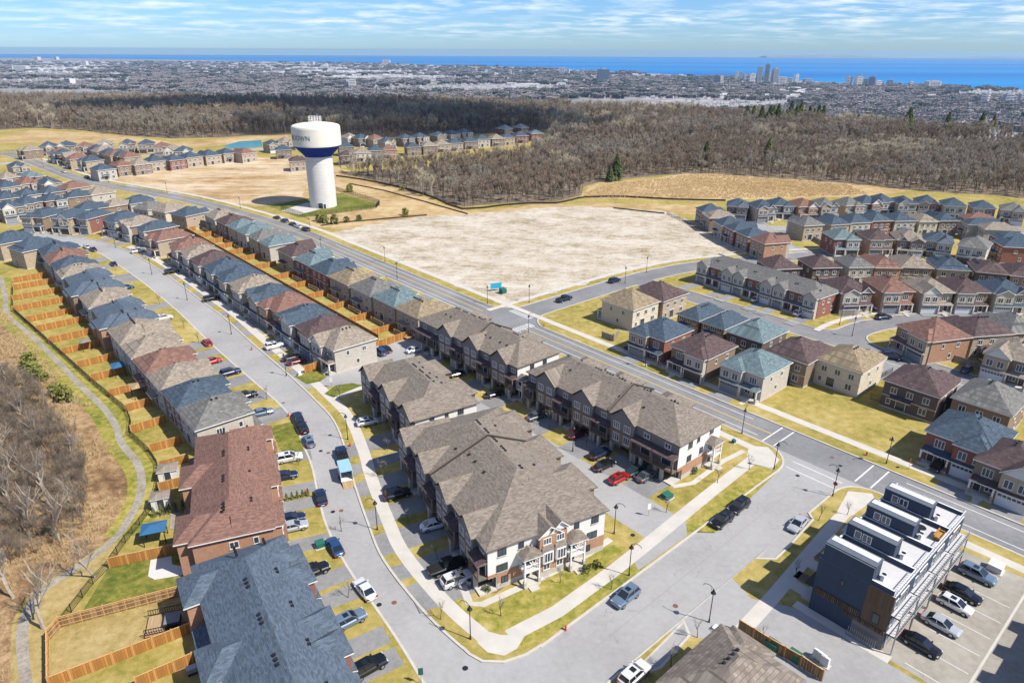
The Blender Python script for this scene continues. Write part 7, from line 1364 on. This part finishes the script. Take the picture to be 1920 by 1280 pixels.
fpoly = [(35.3, 352.0), (49.2, 388.4), (81.1, 406.4), (110.9, 425.8), (140.8, 417.0), (193.5, 391.9), (212.7, 376.4), (180.0, 362.2), (120.6, 352.5), (65.4, 351.3)]
rq = random.Random(6); fp_ = []
while len(fp_) < 5200:
    q = (rq.uniform(20, 190), rq.uniform(280, 430))
    if inside(q, fpoly): fp_.append((*q, 0.0))
plain('reed_gold', (0.72, 0.54, 0.30), 0.9, 0.1, var=0.25, scale=0.6)
gg = MB(); gg.v, gg.f, gg.m = gb.v, gb.f, gb.m; gg.mats = ['reed_gold']
scatter('reeds', fp_, [gg.mesh('tuft', uv=False)], .45, 1.2, 'golden dead reeds in the field below the wood')
# ------------------------------------------------------------------ the plain: towers, town, woodland
plain('tower_pale', (0.62, 0.58, 0.54), var=0.12, scale=0.02); plain('tower_grey', (0.30, 0.31, 0.34), var=0.15, scale=0.02); plain('tower_glass', (0.07, 0.10, 0.14), 0.3, 0.5, var=0.2, scale=0.05); plain('shed_white', (0.60, 0.585, 0.56), var=0.15, scale=0.004); plain('shed_grey', (0.30, 0.29, 0.29), var=0.2, scale=0.004)
TOW = [
    (1395, 4997, 49, 66, 1, 'grey tower block, 1st from the left of the main lakeside skyline'),
    (1412, 4949, 17, 61, 0, 'pale tower block, 2nd from the left of the main lakeside skyline'),
    (1775, 5818, 23, 67, 0, 'pale tower block, 3rd from the left of the main lakeside skyline'),
    (1811, 5821, 20, 67, 0, 'pale tower block, 4th from the left of the main lakeside skyline'),
    (1809, 5722, 20, 52, 1, 'grey tower block, 5th from the left of the main lakeside skyline'),
    (1765, 5410, 40, 64, 0, 'pale tower block, 6th from the left of the main lakeside skyline'),
    (1822, 5415, 32, 111, 1, 'grey tower block, 7th from the left of the main lakeside skyline'),
    (1908, 5513, 32, 127, 1, 'grey tower block, 8th from the left of the main lakeside skyline'),
    (1933, 5515, 13, 69, 0, 'pale tower block, 9th from the left of the main lakeside skyline'),
    (1974, 5519, 40, 95, 1, 'grey tower block, 10th from the left of the main lakeside skyline'),
    (1975, 5372, 52, 44, 0, 'pale tower block, 11th from the left of the main lakeside skyline'),
    (2034, 5378, 39, 37, 0, 'pale tower block, 12th from the left of the main lakeside skyline'),
    (2084, 5383, 26, 63, 0, 'pale tower block, 13th from the left of the main lakeside skyline'),
    (2149, 5332, 52, 32, 1, 'grey tower block, 14th from the left of the main lakeside skyline'),
    (2178, 4757, 19, 70, 0, 'pale tower block, 1st from the left of the right lakeside skyline'),
    (2201, 4759, 16, 70, 0, 'pale tower block, 2nd from the left of the right lakeside skyline'),
    (2249, 4763, 40, 67, 0, 'pale tower block, 3rd from the left of the right lakeside skyline'),
    (2582, 5430, 26, 57, 1, 'grey tower block, 4th from the left of the right lakeside skyline'),
    (2298, 4767, 30, 56, 1, 'grey tower block, 5th from the left of the right lakeside skyline'),
    (2307, 4701, 39, 70, 1, 'grey tower block, 6th from the left of the right lakeside skyline'),
    (2394, 4797, 42, 42, 0, 'pale tower block, 7th from the left of the right lakeside skyline'),
    (2425, 4800, 19, 42, 1, 'grey tower block, 8th from the left of the right lakeside skyline'),
    (2504, 4853, 33, 46, 1, 'grey tower block, 9th from the left of the right lakeside skyline'),
    (2548, 4810, 28, 32, 0, 'pale tower block, 10th from the left of the right lakeside skyline'),
    (2600, 4770, 23, 39, 0, 'pale tower block, 11th from the left of the right lakeside skyline'),
    (2697, 4690, 76, 46, 0, 'pale tower block, 12th from the left of the right lakeside skyline'),
    (2109, 3249, 14, 52, 0, 'pale slab block, 1st from the left at the far right edge'),
    (2130, 3250, 16, 52, 0, 'pale slab block, 2nd from the left at the far right edge'),
    (2146, 3148, 23, 53, 1, 'grey slab block, 3rd from the left at the far right edge'),
    (2166, 3149, 16, 53, 0, 'pale slab block, 4th from the left at the far right edge'),
    (2183, 3150, 12, 44, 0, 'pale slab block, 5th from the left at the far right edge'),
    (2269, 3237, 16, 47, 1, 'grey slab block, 6th from the left at the far right edge'),
    (651, 5302, 75, 93, 3, 'dark glass office block right of the picture middle'),
    (466, 7015, 58, 60, 0, 'pale block left of the dark glass office'),
    (526, 7023, 24, 50, 0, 'slim pale block left of the dark glass office'),
    (664, 7041, 31, 54, 1, 'grey block near the dark glass office'),
    (-224, 7027, 27, 46, 1, 'grey block above the wood in the middle'),
    (-27, 6669, 23, 49, 0, 'small pale block above the wood in the middle'),
    (-982, 4287, 21, 54, 0, 'pale block, left of a pair just behind the wood'),
    (-949, 4290, 42, 54, 0, 'pale wide block, right of a pair just behind the wood'),
    (-1996, 11616, 112, 62, 0, 'far pale block left of the picture middle'),
    (-9145, 14172, 102, 54, 0, 'faint pale block at the far left shore, left'),
    (-8830, 14269, 69, 54, 0, 'faint pale block at the far left shore, right'),
    (-2919, 10175, 49, 55, 0, 'far pale block above the water tower, left'),
    (-2837, 10191, 25, 55, 0, 'far slim block above the water tower'),
    (-2779, 10203, 44, 55, 0, 'far pale block above the water tower, right'),
    (-2781, 4576, 49, 43, 0, 'cream hall with gables just behind the left wood'),
    (-4937, 7371, 125, 52, 0, 'wide pale block on the left plain'),
    (-5615, 9647, 70, 60, 0, 'pale block on the left industrial plain'),
]
for i, (x, y, w, h, k, ls) in enumerate(TOW):
    o = empty('tower_block', (x, y, PL - 2), R((i * 37) % 50 - 25), ls, 'tower block', 'tower blocks on the plain')
    m1_ = ('tower_pale', 'tower_grey', 'tower_pale', 'tower_glass')[k % 4]; d = w * .8
    b = MB(); b.box(-w / 2, w / 2, -d / 2, d / 2, 0, h, m1_); b.obj('wall', o); b = MB(); b.box(-w * .22, w * .2, -d * .25, d * .2, h, h + max(4, h * .08), 'tower_grey'); b.obj('penthouse', o)
    nf = max(3, int(h / 9)); wm_ = MB(); zz_ = h / nf; wm_.box(-w * .42, w * .42, -d / 2 - .4, -d / 2 - .01, zz_ * .25, zz_ * .7, 'tower_glass'); wme = wm_.mesh('window_band')
    for f in range(nf): link('window_band', wme, o, (0, 0, f * zz_))
def place(zones, n, mk, seed):
    rng = random.Random(seed); mb = MB(); tot = sum(z[4] for z in zones)
    for i in range(n):
        r_ = rng.random() * tot
        for (x0, x1, y0, y1, wgt) in zones:
            if r_ < wgt: break
            r_ -= wgt
        yy = rng.uniform(y0, y1); mk(mb, rng, rng.uniform(x0, x1) * yy, yy)
    return mb
# zones: bearing range (x/y), distance range in metres, share
def dry(x, y): return y < float(np.interp(x, [p[0] for p in shore], [p[1] for p in shore])) - 150
def mkshed(mb, rng, x, y):
    if not dry(x, y): return
    w = rng.uniform(25, 110); d = rng.uniform(25, 70); h = rng.uniform(6, 14); mb.box(x - w / 2, x + w / 2, y - d / 2, y + d / 2, PL - 2, PL - 2 + h, rng.choice(('shed_white', 'shed_white', 'shed_grey', 'tower_pale')), rng.choice(('shed_white', 'shed_white', 'shed_grey')), False)
def mkhome(mb, rng, x, y):
    if not dry(x, y): return
    w = rng.uniform(9, 16); h = rng.uniform(6, 9); mb.box(x - w / 2, x + w / 2, y - 6, y + 6, PL - 2, PL - 2 + h, rng.choice(('shed_white', 'tower_pale', 'shed_grey')), 'shed_grey', False)
ZSHED = [(-0.655, -0.320, 8537, 12386, 1.6), (-0.446, -0.089, 6671, 11685, 3.2), (-0.308, -0.089, 6033, 7997, 1.5), (-0.089, 0.231, 6976, 9343, 0.5), (-0.016, 0.248, 4154, 5958, 0.7), (0.277, 0.559, 3584, 4593, 2.2), (0.440, 0.592, 2949, 3929, 1.0), (0.577, 0.713, 2581, 3022, 0.6), (-0.701, -0.582, 7026, 9113, 0.6), (0.233, 0.380, 4350, 5096, 0.7)]
ZHOME = [(-0.706, -0.045, 4496, 8923, 3), (-0.266, 0.248, 4182, 10916, 4), (0.174, 0.712, 2683, 6268, 5), (-0.699, -0.262, 8063, 16238, 1)]
mb = place(ZSHED, 2000, mkshed, 1); mb.obj('distant_town', uv=False); tag(bpy.data.objects['distant_town'], 'pale sheds and warehouses scattered over the plain', kind='stuff')
mb = place(ZHOME, 5200, mkhome, 2); mb.obj('distant_homes', uv=False); tag(bpy.data.objects['distant_homes'], 'small houses dotted through the trees on the plain', kind='stuff')
plain('far_trees', (0.27, 0.24, 0.235), 0.95, 0.1, var=0.35, scale=0.03); plain('far_trees_green', (0.11, 0.12, 0.10), 0.95, 0.1, var=0.3, scale=0.03)
def clump(seed, m):
    rng = random.Random(seed); b = MB()
    for i in range(26):
        a = rng.uniform(0, 6.28); r_ = rng.random() * 14; c_ = Vector((math.cos(a) * r_, math.sin(a) * r_, 0)); hh = rng.uniform(6, 12); w = rng.uniform(2.5, 4.5)
        for k in range(3):
            t = rng.uniform(0, 3.14); u = Vector((math.cos(t), math.sin(t), 0)) * w; b.face([c_ - u, c_ + u, c_ + u * .5 + Vector((0, 0, hh)), c_ - u * .6 + Vector((0, 0, hh * .9))], m)
        b.face([c_ + Vector((-w, -w, hh * .8)), c_ + Vector((w, -w, hh * .7)), c_ + Vector((w, w, hh * .85)), c_ + Vector((-w, w, hh * .75))], m)
    return b.mesh('clump', uv=False)
CL = [clump(1, 'far_trees'), clump(2, 'far_trees'), clump(3, 'far_trees_green'), clump(4, 'far_trees')]
rg = random.Random(8); tp = []
for i in range(19000):
    y = math.exp(rg.uniform(math.log(1500), math.log(12500))); x = rg.uniform(-.82, .82) * y
    sy = float(np.interp(x, [p[0] for p in shore], [p[1] for p in shore]))
    if y < sy - 60 and math.sin(x * .0021 + y * .0011) + math.sin(y * .0037 - x * .0013) > -1.1 + rg.random(): tp.append((x, y, PL - 2))
scatter('distant_woodland', tp, CL, 1.2, 2.6, 'dark leafless woodland covering the plain', tilt=0)
# ------------------------------------------------------------------ cloud over the wood (above the picture) that throws the shadow band
m, t_, b_ = mat_base('cloud_white', 1.0, 0.0); b_.inputs['Base Color'].default_value = (.85, .86, .88, 1); b_.inputs['Alpha'].default_value = 0.5
def cloud(name, cx, cy, cz, pts, label):
    import bmesh
    bm = bmesh.new()
    for (dx, dy, dz, r, fz) in pts:
        mt = Matrix.Translation((cx + dx, cy + dy, cz + dz)) @ Matrix.Diagonal((r, r * .8, r * fz, 1)); bmesh.ops.create_icosphere(bm, subdivisions=3, radius=1.0, matrix=mt)
    rng = random.Random(name)
    for v in bm.verts: n = math.sin(v.co.x * .031 + v.co.y * .023) + math.sin(v.co.y * .041 - v.co.z * .05) + math.sin(v.co.x * .07 + 2) * .5; v.co.z += n * 5; v.co.y += n * 7
    me = bpy.data.meshes.new(name); bm.to_mesh(me); bm.free(); me.materials.append(MATS['cloud_white'])
    return tag(link(name, me), label, kind='stuff')
cloud('cloud', 0, 0, 700, [(82.0, 561.0, 0.0, 70.0, 0.35), (114.0, 606.0, 0.0, 95.0, 0.35), (161.0, 647.0, 0.0, 110.0, 0.35), (226.0, 651.0, 0.0, 120.0, 0.35), (309.0, 637.0, 0.0, 125.0, 0.35), (386.0, 571.0, 0.0, 120.0, 0.35), (453.0, 507.0, 0.0, 110.0, 0.35), (500.0, 463.0, 0.0, 90.0, 0.35), (551.0, 408.0, 0.0, 70.0, 0.35), (437.0, 388.0, 0.0, 70.0, 0.35), (328.0, 436.0, 0.0, 70.0, 0.35)], 'flat grey-white cloud drifting over the wood above the picture')
# ------------------------------------------------------------------ haze
b = MB(); b.box(-71000, 71000, -400, 27000, LZ - 2.0, 71.5, 'lawn'); hz = b.obj('haze', uv=False); hz.data.materials.clear()
hm = bpy.data.materials.new('haze_air'); hm.use_nodes = True; hn = hm.node_tree; hn.nodes.clear(); ho = hn.nodes.new('ShaderNodeOutputMaterial'); hv = hn.nodes.new('ShaderNodeVolumePrincipled')
hv.inputs['Color'].default_value = (0.52, 0.77, 1.0, 1); hv.inputs['Density'].default_value = 3.3e-5; hv.inputs['Anisotropy'].default_value = 0.2; hn.links.new(hv.outputs[0], ho.inputs['Volume'])
hz.data.materials.append(hm); tag(hz, 'thin blue haze over the plain and lake', kind='stuff')
